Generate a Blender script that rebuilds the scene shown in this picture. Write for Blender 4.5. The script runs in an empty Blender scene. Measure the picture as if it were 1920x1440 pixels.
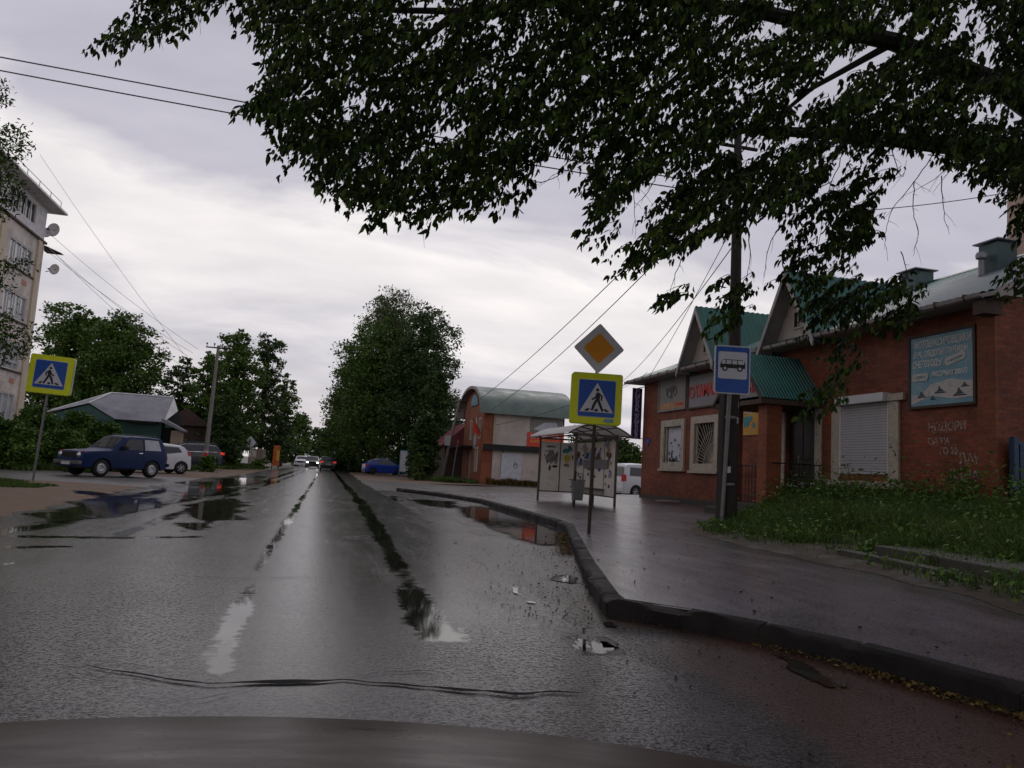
import bpy, bmesh, math, random
import numpy as np
from mathutils import Vector, Matrix, noise as mnoise
random.seed(7); rng = np.random.default_rng(7)
R = math.radians
scene = bpy.context.scene
COL = scene.collection

# ------------------------------------------------------------------ camera
FPX, CX, CY = 1450.0, 960.0, 720.0
ROLL, PITCH, YAW, CAMH = R(3.3), R(6.41), R(13.8), 1.12
_F = np.array([math.sin(YAW)*math.cos(PITCH), math.cos(YAW)*math.cos(PITCH), math.sin(PITCH)])
_R0 = np.array([math.cos(YAW), -math.sin(YAW), 0.0]); _U0 = np.cross(_R0, _F)
_R = _R0*math.cos(ROLL) + _U0*math.sin(ROLL); _U = _U0*math.cos(ROLL) - _R0*math.sin(ROLL)
_O = np.array([0, 0, CAMH])
def ray(x, y): return _F + _R*(x-CX)/FPX - _U*(y-CY)/FPX
def gz(x, y, z=0.0):
    d = ray(x, y); return _O + d*(z-CAMH)/d[2]
def gy(x, y, Y):
    d = ray(x, y); return _O + d*Y/d[1]
def gx(x, y, X):
    d = ray(x, y); return _O + d*X/d[0]
def pr(P):
    v = np.array(P, float)-_O; return CX+FPX*(v@_R)/(v@_F), CY-FPX*(v@_U)/(v@_F)
cd = bpy.data.cameras.new('camera'); cam = bpy.data.objects.new('camera', cd); COL.objects.link(cam)
cd.sensor_width = 36; cd.lens = 36*FPX/1920; cd.clip_start = 0.05; cd.clip_end = 3000
M = Matrix(((_R[0], _U[0], -_F[0], 0), (_R[1], _U[1], -_F[1], 0), (_R[2], _U[2], -_F[2], CAMH), (0, 0, 0, 1)))
cam.matrix_world = M
scene.camera = cam
scene.render.resolution_x, scene.render.resolution_y = 1024, 768
scene.view_settings.view_transform = 'Standard'; scene.view_settings.look = 'None'
scene.view_settings.exposure = 0.0; scene.view_settings.gamma = 1.0
scene.render.engine = 'CYCLES'

# ------------------------------------------------------------------ sky
SUN_EL, SUN_ROT = R(50), R(20)
w = bpy.data.worlds.new('World'); scene.world = w; w.use_nodes = True
nt = w.node_tree; nt.nodes.clear(); N = nt.nodes.new; L = nt.links.new
out = N('ShaderNodeOutputWorld'); bg = N('ShaderNodeBackground'); bg2 = N('ShaderNodeBackground'); addS = N('ShaderNodeAddShader')
sky = N('ShaderNodeTexSky'); sky.sky_type = 'NISHITA'; sky.sun_disc = False; sky.sun_elevation = SUN_EL; sky.sun_rotation = SUN_ROT
sky.air_density = 2.0; sky.dust_density = 6.0
hs = N('ShaderNodeHueSaturation'); hs.inputs['Saturation'].default_value = 0.25; hs.inputs['Value'].default_value = 0.05
L(sky.outputs[0], hs.inputs['Color']); L(hs.outputs[0], bg.inputs[0]); bg.inputs[1].default_value = 0.08
tc = N('ShaderNodeTexCoord'); sp = N('ShaderNodeSeparateXYZ'); L(tc.outputs['Generated'], sp.inputs[0])
def wm(op, a, b=None, clamp=False):
    m = N('ShaderNodeMath'); m.operation = op; m.use_clamp = clamp
    for i, v in enumerate((a, b)):
        if v is None: continue
        if isinstance(v, (int, float)): m.inputs[i].default_value = v
        else: L(v, m.inputs[i])
    return m.outputs[0]
za = wm('ADD', wm('MAXIMUM', sp.outputs[2], 0.0), 0.30)
cv = N('ShaderNodeCombineXYZ'); L(wm('DIVIDE', sp.outputs[0], za), cv.inputs[0]); L(wm('DIVIDE', sp.outputs[1], za), cv.inputs[1])
n1 = N('ShaderNodeTexNoise'); n1.inputs['Scale'].default_value = 2.1; n1.inputs['Detail'].default_value = 7; n1.inputs['Roughness'].default_value = 0.56; n1.inputs['Distortion'].default_value = 0.35
mp = N('ShaderNodeMapping'); mp.inputs['Rotation'].default_value = (0, 0, 0.35); mp.inputs['Scale'].default_value = (0.75, 1.5, 1); mp.inputs['Location'].default_value = (3.3, 1.7, 0.4)
L(cv.outputs[0], mp.inputs[0]); L(mp.outputs[0], n1.inputs['Vector'])
n2 = N('ShaderNodeTexNoise'); n2.inputs['Scale'].default_value = 4.2; n2.inputs['Detail'].default_value = 6; L(mp.outputs[0], n2.inputs['Vector'])
# bank of cloud over the street: elevation with a slight tilt, its edge broken by noise
el = wm('ADD', sp.outputs[2], wm('MULTIPLY', sp.outputs[0], 0.15))
el = wm('ADD', el, wm('MULTIPLY', wm('SUBTRACT', n1.outputs[0], 0.5), 0.22))
cr = N('ShaderNodeValToRGB'); L(el, cr.inputs[0])
e = cr.color_ramp; e.elements[0].position = 0.0; e.elements[0].color = (.72, .67, .68, 1); e.elements[1].position = 1.0; e.elements[1].color = (.36, .355, .42, 1)
for p_, c_ in ((.09, (.66, .63, .66)), (.13, (.62, .605, .66)), (.19, (.86, .82, .825)), (.285, (.90, .865, .86)), (.335, (.54, .525, .605)), (.47, (.46, .455, .53)), (.62, (.40, .395, .46))):
    k = e.elements.new(p_); k.color = (*c_, 1)
mm = N('ShaderNodeMix'); mm.data_type = 'RGBA'; mm.blend_type = 'MULTIPLY'; mm.inputs[0].default_value = 1.0
cr2 = N('ShaderNodeValToRGB'); cr2.color_ramp.elements[0].position = .3; cr2.color_ramp.elements[0].color = (.86, .86, .88, 1); cr2.color_ramp.elements[1].position = .7; cr2.color_ramp.elements[1].color = (1.08, 1.07, 1.06, 1)
L(n2.outputs[0], cr2.inputs[0]); L(cr.outputs[0], mm.inputs[6]); L(cr2.outputs[0], mm.inputs[7])
L(mm.outputs[2], bg2.inputs[0]); bg2.inputs[1].default_value = 1.0
L(bg.outputs[0], addS.inputs[0]); L(bg2.outputs[0], addS.inputs[1]); L(addS.outputs[0], out.inputs[0])
sd = bpy.data.lights.new('sun', 'SUN'); sd.energy = 0.5; sd.angle = R(25); sd.color = (1, .95, .9)
so = bpy.data.objects.new('sun', sd); COL.objects.link(so); so.rotation_euler = (R(90)-SUN_EL, 0, math.pi - SUN_ROT + R(0))

# ------------------------------------------------------------------ helpers
def tag(o, label=None, cat=None, group=None, kind=None):
    if label: o['label'] = label
    if cat: o['category'] = cat
    if group: o['group'] = group
    if kind: o['kind'] = kind
    return o
def empty(name, loc=(0, 0, 0), rz=0.0, label=None, cat=None, group=None):
    o = bpy.data.objects.new(name, None); COL.objects.link(o); o.location = loc; o.rotation_euler = (0, 0, rz); o.empty_display_size = .3
    return tag(o, label, cat, group)
def copy_tree(o, parent=None):
    c = o.copy(); COL.objects.link(c); c.parent = parent
    for ch in list(o.children): copy_tree(ch, c)
    return c
class MB:
    def __init__(s): s.v = []; s.f = []
    def add(s, vs, fs):
        b = len(s.v); s.v += [tuple(map(float, q)) for q in vs]; s.f += [tuple(i+b for i in q) for q in fs]; return s
    def box(s, x0, x1, y0, y1, z0, z1):
        x0, x1 = sorted((x0, x1)); y0, y1 = sorted((y0, y1)); z0, z1 = sorted((z0, z1))
        return s.add([(x0,y0,z0),(x1,y0,z0),(x1,y1,z0),(x0,y1,z0),(x0,y0,z1),(x1,y0,z1),(x1,y1,z1),(x0,y1,z1)],
                     [(0,3,2,1),(4,5,6,7),(0,1,5,4),(1,2,6,5),(2,3,7,6),(3,0,4,7)])
    def quad(s, a, b, c, d): return s.add([a, b, c, d], [(0, 1, 2, 3)])
    def poly(s, pts): return s.add(pts, [tuple(range(len(pts)))])
    def prism(s, pts, off):
        n = len(pts); off = Vector(off); top = [Vector(p)+off for p in pts]
        return s.add(list(pts)+top, [tuple(range(n))[::-1], tuple(range(n, 2*n))] + [(i, (i+1) % n, n+(i+1) % n, n+i) for i in range(n)])
    def bar(s, a, b, r, r2=None, n=8):
        return s.tube([a, b], [r, r if r2 is None else r2], n)
    def tube(s, pts, rad, n=8, caps=True):
        pts = [Vector(p) for p in pts]
        if isinstance(rad, (int, float)): rad = [rad]*len(pts)
        up = None; rings = []
        for i, p in enumerate(pts):
            d = (pts[min(i+1, len(pts)-1)]-pts[max(i-1, 0)]).normalized()
            if up is None: up = Vector((0, 0, 1)) if abs(d.z) < .9 else Vector((1, 0, 0))
            a = d.cross(up).normalized(); b = a.cross(d).normalized(); up = b
            rings.append([p + (a*math.cos(t)+b*math.sin(t))*rad[i] for t in [2*math.pi*k/n for k in range(n)]])
        vs = [q for r_ in rings for q in r_]; fs = []
        for i in range(len(pts)-1):
            for k in range(n): fs.append((i*n+k, i*n+(k+1) % n, (i+1)*n+(k+1) % n, (i+1)*n+k))
        if caps: fs += [tuple(range(n))[::-1], tuple(range((len(pts)-1)*n, len(pts)*n))]
        return s.add(vs, fs)
    def lathe(s, prof, c=(0, 0, 0), axis='z', n=24):
        vs = []; c = Vector(c)
        for r_, h in prof:
            for k in range(n):
                t = 2*math.pi*k/n; u, v = r_*math.cos(t), r_*math.sin(t)
                vs.append(c + (Vector((u, v, h)) if axis == 'z' else Vector((u, h, v)) if axis == 'y' else Vector((h, u, v))))
        m = len(prof)
        return s.add(vs, [(i*n+k, i*n+(k+1) % n, (i+1)*n+(k+1) % n, (i+1)*n+k) for i in range(m-1) for k in range(n)])
    def grid(s, fn, us, vs_):
        nu, nv = len(us), len(vs_)
        return s.add([fn(u, v) for u in us for v in vs_], [(i*nv+j, (i+1)*nv+j, (i+1)*nv+j+1, i*nv+j+1) for i in range(nu-1) for j in range(nv-1)])
    def build(s, name, m, parent=None, smooth=False, bevel=0.0, flip=False, angle=40):
        me = bpy.data.meshes.new(name); me.from_pydata(s.v, [], s.f); me.update()
        bm = bmesh.new(); bm.from_mesh(me)
        if bevel: bmesh.ops.remove_doubles(bm, verts=bm.verts, dist=1e-5)
        bmesh.ops.recalc_face_normals(bm, faces=bm.faces)
        if flip: bmesh.ops.reverse_faces(bm, faces=bm.faces)
        bm.to_mesh(me); bm.free()
        me.materials.append(m); o = bpy.data.objects.new(name, me); COL.objects.link(o); o.parent = parent
        if smooth:
            me.shade_smooth()
            try: me.set_sharp_from_angle(angle=R(angle))
            except Exception: pass
        if bevel:
            b = o.modifiers.new('bevel', 'BEVEL'); b.width = bevel; b.segments = 2; b.limit_method = 'ANGLE'
        return o
def np_mesh(name, V, F, m, parent=None, smooth=False):
    me = bpy.data.meshes.new(name); V = np.asarray(V, np.float32); F = np.asarray(F, np.int32); k = F.shape[1]
    me.vertices.add(len(V)); me.vertices.foreach_set('co', V.ravel())
    me.loops.add(F.size); me.loops.foreach_set('vertex_index', F.ravel())
    me.polygons.add(len(F)); me.polygons.foreach_set('loop_start', np.arange(0, F.size, k, dtype=np.int32))
    try: me.polygons.foreach_set('loop_total', np.full(len(F), k, dtype=np.int32))
    except Exception: pass
    me.update(calc_edges=True); me.validate()
    if smooth: me.shade_smooth()
    me.materials.append(m); o = bpy.data.objects.new(name, me); COL.objects.link(o); o.parent = parent; return o
def lettering(txt, size, m, mat4, parent, depth=.006, name='lettering', shear=0.0, sx=1.0, align='CENTER', bold=0.0, spacing=1.0, fit=None):
    c = bpy.data.curves.new(name, 'FONT'); c.body = txt; c.size = size; c.align_x = align; c.align_y = 'CENTER'; c.extrude = depth; c.shear = shear; c.offset = bold; c.space_character = spacing; c.resolution_u = 3
    t = bpy.data.objects.new(name+'_curve', c); COL.objects.link(t); bpy.context.view_layer.update()
    me = bpy.data.meshes.new_from_object(t.evaluated_get(bpy.context.evaluated_depsgraph_get())); me.name = name
    COL.objects.unlink(t); bpy.data.objects.remove(t)
    if fit:
        xs_t = [v.co.x for v in me.vertices]; sx = fit/max(1e-6, max(xs_t)-min(xs_t))
    me.transform(Matrix.Diagonal((sx, 1, 1, 1))); me.transform(mat4); me.materials.clear(); me.materials.append(m)
    o = bpy.data.objects.new(name, me); COL.objects.link(o); o.parent = parent; return o
def frame4(o, ex, ey):
    """matrix whose local x runs along ex and local y along ey, at o"""
    ex = Vector(ex).normalized(); ey = Vector(ey).normalized(); ez = ex.cross(ey)
    return Matrix(((ex.x, ey.x, ez.x, o[0]), (ex.y, ey.y, ez.y, o[1]), (ex.z, ey.z, ez.z, o[2]), (0, 0, 0, 1)))

# ------------------------------------------------------------------ materials
class NT:
    def __init__(s, name):
        s.m = bpy.data.materials.new(name); s.m.use_nodes = True; s.t = s.m.node_tree; s.b = s.t.nodes['Principled BSDF']
    def n(s, ty, **kw):
        x = s.t.nodes.new(ty)
        for k, v in kw.items():
            if k in x.inputs: x.inputs[k].default_value = v
            else: setattr(x, k, v)
        return x
    def l(s, a, b): s.t.links.new(a, b)
    def math(s, op, a, b=0.0, clamp=False):
        x = s.t.nodes.new('ShaderNodeMath'); x.operation = op; x.use_clamp = clamp
        for i, v in enumerate((a, b)):
            if isinstance(v, (int, float)): x.inputs[i].default_value = v
            else: s.l(v, x.inputs[i])
        return x.outputs[0]
    def ramp(s, src, stops):
        x = s.t.nodes.new('ShaderNodeValToRGB'); el = x.color_ramp.elements
        el[0].position, el[0].color = stops[0][0], (*stops[0][1], 1); el[1].position, el[1].color = stops[-1][0], (*stops[-1][1], 1)
        for p_, c_ in stops[1:-1]:
            k = el.new(p_); k.color = (*c_, 1)
        s.l(src, x.inputs[0]); return x.outputs[0]
    def mix(s, f, a, b, bt='MIX'):
        x = s.t.nodes.new('ShaderNodeMix'); x.data_type = 'RGBA'; x.blend_type = bt
        for i, v in ((0, f), (6, a), (7, b)):
            if isinstance(v, (int, float)): x.inputs[i].default_value = v
            elif isinstance(v, tuple): x.inputs[i].default_value = (*v, 1)
            else: s.l(v, x.inputs[i])
        return x.outputs[2]
    def noise(s, scale, detail=4, rough=.55, vec=None, dist=0.0):
        x = s.t.nodes.new('ShaderNodeTexNoise'); x.inputs['Scale'].default_value = scale; x.inputs['Detail'].default_value = detail; x.inputs['Roughness'].default_value = rough; x.inputs['Distortion'].default_value = dist
        s.l(vec if vec is not None else s.pos(), x.inputs['Vector']); return x.outputs[0]
    def pos(s):
        if not hasattr(s, '_p'): s._p = s.t.nodes.new('ShaderNodeTexCoord').outputs['Object']
        return s._p
    def map(s, scale, rot=(0, 0, 0)):
        x = s.t.nodes.new('ShaderNodeMapping'); x.inputs['Scale'].default_value = scale; x.inputs['Rotation'].default_value = rot; s.l(s.pos(), x.inputs[0]); return x.outputs[0]
    def bump(s, h, strength, dist=.01, prev=None):
        x = s.t.nodes.new('ShaderNodeBump'); x.inputs['Distance'].default_value = dist
        if isinstance(strength, (int, float)): x.inputs['Strength'].default_value = strength
        else: s.l(strength, x.inputs['Strength'])
        s.l(h, x.inputs['Height'])
        if prev: s.l(prev, x.inputs['Normal'])
        s.l(x.outputs[0], s.b.inputs['Normal']); return x.outputs[0]
    def set(s, col=None, rough=None, metal=None, spec=None, coat=None):
        for k, v in (('Base Color', col), ('Roughness', rough), ('Metallic', metal), ('Specular IOR Level', spec), ('Coat Weight', coat)):
            if v is None: continue
            if isinstance(v, tuple): s.b.inputs[k].default_value = (*v, 1)
            elif isinstance(v, (int, float)): s.b.inputs[k].default_value = v
            else: s.l(v, s.b.inputs[k])
        return s.m
def paint(name, c, rough=.5, metal=0.0, var=.18, scale=3.0, dirt=None, bump=0.0, coat=None, bscale=60):
    sp_ = .5 if (coat or metal > .2 or rough < .3) else .25
    """painted / plain surface: colour broken by two noises, optional dirt colour and bump"""
    g = NT(name); a = g.noise(scale, 6, .6); b = g.noise(scale*9, 3)
    lo = tuple(x*(1-var) for x in c); hi = tuple(min(1, x*(1+var)) for x in c)
    col = g.ramp(a, [(.3, lo), (.7, hi)])
    if dirt:
        msk = g.ramp(g.math('ADD', g.math('MULTIPLY', a, .6), g.math('MULTIPLY', b, .4)), [(.48, (0, 0, 0)), (.62, (.75, .75, .75))])
        col = g.mix(msk, col, dirt)
    rr = g.ramp(b, [(.3, (rough*.8,)*3), (.7, (min(1, rough*1.2),)*3)])
    if bump: g.bump(g.noise(bscale, 4), bump, .01)
    return g.set(col, rr, metal, sp_, coat)

def wet_asphalt(name, base, rgh, dirt=None, lane=False, bump=.5, spec=.5):
    g = NT(name); P = g.pos()
    big = g.noise(.35, 5, .6); mid = g.noise(2.2, 5, .6); fine = g.noise(70, 3, .7)
    at = g.t.nodes.new('ShaderNodeAttribute'); at.attribute_name = 'wet'; wet0 = at.outputs['Fac']
    stre = g.noise(1.0, 5, .6, g.map((5.0, 1.1, 1)))
    wv = g.math('ADD', wet0, g.math('MULTIPLY', g.math('SUBTRACT', stre, .5), .75)); wv = g.math('ADD', wv, g.math('MULTIPLY', g.math('SUBTRACT', g.noise(5, 5, .7, g.map((1, 2.5, 1))), .5), .7))
    wv = g.math('ADD', wv, g.math('MULTIPLY', g.math('SUBTRACT', mid, .5), .35))
    wet = g.ramp(wv, [(.42, (0, 0, 0)), (.56, (1, 1, 1))])
    vo = g.t.nodes.new('ShaderNodeTexVoronoi'); vo.inputs['Scale'].default_value = 66; g.l(P, vo.inputs['Vector'])
    col = g.ramp(g.math('ADD', g.math('MULTIPLY', mid, .5), g.math('MULTIPLY', big, .5)), [(.36, tuple(x*.5 for x in base)), (.62, tuple(x*1.5 for x in base))])
    stone = g.ramp(g.math('ADD', g.math('MULTIPLY', vo.outputs['Distance'], .5), g.math('MULTIPLY', fine, .5)), [(.28, (.35,)*3), (.62, (1.8,)*3)])
    col = g.mix(1.0, col, stone, 'MULTIPLY')
    if dirt:
        am = g.t.nodes.new('ShaderNodeAttribute'); am.attribute_name = 'mud'
        dm = g.ramp(g.math('ADD', g.math('MULTIPLY', g.noise(1.6, 7, .7), .9), g.math('MULTIPLY', g.math('SUBTRACT', am.outputs['Fac'], .5), 1.1)), [(.40, (0, 0, 0)), (.66, (1, 1, 1))]); col = g.mix(dm, col, dirt)
    col = g.mix(g.math('MULTIPLY', wet, .7), col, (.012, .012, .012))
    film = g.noise(1.0, 7, .7, g.map((4.5, .5, 1)))
    r0 = g.ramp(g.math('ADD', g.math('MULTIPLY', film, .7), g.math('MULTIPLY', big, .3)), [(.34, (rgh*.75,)*3), (.50, (rgh*1.0,)*3), (.68, (rgh*1.45,)*3)])
    rr = g.mix(wet, r0, (.035,)*3)
    inv = g.math('SUBTRACT', 1.0, wet)
    af = g.t.nodes.new('ShaderNodeAttribute'); af.attribute_name = 'film'
    fm = g.math('ADD', g.math('MULTIPLY', af.outputs['Fac'], .85), g.math('MULTIPLY', g.math('SUBTRACT', g.math('ADD', g.math('MULTIPLY', film, .6), g.math('MULTIPLY', big, .4)), .5), 2.6), True)
    dry = g.math('SUBTRACT', 1.0, g.math('MULTIPLY', fm, .88)); grn = g.math('MULTIPLY', inv, dry)
    b1 = g.bump(g.math('ADD', vo.outputs['Distance'], g.math('MULTIPLY', fine, .8)), g.math('MULTIPLY', grn, bump), .0018)
    b2 = g.bump(g.noise(16, 5, .65, g.map((1, 2.2, 1))), g.math('ADD', g.math('MULTIPLY', inv, .5), .02), .0016, b1)
    gr = g.noise(48, 4, .75, g.map((1, 1.2, 1))); rr = g.mix(g.math('MULTIPLY', grn, .9), rr, g.mix(1.0, rr, g.ramp(gr, [(.36, (2.6,)*3), (.56, (.75,)*3)]), 'MULTIPLY'))
    sv = g.mix(g.math('SUBTRACT', 1.0, grn), g.ramp(gr, [(.36, (spec*.18,)*3), (.58, (spec*1.5,)*3)]), (.5,)*3)
    g.b.inputs['IOR'].default_value = 1.38
    return g.set(col, rr, 0.0, sv)
M_CRACK = paint('crack_black', (.004, .004, .004), .9)
M_ROAD = wet_asphalt('wet_asphalt_road', (.018, .0142, .013), .19, bump=.6, spec=.25)
M_BAY = wet_asphalt('wet_asphalt_bay', (.020, .0150, .0135), .26, dirt=(.046, .023, .017), bump=.5, spec=.22)
M_WALK = wet_asphalt('wet_asphalt_pavement', (.046, .037, .043), .24, dirt=(.034, .025, .026), bump=.4, spec=.55)
M_LOT = wet_asphalt('wet_asphalt_yard', (.055, .05, .048), .36, dirt=(.07, .052, .04))

def mk_ground():
    g = NT('muddy_ground'); a = g.noise(.25, 6, .6); b = g.noise(3, 6, .65); f = g.noise(30, 4)
    dirt = g.ramp(b, [(.3, (.045, .030, .021)), (.7, (.125, .085, .058))]); gr = g.ramp(f, [(.3, (.018, .035, .010)), (.7, (.05, .085, .022))])
    col = g.mix(g.ramp(g.math('ADD', g.math('MULTIPLY', a, .7), g.math('MULTIPLY', b, .3)), [(.47, (0, 0, 0)), (.56, (1, 1, 1))]), dirt, gr)
    g.bump(b, .5, .05); return g.set(col, .55)
M_GROUND = mk_ground()
def mk_dirt(name, c0, c1, rough=.5):
    g = NT(name); b = g.noise(2.0, 7, .65); f = g.noise(26, 4, .7)
    col = g.mix(g.ramp(f, [(.35, (.6,)*3), (.7, (1.3,)*3)]), (0, 0, 0), (1, 1, 1)); c = g.ramp(b, [(.3, c0), (.7, c1)])
    c2 = g.mix(1.0, c, col, 'MULTIPLY'); g.bump(f, .5, .02); return g.set(c2, g.ramp(b, [(.35, (rough*.7,)*3), (.6, (min(1, rough*1.2),)*3)]), 0, .25)
M_DIRT = mk_dirt('wet_brown_dirt', (.085, .054, .034), (.20, .13, .085), .75)
M_SOIL = mk_dirt('dark_soil', (.020, .016, .009), (.070, .048, .032), .85)
def mk_kerb():
    g = NT('wet_concrete_kerb'); a = g.noise(2.5, 6, .65); f = g.noise(45, 4, .7)
    col = g.ramp(a, [(.3, (.005, .0045, .004)), (.72, (.022, .018, .016))]); g.bump(f, .8, .02)
    return g.set(col, g.ramp(a, [(.35, (.45,)*3), (.65, (.8,)*3)]), 0, .12)
M_KERB = mk_kerb()
def mk_water():
    g = NT('puddle_water'); b = g.noise(7, 3, .5); g.bump(b, .018, .01); g.b.inputs['IOR'].default_value = 1.36
    g.set(g.ramp(g.noise(2, 3), [(.3, (.018, .015, .013)), (.7, (.03, .025, .021))]), g.ramp(g.noise(5, 4), [(.4, (.02,)*3), (.7, (.10,)*3)]), 0, .45)
    at = g.t.nodes.new('ShaderNodeAttribute'); at.attribute_name = 'edge'; n_ = g.noise(4.5, 6, .68, g.map((1, 2.2, 1)))
    a_ = g.ramp(g.math('ADD', at.outputs['Fac'], g.math('MULTIPLY', g.math('SUBTRACT', n_, .5), 1.1)), [(.34, (0, 0, 0)), (.50, (1, 1, 1))])
    tr = g.t.nodes.new('ShaderNodeBsdfTransparent'); mx = g.t.nodes.new('ShaderNodeMixShader'); g.l(a_, mx.inputs[0]); g.l(tr.outputs[0], mx.inputs[1]); g.l(g.b.outputs[0], mx.inputs[2]); g.l(mx.outputs[0], g.t.nodes['Material Output'].inputs[0]); return g.m
M_WATER = mk_water()
def mk_brick(name, c1, c2, mortar, bw=.25, rh=.078, rough=.6, soot=None, ms=.012):
    g = NT(name); s_ = g.t.nodes.new('ShaderNodeSeparateXYZ'); g.l(g.pos(), s_.inputs[0]); c = g.t.nodes.new('ShaderNodeCombineXYZ')
    g.l(g.math('ADD', s_.outputs[0], s_.outputs[1]), c.inputs[0]); g.l(s_.outputs[2], c.inputs[1])
    b = g.t.nodes.new('ShaderNodeTexBrick'); g.l(c.outputs[0], b.inputs['Vector'])
    b.inputs['Scale'].default_value = 1; b.inputs['Brick Width'].default_value = bw; b.inputs['Row Height'].default_value = rh; b.inputs['Mortar Size'].default_value = ms; b.inputs['Mortar Smooth'].default_value = .3
    b.inputs['Color1'].default_value = (*c1, 1); b.inputs['Color2'].default_value = (*c2, 1); b.inputs['Mortar'].default_value = (*mortar, 1)
    a = g.noise(.9, 6, .65); f = g.noise(18, 4, .7)
    col = g.mix(1.0, b.outputs['Color'], g.ramp(a, [(.3, (.62, .62, .62)), (.68, (1.3, 1.25, 1.2))]), 'MULTIPLY')
    col = g.mix(1.0, col, g.ramp(f, [(.3, (.7,)*3), (.7, (1.25,)*3)]), 'MULTIPLY')
    if soot:
        col = g.mix(g.ramp(g.noise(1.3, 7, .7, g.map((1, 1, .35))), [(.58, (0, 0, 0)), (.75, (.6, .6, .6))]), col, soot)
    g.bump(b.outputs['Fac'], -.5, .006); return g.set(col, rough, 0, .2)
M_BRICK = mk_brick('red_brick', (.24, .060, .027), (.145, .034, .017), (.11, .054, .037), soot=(.19, .115, .085))
M_BRICKO = mk_brick('orange_brick', (.25, .070, .028), (.185, .050, .021), (.14, .068, .045))
M_WHITEBRICK = mk_brick('pale_brick', (.66, .60, .57), (.58, .53, .50), (.42, .38, .36), soot=(.48, .41, .37))
def mk_stucco(name, c, dark):
    g = NT(name); vo = g.t.nodes.new('ShaderNodeTexVoronoi'); vo.inputs['Scale'].default_value = 9; vo.feature = 'DISTANCE_TO_EDGE'; g.l(g.pos(), vo.inputs['Vector'])
    a = g.noise(1, 5); n_ = g.noise(14, 3)
    col = g.mix(g.ramp(g.math('ADD', vo.outputs['Distance'], g.math('MULTIPLY', n_, .12)), [(.07, (.8, .8, .8)), (.13, (0, 0, 0))]), c, dark); col = g.mix(1.0, col, g.ramp(a, [(.3, (.8,)*3), (.7, (1.1,)*3)]), 'MULTIPLY')
    return g.set(col, .75)
M_STUCCO = mk_stucco('crazed_cream_render', (.50, .44, .39), (.24, .17, .13))
def mk_roof(name, c, rough=.3, metal=0.0):
    g = NT(name); a = g.noise(1.2, 6, .6); f = g.noise(12, 4, .7)
    col = g.mix(g.ramp(f, [(.55, (0,)*3), (.75, (.5,)*3)]), g.ramp(a, [(.3, tuple(x*.7 for x in c)), (.7, tuple(x*1.25 for x in c))]), tuple(x*.5 for x in c))
    return g.set(col, g.ramp(a, [(.3, (rough*.7,)*3), (.7, (rough*1.4,)*3)]), metal)
M_GREENROOF = mk_roof('green_metal_roof', (.012, .092, .072), .34)
M_SAGEROOF = mk_roof('sage_metal_roof', (.125, .165, .145), .5)
M_GREYROOF = mk_roof('grey_metal_roof', (.19, .19, .215), .35, .0)
M_REDROOF = mk_roof('maroon_metal_roof', (.16, .03, .035), .4)
def mk_leaf(name, c0, c1, c2, rough=.45, trans=.18):
    g = NT(name); ge = g.t.nodes.new('ShaderNodeNewGeometry'); a = g.noise(.7, 3)
    col = g.ramp(g.math('ADD', g.math('MULTIPLY', ge.outputs['Random Per Island'], .55), g.math('MULTIPLY', a, .45)), [(.2, c0), (.5, c1), (.8, c2)])
    g.set(col, rough, 0, .15)
    tr = g.t.nodes.new('ShaderNodeBsdfTranslucent'); g.l(col, tr.inputs[0]); mx = g.t.nodes.new('ShaderNodeMixShader'); mx.inputs[0].default_value = trans
    o_ = g.t.nodes['Material Output']; g.l(g.b.outputs[0], mx.inputs[1]); g.l(tr.outputs[0], mx.inputs[2]); g.l(mx.outputs[0], o_.inputs[0]); return g.m
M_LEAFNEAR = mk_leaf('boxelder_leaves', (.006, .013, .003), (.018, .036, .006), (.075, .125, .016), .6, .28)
M_LEAF_A = mk_leaf('linden_leaves', (.034, .066, .013), (.070, .130, .024), (.12, .195, .036))
M_LEAF_B = mk_leaf('dark_tree_leaves', (.022, .044, .014), (.044, .078, .022), (.078, .128, .036))
M_LEAF_C = mk_leaf('light_tree_leaves', (.035, .065, .015), (.065, .115, .025), (.11, .17, .035))
M_LEAF_D = mk_leaf('birch_leaves', (.045, .066, .026), (.078, .108, .042), (.12, .15, .055))
M_GRASS = mk_leaf('grass_blades', (.018, .040, .009), (.045, .088, .018), (.115, .155, .035), .5, .25)
M_WEED = mk_leaf('weed_leaves', (.022, .052, .010), (.055, .118, .018), (.13, .21, .035), .45, .2)
def mk_bark(name, c0, c1):
    g = NT(name); a = g.noise(6, 7, .7, g.map((1, 1, .2))); g.bump(a, .8, .03); return g.set(g.ramp(a, [(.3, c0), (.7, c1)]), .8)
M_BARK = mk_bark('dark_bark', (.015, .012, .010), (.05, .04, .032))
M_BIRCHBARK = mk_bark('birch_bark', (.05, .05, .05), (.5, .48, .45))
M_WOOD = mk_bark('tarred_wood', (.006, .004, .003), (.026, .015, .011))
M_CONC = paint('grey_concrete', (.23, .21, .195), .75, dirt=(.12, .11, .10), bump=.3)
M_CONCD = paint('mossy_concrete', (.06, .055, .048), .75, dirt=(.035, .045, .022), bump=.4)
M_STEEL = paint('galvanised_steel', (.13, .13, .13), .4, .55)
M_DARKSTEEL = paint('rusty_dark_steel', (.035, .022, .016), .5, .1, dirt=(.05, .03, .02))
M_BROWNSTEEL = paint('brown_painted_steel', (.10, .075, .06), .5, dirt=(.06, .04, .03))
M_YELLOW = paint('fluorescent_yellow', (.58, .62, .01), .35, var=.05)
M_BLUE = paint('sign_blue', (.010, .065, .30), .3, var=.08)
M_SIGNWHITE = paint('sign_white', (.48, .48, .50), .35, var=.06)
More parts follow.
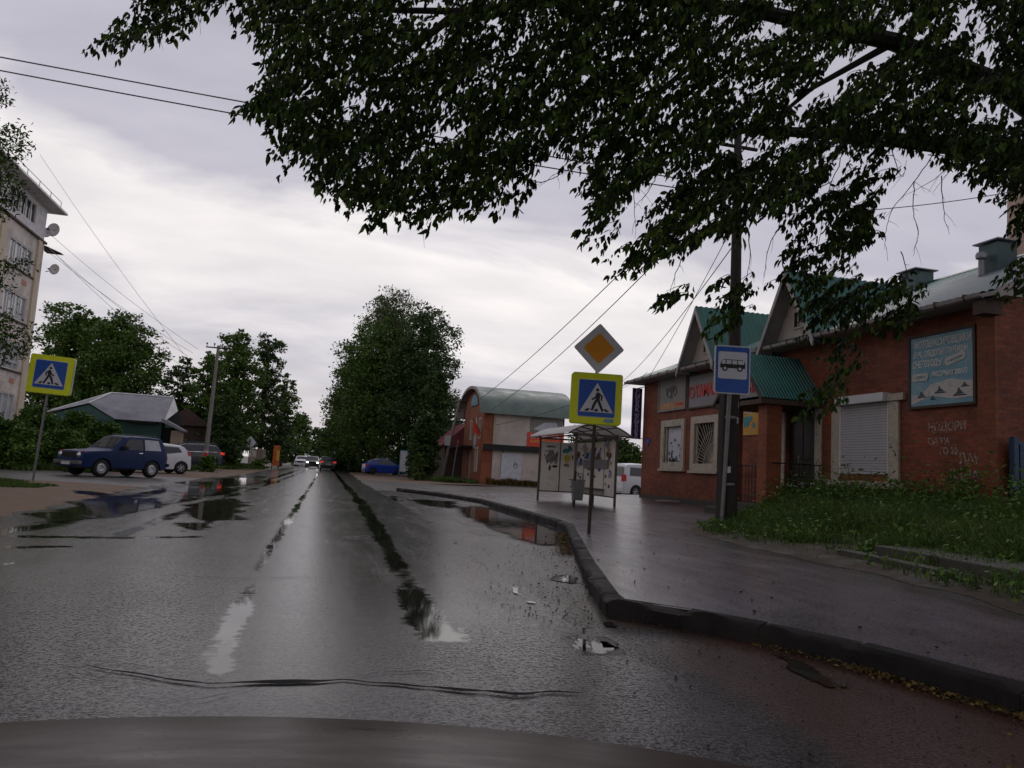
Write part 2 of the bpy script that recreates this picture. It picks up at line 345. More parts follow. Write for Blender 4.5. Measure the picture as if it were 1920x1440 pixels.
M_ORANGE = paint('sign_orange', (.62, .24, .012), .35, var=.06)
M_BLACK = paint('sign_black', (.012, .012, .014), .4)
M_SIGNBACK = paint('sign_back_grey', (.72, .72, .73), .45)
M_CREAM = paint('cream_paint', (.42, .36, .285), .6, dirt=(.22, .19, .15), scale=1.5)
M_SIDING = paint('beige_siding', (.34, .29, .26), .6, scale=1.5)
M_SOFFIT = paint('pale_soffit', (.30, .27, .26), .6)
M_GUTTER = paint('white_gutter', (.30, .26, .25), .4, dirt=(.16, .13, .12))
M_DARK = paint('dark_void', (.012, .011, .011), .6)
M_DOOR = paint('dark_door', (.02, .014, .014), .4, dirt=(.045, .03, .028))
M_WHITE = paint('white_plastic', (.55, .54, .54), .4, var=.06)
M_SHUTTER = paint('white_shutter', (.42, .40, .405), .45, var=.05)
M_GLASS = paint('window_glass', (.02, .022, .024), .06, var=.2)
M_GLASSL = paint('curtained_glass', (.38, .39, .41), .12, var=.3, scale=1.2)
M_CARGLASS = paint('car_glass', (.032, .035, .035), .05)
M_TYRE = paint('tyre_rubber', (.012, .012, .012), .65)
M_RIM = paint('alloy_rim', (.42, .42, .43), .3, .6)
M_CHROME = paint('chrome', (.6, .6, .62), .15, .9)
M_NAVY = paint('navy_car_paint', (.003, .017, .072), .38, var=.08)
M_CARWHITE = paint('white_car_paint', (.58, .58, .60), .28, var=.04, coat=.15)
M_CARGREY = paint('graphite_car_paint', (.014, .019, .028), .22, var=.08, coat=.12)
M_CARBLUE = paint('blue_car_paint', (.010, .035, .26), .22, var=.05, coat=.12)
M_CARBLACK = paint('black_car_paint', (.010, .010, .011), .22, coat=.12)
M_BLACKPL = paint('black_plastic', (.014, .014, .014), .5)
def emit(name, c, s):
    g = NT(name); g.b.inputs['Emission Color'].default_value = (*c, 1); g.b.inputs['Emission Strength'].default_value = s; return g.set(c, .3)
M_TAIL = paint('red_lamp', (.45, .02, .015), .25, var=.1)
M_TAILON = emit('lit_tail_lamp', (.7, .03, .02), .55)
M_HEADON = emit('lit_head_lamp', (1, .95, .85), 5.0)
M_REDBAN = paint('red_banner', (.55, .06, .035), .5, var=.08)
M_POSTW = paint('white_poster', (.46, .46, .50), .5)
M_LETW = paint('white_letters', (.60, .58, .56), .5, var=.05)
M_LETR = paint('red_letters', (.50, .035, .03), .5, var=.05)
M_LETY = paint('yellow_letters', (.70, .45, .05), .5, var=.05)
M_PURPLE = paint('purple_banner', (.035, .022, .085), .5, var=.1)
M_LILAC = paint('lilac_letters', (.46, .42, .56), .5, var=.05)
M_YPOST = paint('yellow_poster', (.48, .26, .045), .5, var=.12)
M_TEAL = paint('teal_paint', (.05, .22, .24), .5, var=.3, scale=8)
M_GREENISH = paint('green_house_paint', (.025, .07, .06), .6)
M_BROWNWALL = paint('brown_boards', (.07, .045, .035), .7)
M_BEIGEF = paint('beige_fence', (.30, .24, .18), .7)
M_ORKIOSK = paint('orange_red_board', (.55, .10, .03), .5, dirt=(.6, .3, .05), scale=2)
M_PANEL = paint('shelter_panel', (.70, .66, .60), .45, dirt=(.50, .46, .42), scale=2.0)
M_ROOFPC = mk_leaf('polycarbonate_roof', (.60, .58, .56), (.66, .64, .62), (.70, .68, .66), .4, .5)
M_OCHRE = paint('ochre_plaster', (.58, .49, .36), .7, dirt=(.35, .27, .2))
M_LITTER = mk_leaf('fallen_leaves', (.03, .02, .009), (.075, .048, .014), (.17, .11, .028), .6, .1)
def mk_zebra():
    g = NT('worn_white_marking'); n_ = g.noise(7, 7, .75, g.map((1, 1.8, 1))); g.set((.13, .12, .11), .3, 0, .3)
    tr = g.t.nodes.new('ShaderNodeBsdfTransparent'); mx = g.t.nodes.new('ShaderNodeMixShader'); g.l(g.ramp(n_, [(.47, (0,)*3), (.60, (.75,)*3)]), mx.inputs[0]); g.l(tr.outputs[0], mx.inputs[1]); g.l(g.b.outputs[0], mx.inputs[2]); g.l(mx.outputs[0], g.t.nodes['Material Output'].inputs[0]); return g.m
M_ZEBRA = mk_zebra()
def mk_graf():
    g = NT('graffiti_white'); n_ = g.noise(16, 6, .75); g.set((.50, .42, .38), .7, 0, .1)
    tr = g.t.nodes.new('ShaderNodeBsdfTransparent'); mx = g.t.nodes.new('ShaderNodeMixShader'); g.l(g.ramp(n_, [(.42, (0,)*3), (.62, (.8,)*3)]), mx.inputs[0]); g.l(tr.outputs[0], mx.inputs[1]); g.l(g.b.outputs[0], mx.inputs[2]); g.l(mx.outputs[0], g.t.nodes['Material Output'].inputs[0]); return g.m
M_GRAF = mk_graf()
M_BLUEGATE = paint('blue_metal_gate', (.022, .05, .10), .45, dirt=(.03, .035, .045), scale=2)
M_SKYPOST = paint('sky_blue_poster', (.15, .29, .36), .5, dirt=(.25, .34, .38), scale=2)
M_SNOWPOST = paint('snow_poster', (.50, .46, .42), .5, dirt=(.2, .24, .27), scale=5)
M_GREYBOARD = paint('grey_board', (.20, .19, .20), .5, var=.1)
M_GREYBOARD2 = paint('faded_photo_board', (.21, .20, .185), .5, dirt=(.12, .115, .10), scale=1.6)

# ------------------------------------------------------------------ ground
def bend(y): return 1.3*(max(0.0, y)/90.0)**2 if y < 220 else 1.3*(220/90.0)**2
def lerp_tab(tab, y):
    if y <= tab[0][0]: return tab[0][1]
    for (a, va), (b, vb) in zip(tab, tab[1:]):
        if y <= b: return va+(vb-va)*(y-a)/(b-a)
    return tab[-1][1]
KERB = [(-6, 4.9), (1.0, 4.25), (3.39, 3.67), (4.4, 3.42), (5.0, 3.12), (5.5, 2.78), (5.96, 2.36), (6.3, 2.42), (8, 2.88), (12.35, 4.16), (13.9, 4.62), (14.6, 4.86), (16.5, 5.05), (20, 5.22), (25.4, 5.30), (28, 4.9), (30.5, 4.2), (32.3, 3.45), (33.2, 3.3)]
def kx(y): return lerp_tab(KERB, y)
EDGE = [(-6, 4.95), (0, 5.2), (5.2, 5.72), (8, 6.0), (12.2, 6.45), (13.2, 6.9), (15.0, 8.0), (17.5, 10.5), (19.2, 12.2), (20, 13.5)]
def sm(t): t = max(0.0, min(1.0, t)); return t*t*(3-2*t)
def walk_z(x, y):
    k = kx(y); z = .135 + .035*max(0.0, x-k)
    e_ = lerp_tab(EDGE, y)
    if x > e_: z += .36*sm((x-e_)/max(1.2, (11.6-e_)))*sm((20.5-y)/3.0)
    if y > 30: z -= (z-.05)*sm((y-30)/4.0)
    return z
def nz(x, y, s=1.0): return mnoise.noise(Vector((x*s, y*s, 3.1)))

ys = sorted(set([-8, -4] + [i*.5 for i in range(-2, 80)] + [40+i*2.5 for i in range(20)] + [90+i*10 for i in range(32)]))
g_ = MB(); xs_ = [-600, -300, -150] + [-100+8*i for i in range(10)] + [-20+1.5*i for i in range(28)] + [25+8*i for i in range(10)] + [150, 300, 600]
ysg = [-80, -30] + [-10+2*i for i in range(70)] + [140, 170, 220, 300, 450, 700, 1200]
def ground_z(x, y):
    z = -.03 + .06*nz(x, y, .15)
    z = min(z, -.012) if x > -16 else z
    z += .25*sm((-x-9)/8)*sm((y-38)/15)*.9
    z += .12*sm((x-7)/6)*sm((y-44)/10)
    if -5.5+bend(y) < x < 14 and y < 46: z = -.02
    return z
g_.grid(lambda x, y: (x, y, ground_z(x, y)), xs_, ysg); tag(g_.build('ground', M_GROUND, smooth=True), kind='structure')

# wetness of the asphalt: standing water in the wheel ruts and hollows (world positions)
RUTS = [([(-.36, 4.35), (-.42, 4.6), (-.46, 8), (-.44, 11.5), (-.35, 18), (-.2, 30), (.2, 60), (.7, 90)], .12, .86),
        ([(.88, 5.2), (.86, 5.6), (.98, 9), (1.15, 15), (1.3, 22), (1.45, 40), (2.0, 90)], .20, .92),
        ([(-3.9, 9), (-3.55, 12), (-3.1, 17), (-2.5, 24), (-2.2, 40), (-1.6, 80)], .32, .80),
        ([(-2.35, 11), (-2.35, 14), (-2.25, 19.7), (-1.6, 40), (-.9, 80)], .22, .72),
        ([(-4.4, 18), (-3.9, 24), (-3.6, 34)], .5, .85),
        ([(-3.3, 10.5), (-2.3, 10.7), (-1.5, 11.1)], .20, .95), ([(-3.3, 9.3), (-2.6, 9.6)], .16, .92), ([(-2.75, 8.0), (-2.45, 8.4)], .12, .9), ([(-2.0, 12.3), (-1.5, 12.6)], .14, .8), ([(-2.9, 7.2), (-2.5, 7.5)], .09, .8)]
def wetness(x, y):
    w_ = 0.0
    for pts, wd, st in RUTS:
        for (ax, ay), (bx, by) in zip(pts, pts[1:]):
            if y < min(ay, by)-.6 or y > max(ay, by)+1.5: continue
            dx, dy = bx-ax, by-ay; t = max(0, min(1, ((x-ax)*dx+(y-ay)*dy)/(dx*dx+dy*dy)))
            d = math.hypot(x-ax-t*dx, y-ay-t*dy); wd2 = wd*(1+.4*nz(x*.3, y*.35, 1))
            w_ = max(w_, st*math.exp(-(d/wd2)**2)*(.78+.45*nz(0, y*.45, 1)))
    return w_
def sheet(name, mat, fx0, fx1, yl, nu, z0, jitter=.06, zf=None, left_j=True, right_j=True):
    vs = []; nu1 = nu+1
    for y in yl:
        a = fx0(y)+(jitter*nz(y*1.3, 5, 1) if left_j else 0); b = fx1(y)+(jitter*nz(y*1.3, 9, 1) if right_j else 0)
        for i in range(nu1):
            x = a+(b-a)*i/nu; vs.append((x, y, zf(x, y) if zf else z0))
    fs = [(j*nu1+i, j*nu1+i+1, (j+1)*nu1+i+1, (j+1)*nu1+i) for j in range(len(yl)-1) for i in range(nu)]
    m_ = MB(); m_.add(vs, fs); o = m_.build(name, mat, smooth=True)
    at = o.data.attributes.new('wet', 'FLOAT', 'POINT')
    at.data.foreach_set('value', [wetness(v[0], v[1]) for v in vs])
    a2 = o.data.attributes.new('film', 'FLOAT', 'POINT')
    def film_(x, y):
        if name == 'bus_bay': return .45*sm((y-5)/3)+.25*sm((y-12)/8)
        if name != 'road': return .72
        xb = x-bend(y); return min(1.0, .85*math.exp(-((xb+.05)/.62)**2)+.55*math.exp(-((xb+3.0)/1.0)**2)+.85*math.exp(-((xb-.95)/.55)**2)*sm((y-4.6)/1.5)+.6*sm((y-8)/14)-.25*sm((4.2-y)/1.5)+.2)
    a2.data.foreach_set('value', [film_(v[0], v[1]) for v in vs])
    a3 = o.data.attributes.new('mud', 'FLOAT', 'POINT')
    def mud_(x, y):
        if name == 'bus_bay': return max(sm((x-1.9)/.7)*sm((6.0-y)/1.4), .55*sm((x-kx(y)+.9)/.8))
        return .5 if name != 'pavement' else .30+.5*sm((x-lerp_tab(EDGE, y)+.9)/.9)
    a3.data.foreach_set('value', [mud_(v[0], v[1]) for v in vs]); tag(o, kind='structure'); return o
def arange(a, b, s): return [a+s*i for i in range(int((b-a)/s)+1)]
def road_z(x, y):   # cambered, worn carriageway with shallow wheel ruts
    z = .012; return z - .003*math.exp(-((x+.42)/.2)**2) - .003*math.exp(-((x-1.0)/.22)**2)
yr = arange(-4, 12, .12)+arange(12.2, 40, .4)+arange(41, 100, 2)+arange(105, 420, 15)
sheet('road', M_ROAD, lambda y: -4.6+bend(y)-.4*sm((y-15)/10)*(y < 40), lambda y: 2.05+bend(y)+.25*sm((y-10)/8), yr, 90, 0, .30, road_z)
ybay = arange(-6, 33.4, .25)
sheet('bus_bay', M_BAY, lambda y: 1.6, lambda y: kx(y)+.02, ybay, 26, .004, 0.0, right_j=False)
sheet('junction_asphalt', M_LOT, lambda y: 2.0+bend(y), lambda y: 26, arange(33.0, 50, .5), 40, 0, .2, lambda x, y: .004+.10*sm((x-8)/6))
sheet('yard_asphalt', M_LOT, lambda y: -34, lambda y: -4.2, arange(24.5, 41, .5), 60, -.004, .3, lambda x, y: -.004)
sheet('dirt_shoulder', M_DIRT, lambda y: -13+bend(y), lambda y: -4.1+bend(y), arange(37.5, 74, 1), 14, 0, .5, lambda x, y: .000+.10*sm((-x-7)/4)*sm((y-40)/10))
sheet('roadside_dirt', M_DIRT, lambda y: 2.1+bend(y), lambda y: 11.5, arange(49, 84, 1), 14, 0, .5, lambda x, y: .002+.10*sm((x-6)/5))
sheet('gravel_verge', M_DIRT, lambda y: -11.5, lambda y: -4.25, arange(6, 25.6, .4), 22, 0, .35, lambda x, y: .002+.05*sm((-x-5)/2))
ywalk = arange(-6, 33.2, .25)
def wz(x, y): return walk_z(x, y)
sheet('pavement', M_WALK, lambda y: kx(y)+.13, lambda y: 13.2, ywalk, 46, 0, 0.0, wz, left_j=False)
# kerb: blocks with small joints and worn, uneven tops
kb = MB(); kpts = [(kx(y), y) for y in ([-6, -4, -2, -.6, .6] + [1.6+.9*i for i in range(3)] + [4.4, 5.0, 5.5, 5.96, 6.3] + [7.2+.95*i for i in range(28)])]
for (ax, ay), (bx, by) in zip(kpts, kpts[1:]):
    d = Vector((bx-ax, by-ay, 0)); ln = d.length; d.normalize(); n_ = Vector((d.y, -d.x, 0)); j = random.uniform(-.006, .008); hh = .145+j
    a = Vector((ax, ay, 0))+d*.002; b = Vector((bx, by, 0))-d*.002; w_ = .15
    ns = 8; P0 = []
    for i in range(ns+1):
        p = a+(b-a)*i/ns; q = .03*nz(p.x*5, p.y*5, 1)*(1.5 if p.y < 8 else .7)-(.02 if i in (0, ns) else 0)
        P0 += [p+Vector((0, 0, -.05)), p+n_*(.004+q)+Vector((0, 0, hh-.03)), p+n_*.028+Vector((0, 0, hh+q*.5)), p+n_*w_+Vector((0, 0, hh+.004)), p+n_*w_+Vector((0, 0, -.05))]
    kb.add(P0, [(i*5+k, i*5+k+1, i*5+k+6, i*5+k+5) for i in range(ns) for k in range(4)]+[(0, 1, 2, 3, 4), (ns*5+4, ns*5+3, ns*5+2, ns*5+1, ns*5)])
tag(kb.build('kerb', M_KERB, smooth=True, angle=50), kind='structure')

# worn crossing stripes, cracks, puddles
def in_poly(x, y, poly):
    c = False; j = len(poly)-1
    for i in range(len(poly)):
        xi, yi = poly[i]; xj, yj = poly[j]
        if (yi > y) != (yj > y) and x < (xj-xi)*(y-yi)/(yj-yi)+xi: c = not c
        j = i
    return c
def px_poly(name, pts, z, mat, rough=0.02, sub=5, seed=0, zfun=None):
    W = [gz(x, y, z) for x, y in pts]; out_ = []
    for i in range(len(W)):
        a, b = W[i], W[(i+1) % len(W)]
        for k in range(sub):
            p = a+(b-a)*k/sub; s_ = rough*np.linalg.norm(b-a)*.6
            out_.append((p[0]+s_*nz(p[0]*3+seed, p[1]*3, 1), p[1]+s_*nz(p[1]*3+7, p[0]*3+seed, 1), z))
    if name == 'puddle':
        Q = np.array([q_[:2] for q_ in out_]); lo = Q.min(0); hi = Q.max(0); ar = .5*abs(np.dot(Q[:, 0], np.roll(Q[:, 1], 1))-np.dot(Q[:, 1], np.roll(Q[:, 0], 1)))
        wd = .30*ar/max(.05, np.linalg.norm(hi-lo)); lo = lo-wd; hi = hi+wd; nn = 46; X_, Y_ = np.meshgrid(np.linspace(lo[0], hi[0], nn), np.linspace(lo[1], hi[1], nn), indexing='ij')
        V = []; E_ = []
        for a_, b_ in zip(X_.ravel(), Y_.ravel()):
            dm = 1e9; ins = in_poly(a_, b_, [tuple(q_) for q_ in Q])
            for j in range(len(Q)):
                p0, p1 = Q[j], Q[(j+1) % len(Q)]; d_ = p1-p0; t_ = max(0, min(1, ((a_-p0[0])*d_[0]+(b_-p0[1])*d_[1])/(d_@d_+1e-12))); dm = min(dm, math.hypot(a_-p0[0]-t_*d_[0], b_-p0[1]-t_*d_[1]))
            V.append((a_, b_, z)); E_.append(.42+(dm if ins else -dm)/wd*.42)
        m_ = MB(); m_.add(V, [(i*nn+j, (i+1)*nn+j, (i+1)*nn+j+1, i*nn+j+1) for i in range(nn-1) for j in range(nn-1)]); o = m_.build(name, mat, smooth=True)
        at_ = o.data.attributes.new('edge', 'FLOAT', 'POINT'); at_.data.foreach_set('value', E_)
        if o.data.polygons[0].normal.z < 0: o.data.flip_normals()
        return tag(o, kind='structure')
    m_ = MB(); m_.poly(out_); o = m_.build(name, mat); 
    bm = bmesh.new(); bm.from_mesh(o.data); bmesh.ops.triangulate(bm, faces=bm.faces)
    for f in bm.faces:
        if f.normal.z < 0: f.normal_flip()
    bm.to_mesh(o.data); bm.free(); return tag(o, kind='structure')
for i, pts in enumerate([[(762, 966), (800, 966), (850, 996), (806, 996)], [(852, 972), (888, 972), (948, 1004), (898, 1003)], [(640, 1005), (690, 1004), (700, 1012), (640, 1013)]]):
    px_poly('crossing_stripe', pts, .018, M_ZEBRA, .10, 6, i)
pud = [([(850, 952), (905, 948), (985, 962), (1062, 992), (1064, 1022), (1010, 1020), (975, 1010), (925, 990), (900, 978)], .25),
       ([(1068, 1204), (1082, 1196), (1110, 1200), (1140, 1203), (1158, 1216), (1132, 1226), (1100, 1221)], .5),
       ([(718, 930), (745, 930), (752, 938), (735, 940)], .3),
       ([(1030, 1085), (1062, 1078), (1085, 1083), (1070, 1093)], .4),
       ([(780, 935), (850, 940), (840, 952), (790, 946)], .4),
       ([(958, 1100), (968, 1102), (978, 1115), (968, 1112)], .3), ([(988, 1126), (1002, 1128), (1006, 1131), (992, 1130)], .3),
       ([(1128, 1140), (1134, 1141), (1142, 1150), (1136, 1148)], .3), ([(1130, 1166), (1148, 1166), (1160, 1176), (1140, 1174)], .3),
       ([(1455, 1220), (1490, 1235), (1540, 1262), (1600, 1290), (1540, 1285), (1480, 1255)], .3)]
for i, (pts, rr) in enumerate(pud): px_poly('puddle', pts, .021 if min(x for x, y in pts) < 990 else .012, M_WATER, rr, 6, i*3)
for i, pts in enumerate([[(50, 965), (170, 935), (292, 932), (298, 948), (220, 968), (120, 978)], [(335, 918), (420, 900), (500, 893), (470, 906), (400, 925), (350, 935)], [(345, 965), (372, 940), (452, 935), (455, 950), (400, 985), (340, 998)], [(110, 917), (170, 921), (215, 926), (195, 931), (140, 924)]]):
    px_poly('puddle', pts, .019, M_WATER, .35, 6, 40+i*3)
def crack(pts, w0, name='road_crack', z=.020):
    W = [gz(x, y, z) for x, y in pts]; m_ = MB(); P = []
    for a, b in zip(W, W[1:]):
        for k in range(10): P.append(a+(b-a)*k/10)
    P.append(W[-1]); vs = []
    for i, p in enumerate(P):
        w_ = w0*(.25+1.1*abs(nz(p[0]*3, p[1]*5, 1)))*min(1, i/6+.1, (len(P)-1-i)/6+.1); o_ = .025*nz(p[0]*6, 3, 1)
        vs += [(p[0], p[1]+o_-w_, z), (p[0], p[1]+o_+w_, z)]
    m_.add(vs, [(2*i, 2*i+2, 2*i+3, 2*i+1) for i in range(len(P)-1)]); tag(m_.build(name, M_CRACK), kind='structure')
crack([(150, 1245), (300, 1270), (390, 1282), (500, 1278), (640, 1275), (760, 1283), (825, 1289), (960, 1300), (1100, 1296)], .034)
crack([(120, 1235), (250, 1245), (330, 1262)], .006); crack([(330, 1080), (480, 1084), (640, 1079)], .010); crack([(130, 1262), (260, 1275), (340, 1284)], .006)
crack([(640, 1275), (700, 1262), (790, 1256), (850, 1262)], .006); crack([(500, 1278), (460, 1292), (380, 1310), (250, 1322)], .005); crack([(905, 1050), (950, 1085), (1000, 1135), (1070, 1200), (1180, 1260), (1300, 1360)], .006); crack([(640, 1079), (760, 1076), (900, 1082)], .006)
crack([(1045, 1184), (1070, 1188), (1100, 1184)], .012)

# ------------------------------------------------------------------ vegetation
LEAF = np.array([(0, 0, 0), (-.20, .28, .05), (-.17, .62, .06), (0, 1, -.08), (.17, .62, .06), (.20, .28, .05)], float)
def leaves6(pos, dirs, size):
    """six-cornered folded leaflets: arrays of base points, directions, lengths"""
    n = len(pos); d = dirs/np.linalg.norm(dirs, axis=1)[:, None]; r = rng.normal(size=(n, 3)); a = np.cross(d, r); a /= np.linalg.norm(a, axis=1)[:, None]; b = np.cross(a, d)
    V = pos[:, None, :] + size[:, None, None]*(LEAF[None, :, 0:1]*a[:, None, :] + LEAF[None, :, 1:2]*d[:, None, :] + LEAF[None, :, 2:3]*b[:, None, :])
    base = np.arange(n)[:, None]*6; F = np.concatenate([base+np.array([[0, 1, 2, 3]]), base+np.array([[0, 3, 4, 5]])]); return V.reshape(-1, 3), F
def quads(pos, size, flat=.5, droop=0.0):
    n = len(pos); d = rng.normal(size=(n, 3)); d[:, 2] = d[:, 2]*flat - droop; d /= np.linalg.norm(d, axis=1)[:, None]; r = rng.normal(size=(n, 3)); a = np.cross(d, r); a /= np.linalg.norm(a, axis=1)[:, None]
    s = size[:, None]; asp = rng.uniform(.35, .6, (n, 1))
    V = np.stack([pos-d*s*.5, pos+a*s*asp*.6, pos+d*s*.5, pos-a*s*asp*.6], 1).reshape(-1, 3); return V, np.arange(n*4).reshape(-1, 4)
def crown_points(blobs, n, clump=.24):
    n = int(n*1.35)
    """points clustered in sprays inside the blobs, denser towards their skins"""
    vol = np.array([b[1][0]*b[1][1]*b[1][2] for b in blobs])**.75; pk = rng.choice(len(blobs), size=max(8, n//28), p=vol/vol.sum()); out_ = []
    for i in pk:
        c, r = blobs[i]; v = rng.normal(size=3); v /= np.linalg.norm(v); q = rng.uniform(.45, 1.04)**.6
        ctr = np.array(c)+v*q*np.array(r); s_ = clump*min(r)*rng.uniform(.6, 1.5)
        out_.append(ctr+np.clip(rng.normal(size=(28, 3)), -1.7, 1.7)*np.array([1, 1, .6])*s_)
    return np.concatenate(out_)
def tree(name, x, y, zb, h, hw, mat, label, group, n=9000, leaf=.26, style='round', trunk_mat=None, seed=0, cat='tree', base=.12, depth=None, cat_group=None):
    random.seed(seed+100); t = empty(name, (x, y, zb), 0, label, cat, group); blobs = []; dp = depth or hw
    k = 24 if style != 'tall' else 18
    for i in range(k):
        f = (i+.5)/k; zc = h*(base+.10+(.86-base)*f)
        if style == 'round': pf = math.sin(math.pi*min(1, .36+.64*f))**.5
        elif style == 'tall': pf = (1-f)**.55*.95+.16
        elif style == 'birch': pf = .62*math.sin(math.pi*min(1, .25+.70*f))**.6+.12
        else: pf = .8
        a = i*2.4+seed; rr = random.uniform(.22, .74)*pf
        r_ = hw*random.uniform(.34, .50)*(.55+.5*pf)
        blobs.append(((math.cos(a)*rr*hw, math.sin(a)*rr*dp, min(zc, h-r_*.6)), (r_, r_, r_*random.uniform(.7, 1.0)*(1.0 if style != 'birch' else 1.5))))
    P = crown_points(blobs, n); 
    V, F = quads(P, rng.uniform(.6, 1.3, len(P))*leaf, .6, .9 if style == 'birch' else .15)
    if style == 'birch':
        m = len(P)//3; Q = P[rng.choice(len(P), m)]; Q = Q[:, None, :] - np.array([0, 0, 1])[None, None, :]*np.linspace(0, 1.6, 6)[None, :, None]*rng.uniform(.5, 1.2, (m, 1, 1)); Q = Q.reshape(-1, 3)+rng.normal(size=(m*6, 3))*.05
        Q = Q[rng.random(len(Q)) < .5]; V2, F2 = quads(Q, rng.uniform(.5, .9, len(Q))*leaf*.7, .4, 1.5); F = np.concatenate([F, F2+len(V)]); V = np.concatenate([V, V2])
    np_mesh('crown', V, F, mat, t)
    mb = MB(); tr = max(.10, h*.018); lean = random.uniform(-.3, .3)
    mb.tube([(0, 0, -.4), (0, 0, h*.12), (lean*.4, 0, h*.35), (lean, .2, h*.6), (lean*.6, 0, h*.85)], [tr*1.5, tr, tr*.8, tr*.5, tr*.12], 10)
    for c, r_ in blobs:
        z0 = max(h*.12, c[2]*.55); s0 = Vector((lean*z0/h, 0, z0)); e0 = Vector(c); mdl = s0.lerp(e0, .5)+Vector((0, 0, -.05*h))
        mb.tube([s0, mdl, e0], [tr*.4, tr*.25, tr*.06], 6)
    mb.build('trunk', trunk_mat or M_BARK, t, smooth=True); return t
def px_tree(name, px, top, Y, hwpx, mat, label, group, zb=0.0, **kw):
    P = gy(px, top, Y); dist = float((P-_O)@_F); hw = hwpx*dist/FPX
    return tree(name, P[0], Y, zb, P[2]-zb, hw, mat, label, group, **kw)
GL = 'trees along the left side of the street'; GR = 'trees in the big clump beyond the junction'; GB = 'broad trees behind the grey roofed house'
px_tree('broadleaf_tree', 150, 574, 84, 92, M_LEAF_A, 'broad dark green tree behind the grey roofed house, nearer the apartment block', GB, .3, n=24000, leaf=.34, seed=1, base=.02)
px_tree('broadleaf_tree', 236, 590, 80, 88, M_LEAF_A, 'broad dark green tree standing behind the right end of the grey roofed house', GB, .3, n=22000, leaf=.33, seed=2, base=.02)
px_tree('broadleaf_tree', 348, 668, 73, 44, M_LEAF_B, 'thin airy tree just left of the concrete pole', GL, .2, n=5200, leaf=.26, seed=3)
px_tree('broadleaf_tree', 398, 652, 70, 46, M_LEAF_A, 'leafy tree directly behind the top of the concrete pole', GL, .2, n=8000, leaf=.26, seed=4, base=.03)
px_tree('poplar_tree', 452, 612, 77, 58, M_LEAF_A, 'tallest tree of the left roadside row, pale pointed top', GL, .2, n=14000, leaf=.28, seed=5, style='tall', base=.02)
px_tree('poplar_tree', 508, 622, 92, 46, M_LEAF_B, 'slim tree with a sparse twiggy top, right of the tallest in the row', GL, .2, n=10000, leaf=.3, seed=6, style='tall', base=.02)
px_tree('broadleaf_tree', 540, 696, 108, 34, M_LEAF_C, 'lighter green tree near the right end of the left row', GL, .1, n=6500, leaf=.33, seed=7, base=.04)
px_tree('broadleaf_tree', 428, 745, 66, 40, M_LEAF_B, 'low dark bushy tree behind the white backed diamond sign', GL, .2, n=8000, leaf=.24, seed=17, base=0)
px_tree('broadleaf_tree', 566, 772, 150, 30, M_LEAF_A, 'small distant tree over the oncoming cars', GL, 0, n=5000, leaf=.45, seed=8, base=.04)
px_tree('broadleaf_tree', 598, 800, 230, 24, M_LEAF_B, 'furthest hazy tree closing off the end of the street', GL, 0, n=4000, leaf=.6, seed=9, base=.02)
px_tree('broadleaf_tree', 535, 790, 125, 34, M_LEAF_B, 'squat dark tree beside the orange red board', GL, 0, n=6000, leaf=.36, seed=19, base=.0)
px_tree('birch_tree', 738, 554, 88, 86, M_LEAF_D, 'weeping birch with thin hanging twigs at the top of the clump', GR, .1, n=22000, leaf=.26, style='birch', trunk_mat=M_BIRCHBARK, seed=10, base=.12)
px_tree('linden_tree', 804, 566, 80, 88, M_LEAF_B, 'biggest dark tree on the right of the clump, by the arched roof building', GR, .1, n=26000, leaf=.30, seed=11, base=.03)
px_tree('linden_tree', 664, 668, 96, 60, M_LEAF_A, 'yellowish green tree on the road side of the clump', GR, .1, n=15000, leaf=.32, seed=12, base=.04)
px_tree('linden_tree', 716, 600, 84, 88, M_LEAF_A, 'dark middle tree directly behind the blue car', GR, .1, n=22000, leaf=.30, seed=13, base=.03)
px_tree('linden_tree', 638, 750, 125, 34, M_LEAF_C, 'smaller tree at the roadside edge behind the black car', GR, 0, n=7000, leaf=.4, seed=14, base=.03)
px_tree('linden_tree', 618, 815, 190, 14, M_LEAF_B, 'distant small tree just over the black car', GR, 0, n=3000, leaf=.5, seed=15, base=.02)
px_tree('linden_tree', 824, 690, 74, 44, M_LEAF_B, 'dark tree right above the pole with the white box', GR, .1, n=12000, leaf=.26, seed=16, base=.04)
px_tree('bushy_maple', 800, 770, 61, 36, M_LEAF_B, 'low bushy tree between the green framed poster board and the road sign', 'shrubs by the arched roof building', .1, n=9000, leaf=.24, seed=20, base=0, cat='tree')
px_tree('shrub', 786, 848, 58, 15, M_LEAF_C, 'bright light green shrub in front of the poster board', 'shrubs by the arched roof building', .1, n=1800, leaf=.22, seed=21, base=0, cat='shrub')
px_tree('broadleaf_tree', 1118, 796, 92, 60, M_LEAF_B, 'distant dark tree showing above the bus shelter roof', 'trees behind the bus shelter', .1, n=9000, leaf=.36, seed=22, base=.02)
px_tree('broadleaf_tree', 1182, 832, 62, 36, M_LEAF_C, 'pale yellowish green tree seen behind the white van', 'trees behind the bus shelter', .1, n=7000, leaf=.24, seed=23, base=.0)
px_tree('broadleaf_tree', 1163, 812, 80, 30, M_LEAF_B, 'dark tree top to the left of the purple banner', 'trees behind the bus shelter', .1, n=5000, leaf=.3, seed=24, base=.0)
px_tree('conifer_tree', 855, 775, 92, 22, M_LEAF_B, 'dark tree top peeping over the maroon roof', 'trees behind the bus shelter', .1, n=4000, leaf=.34, seed=25, base=0)
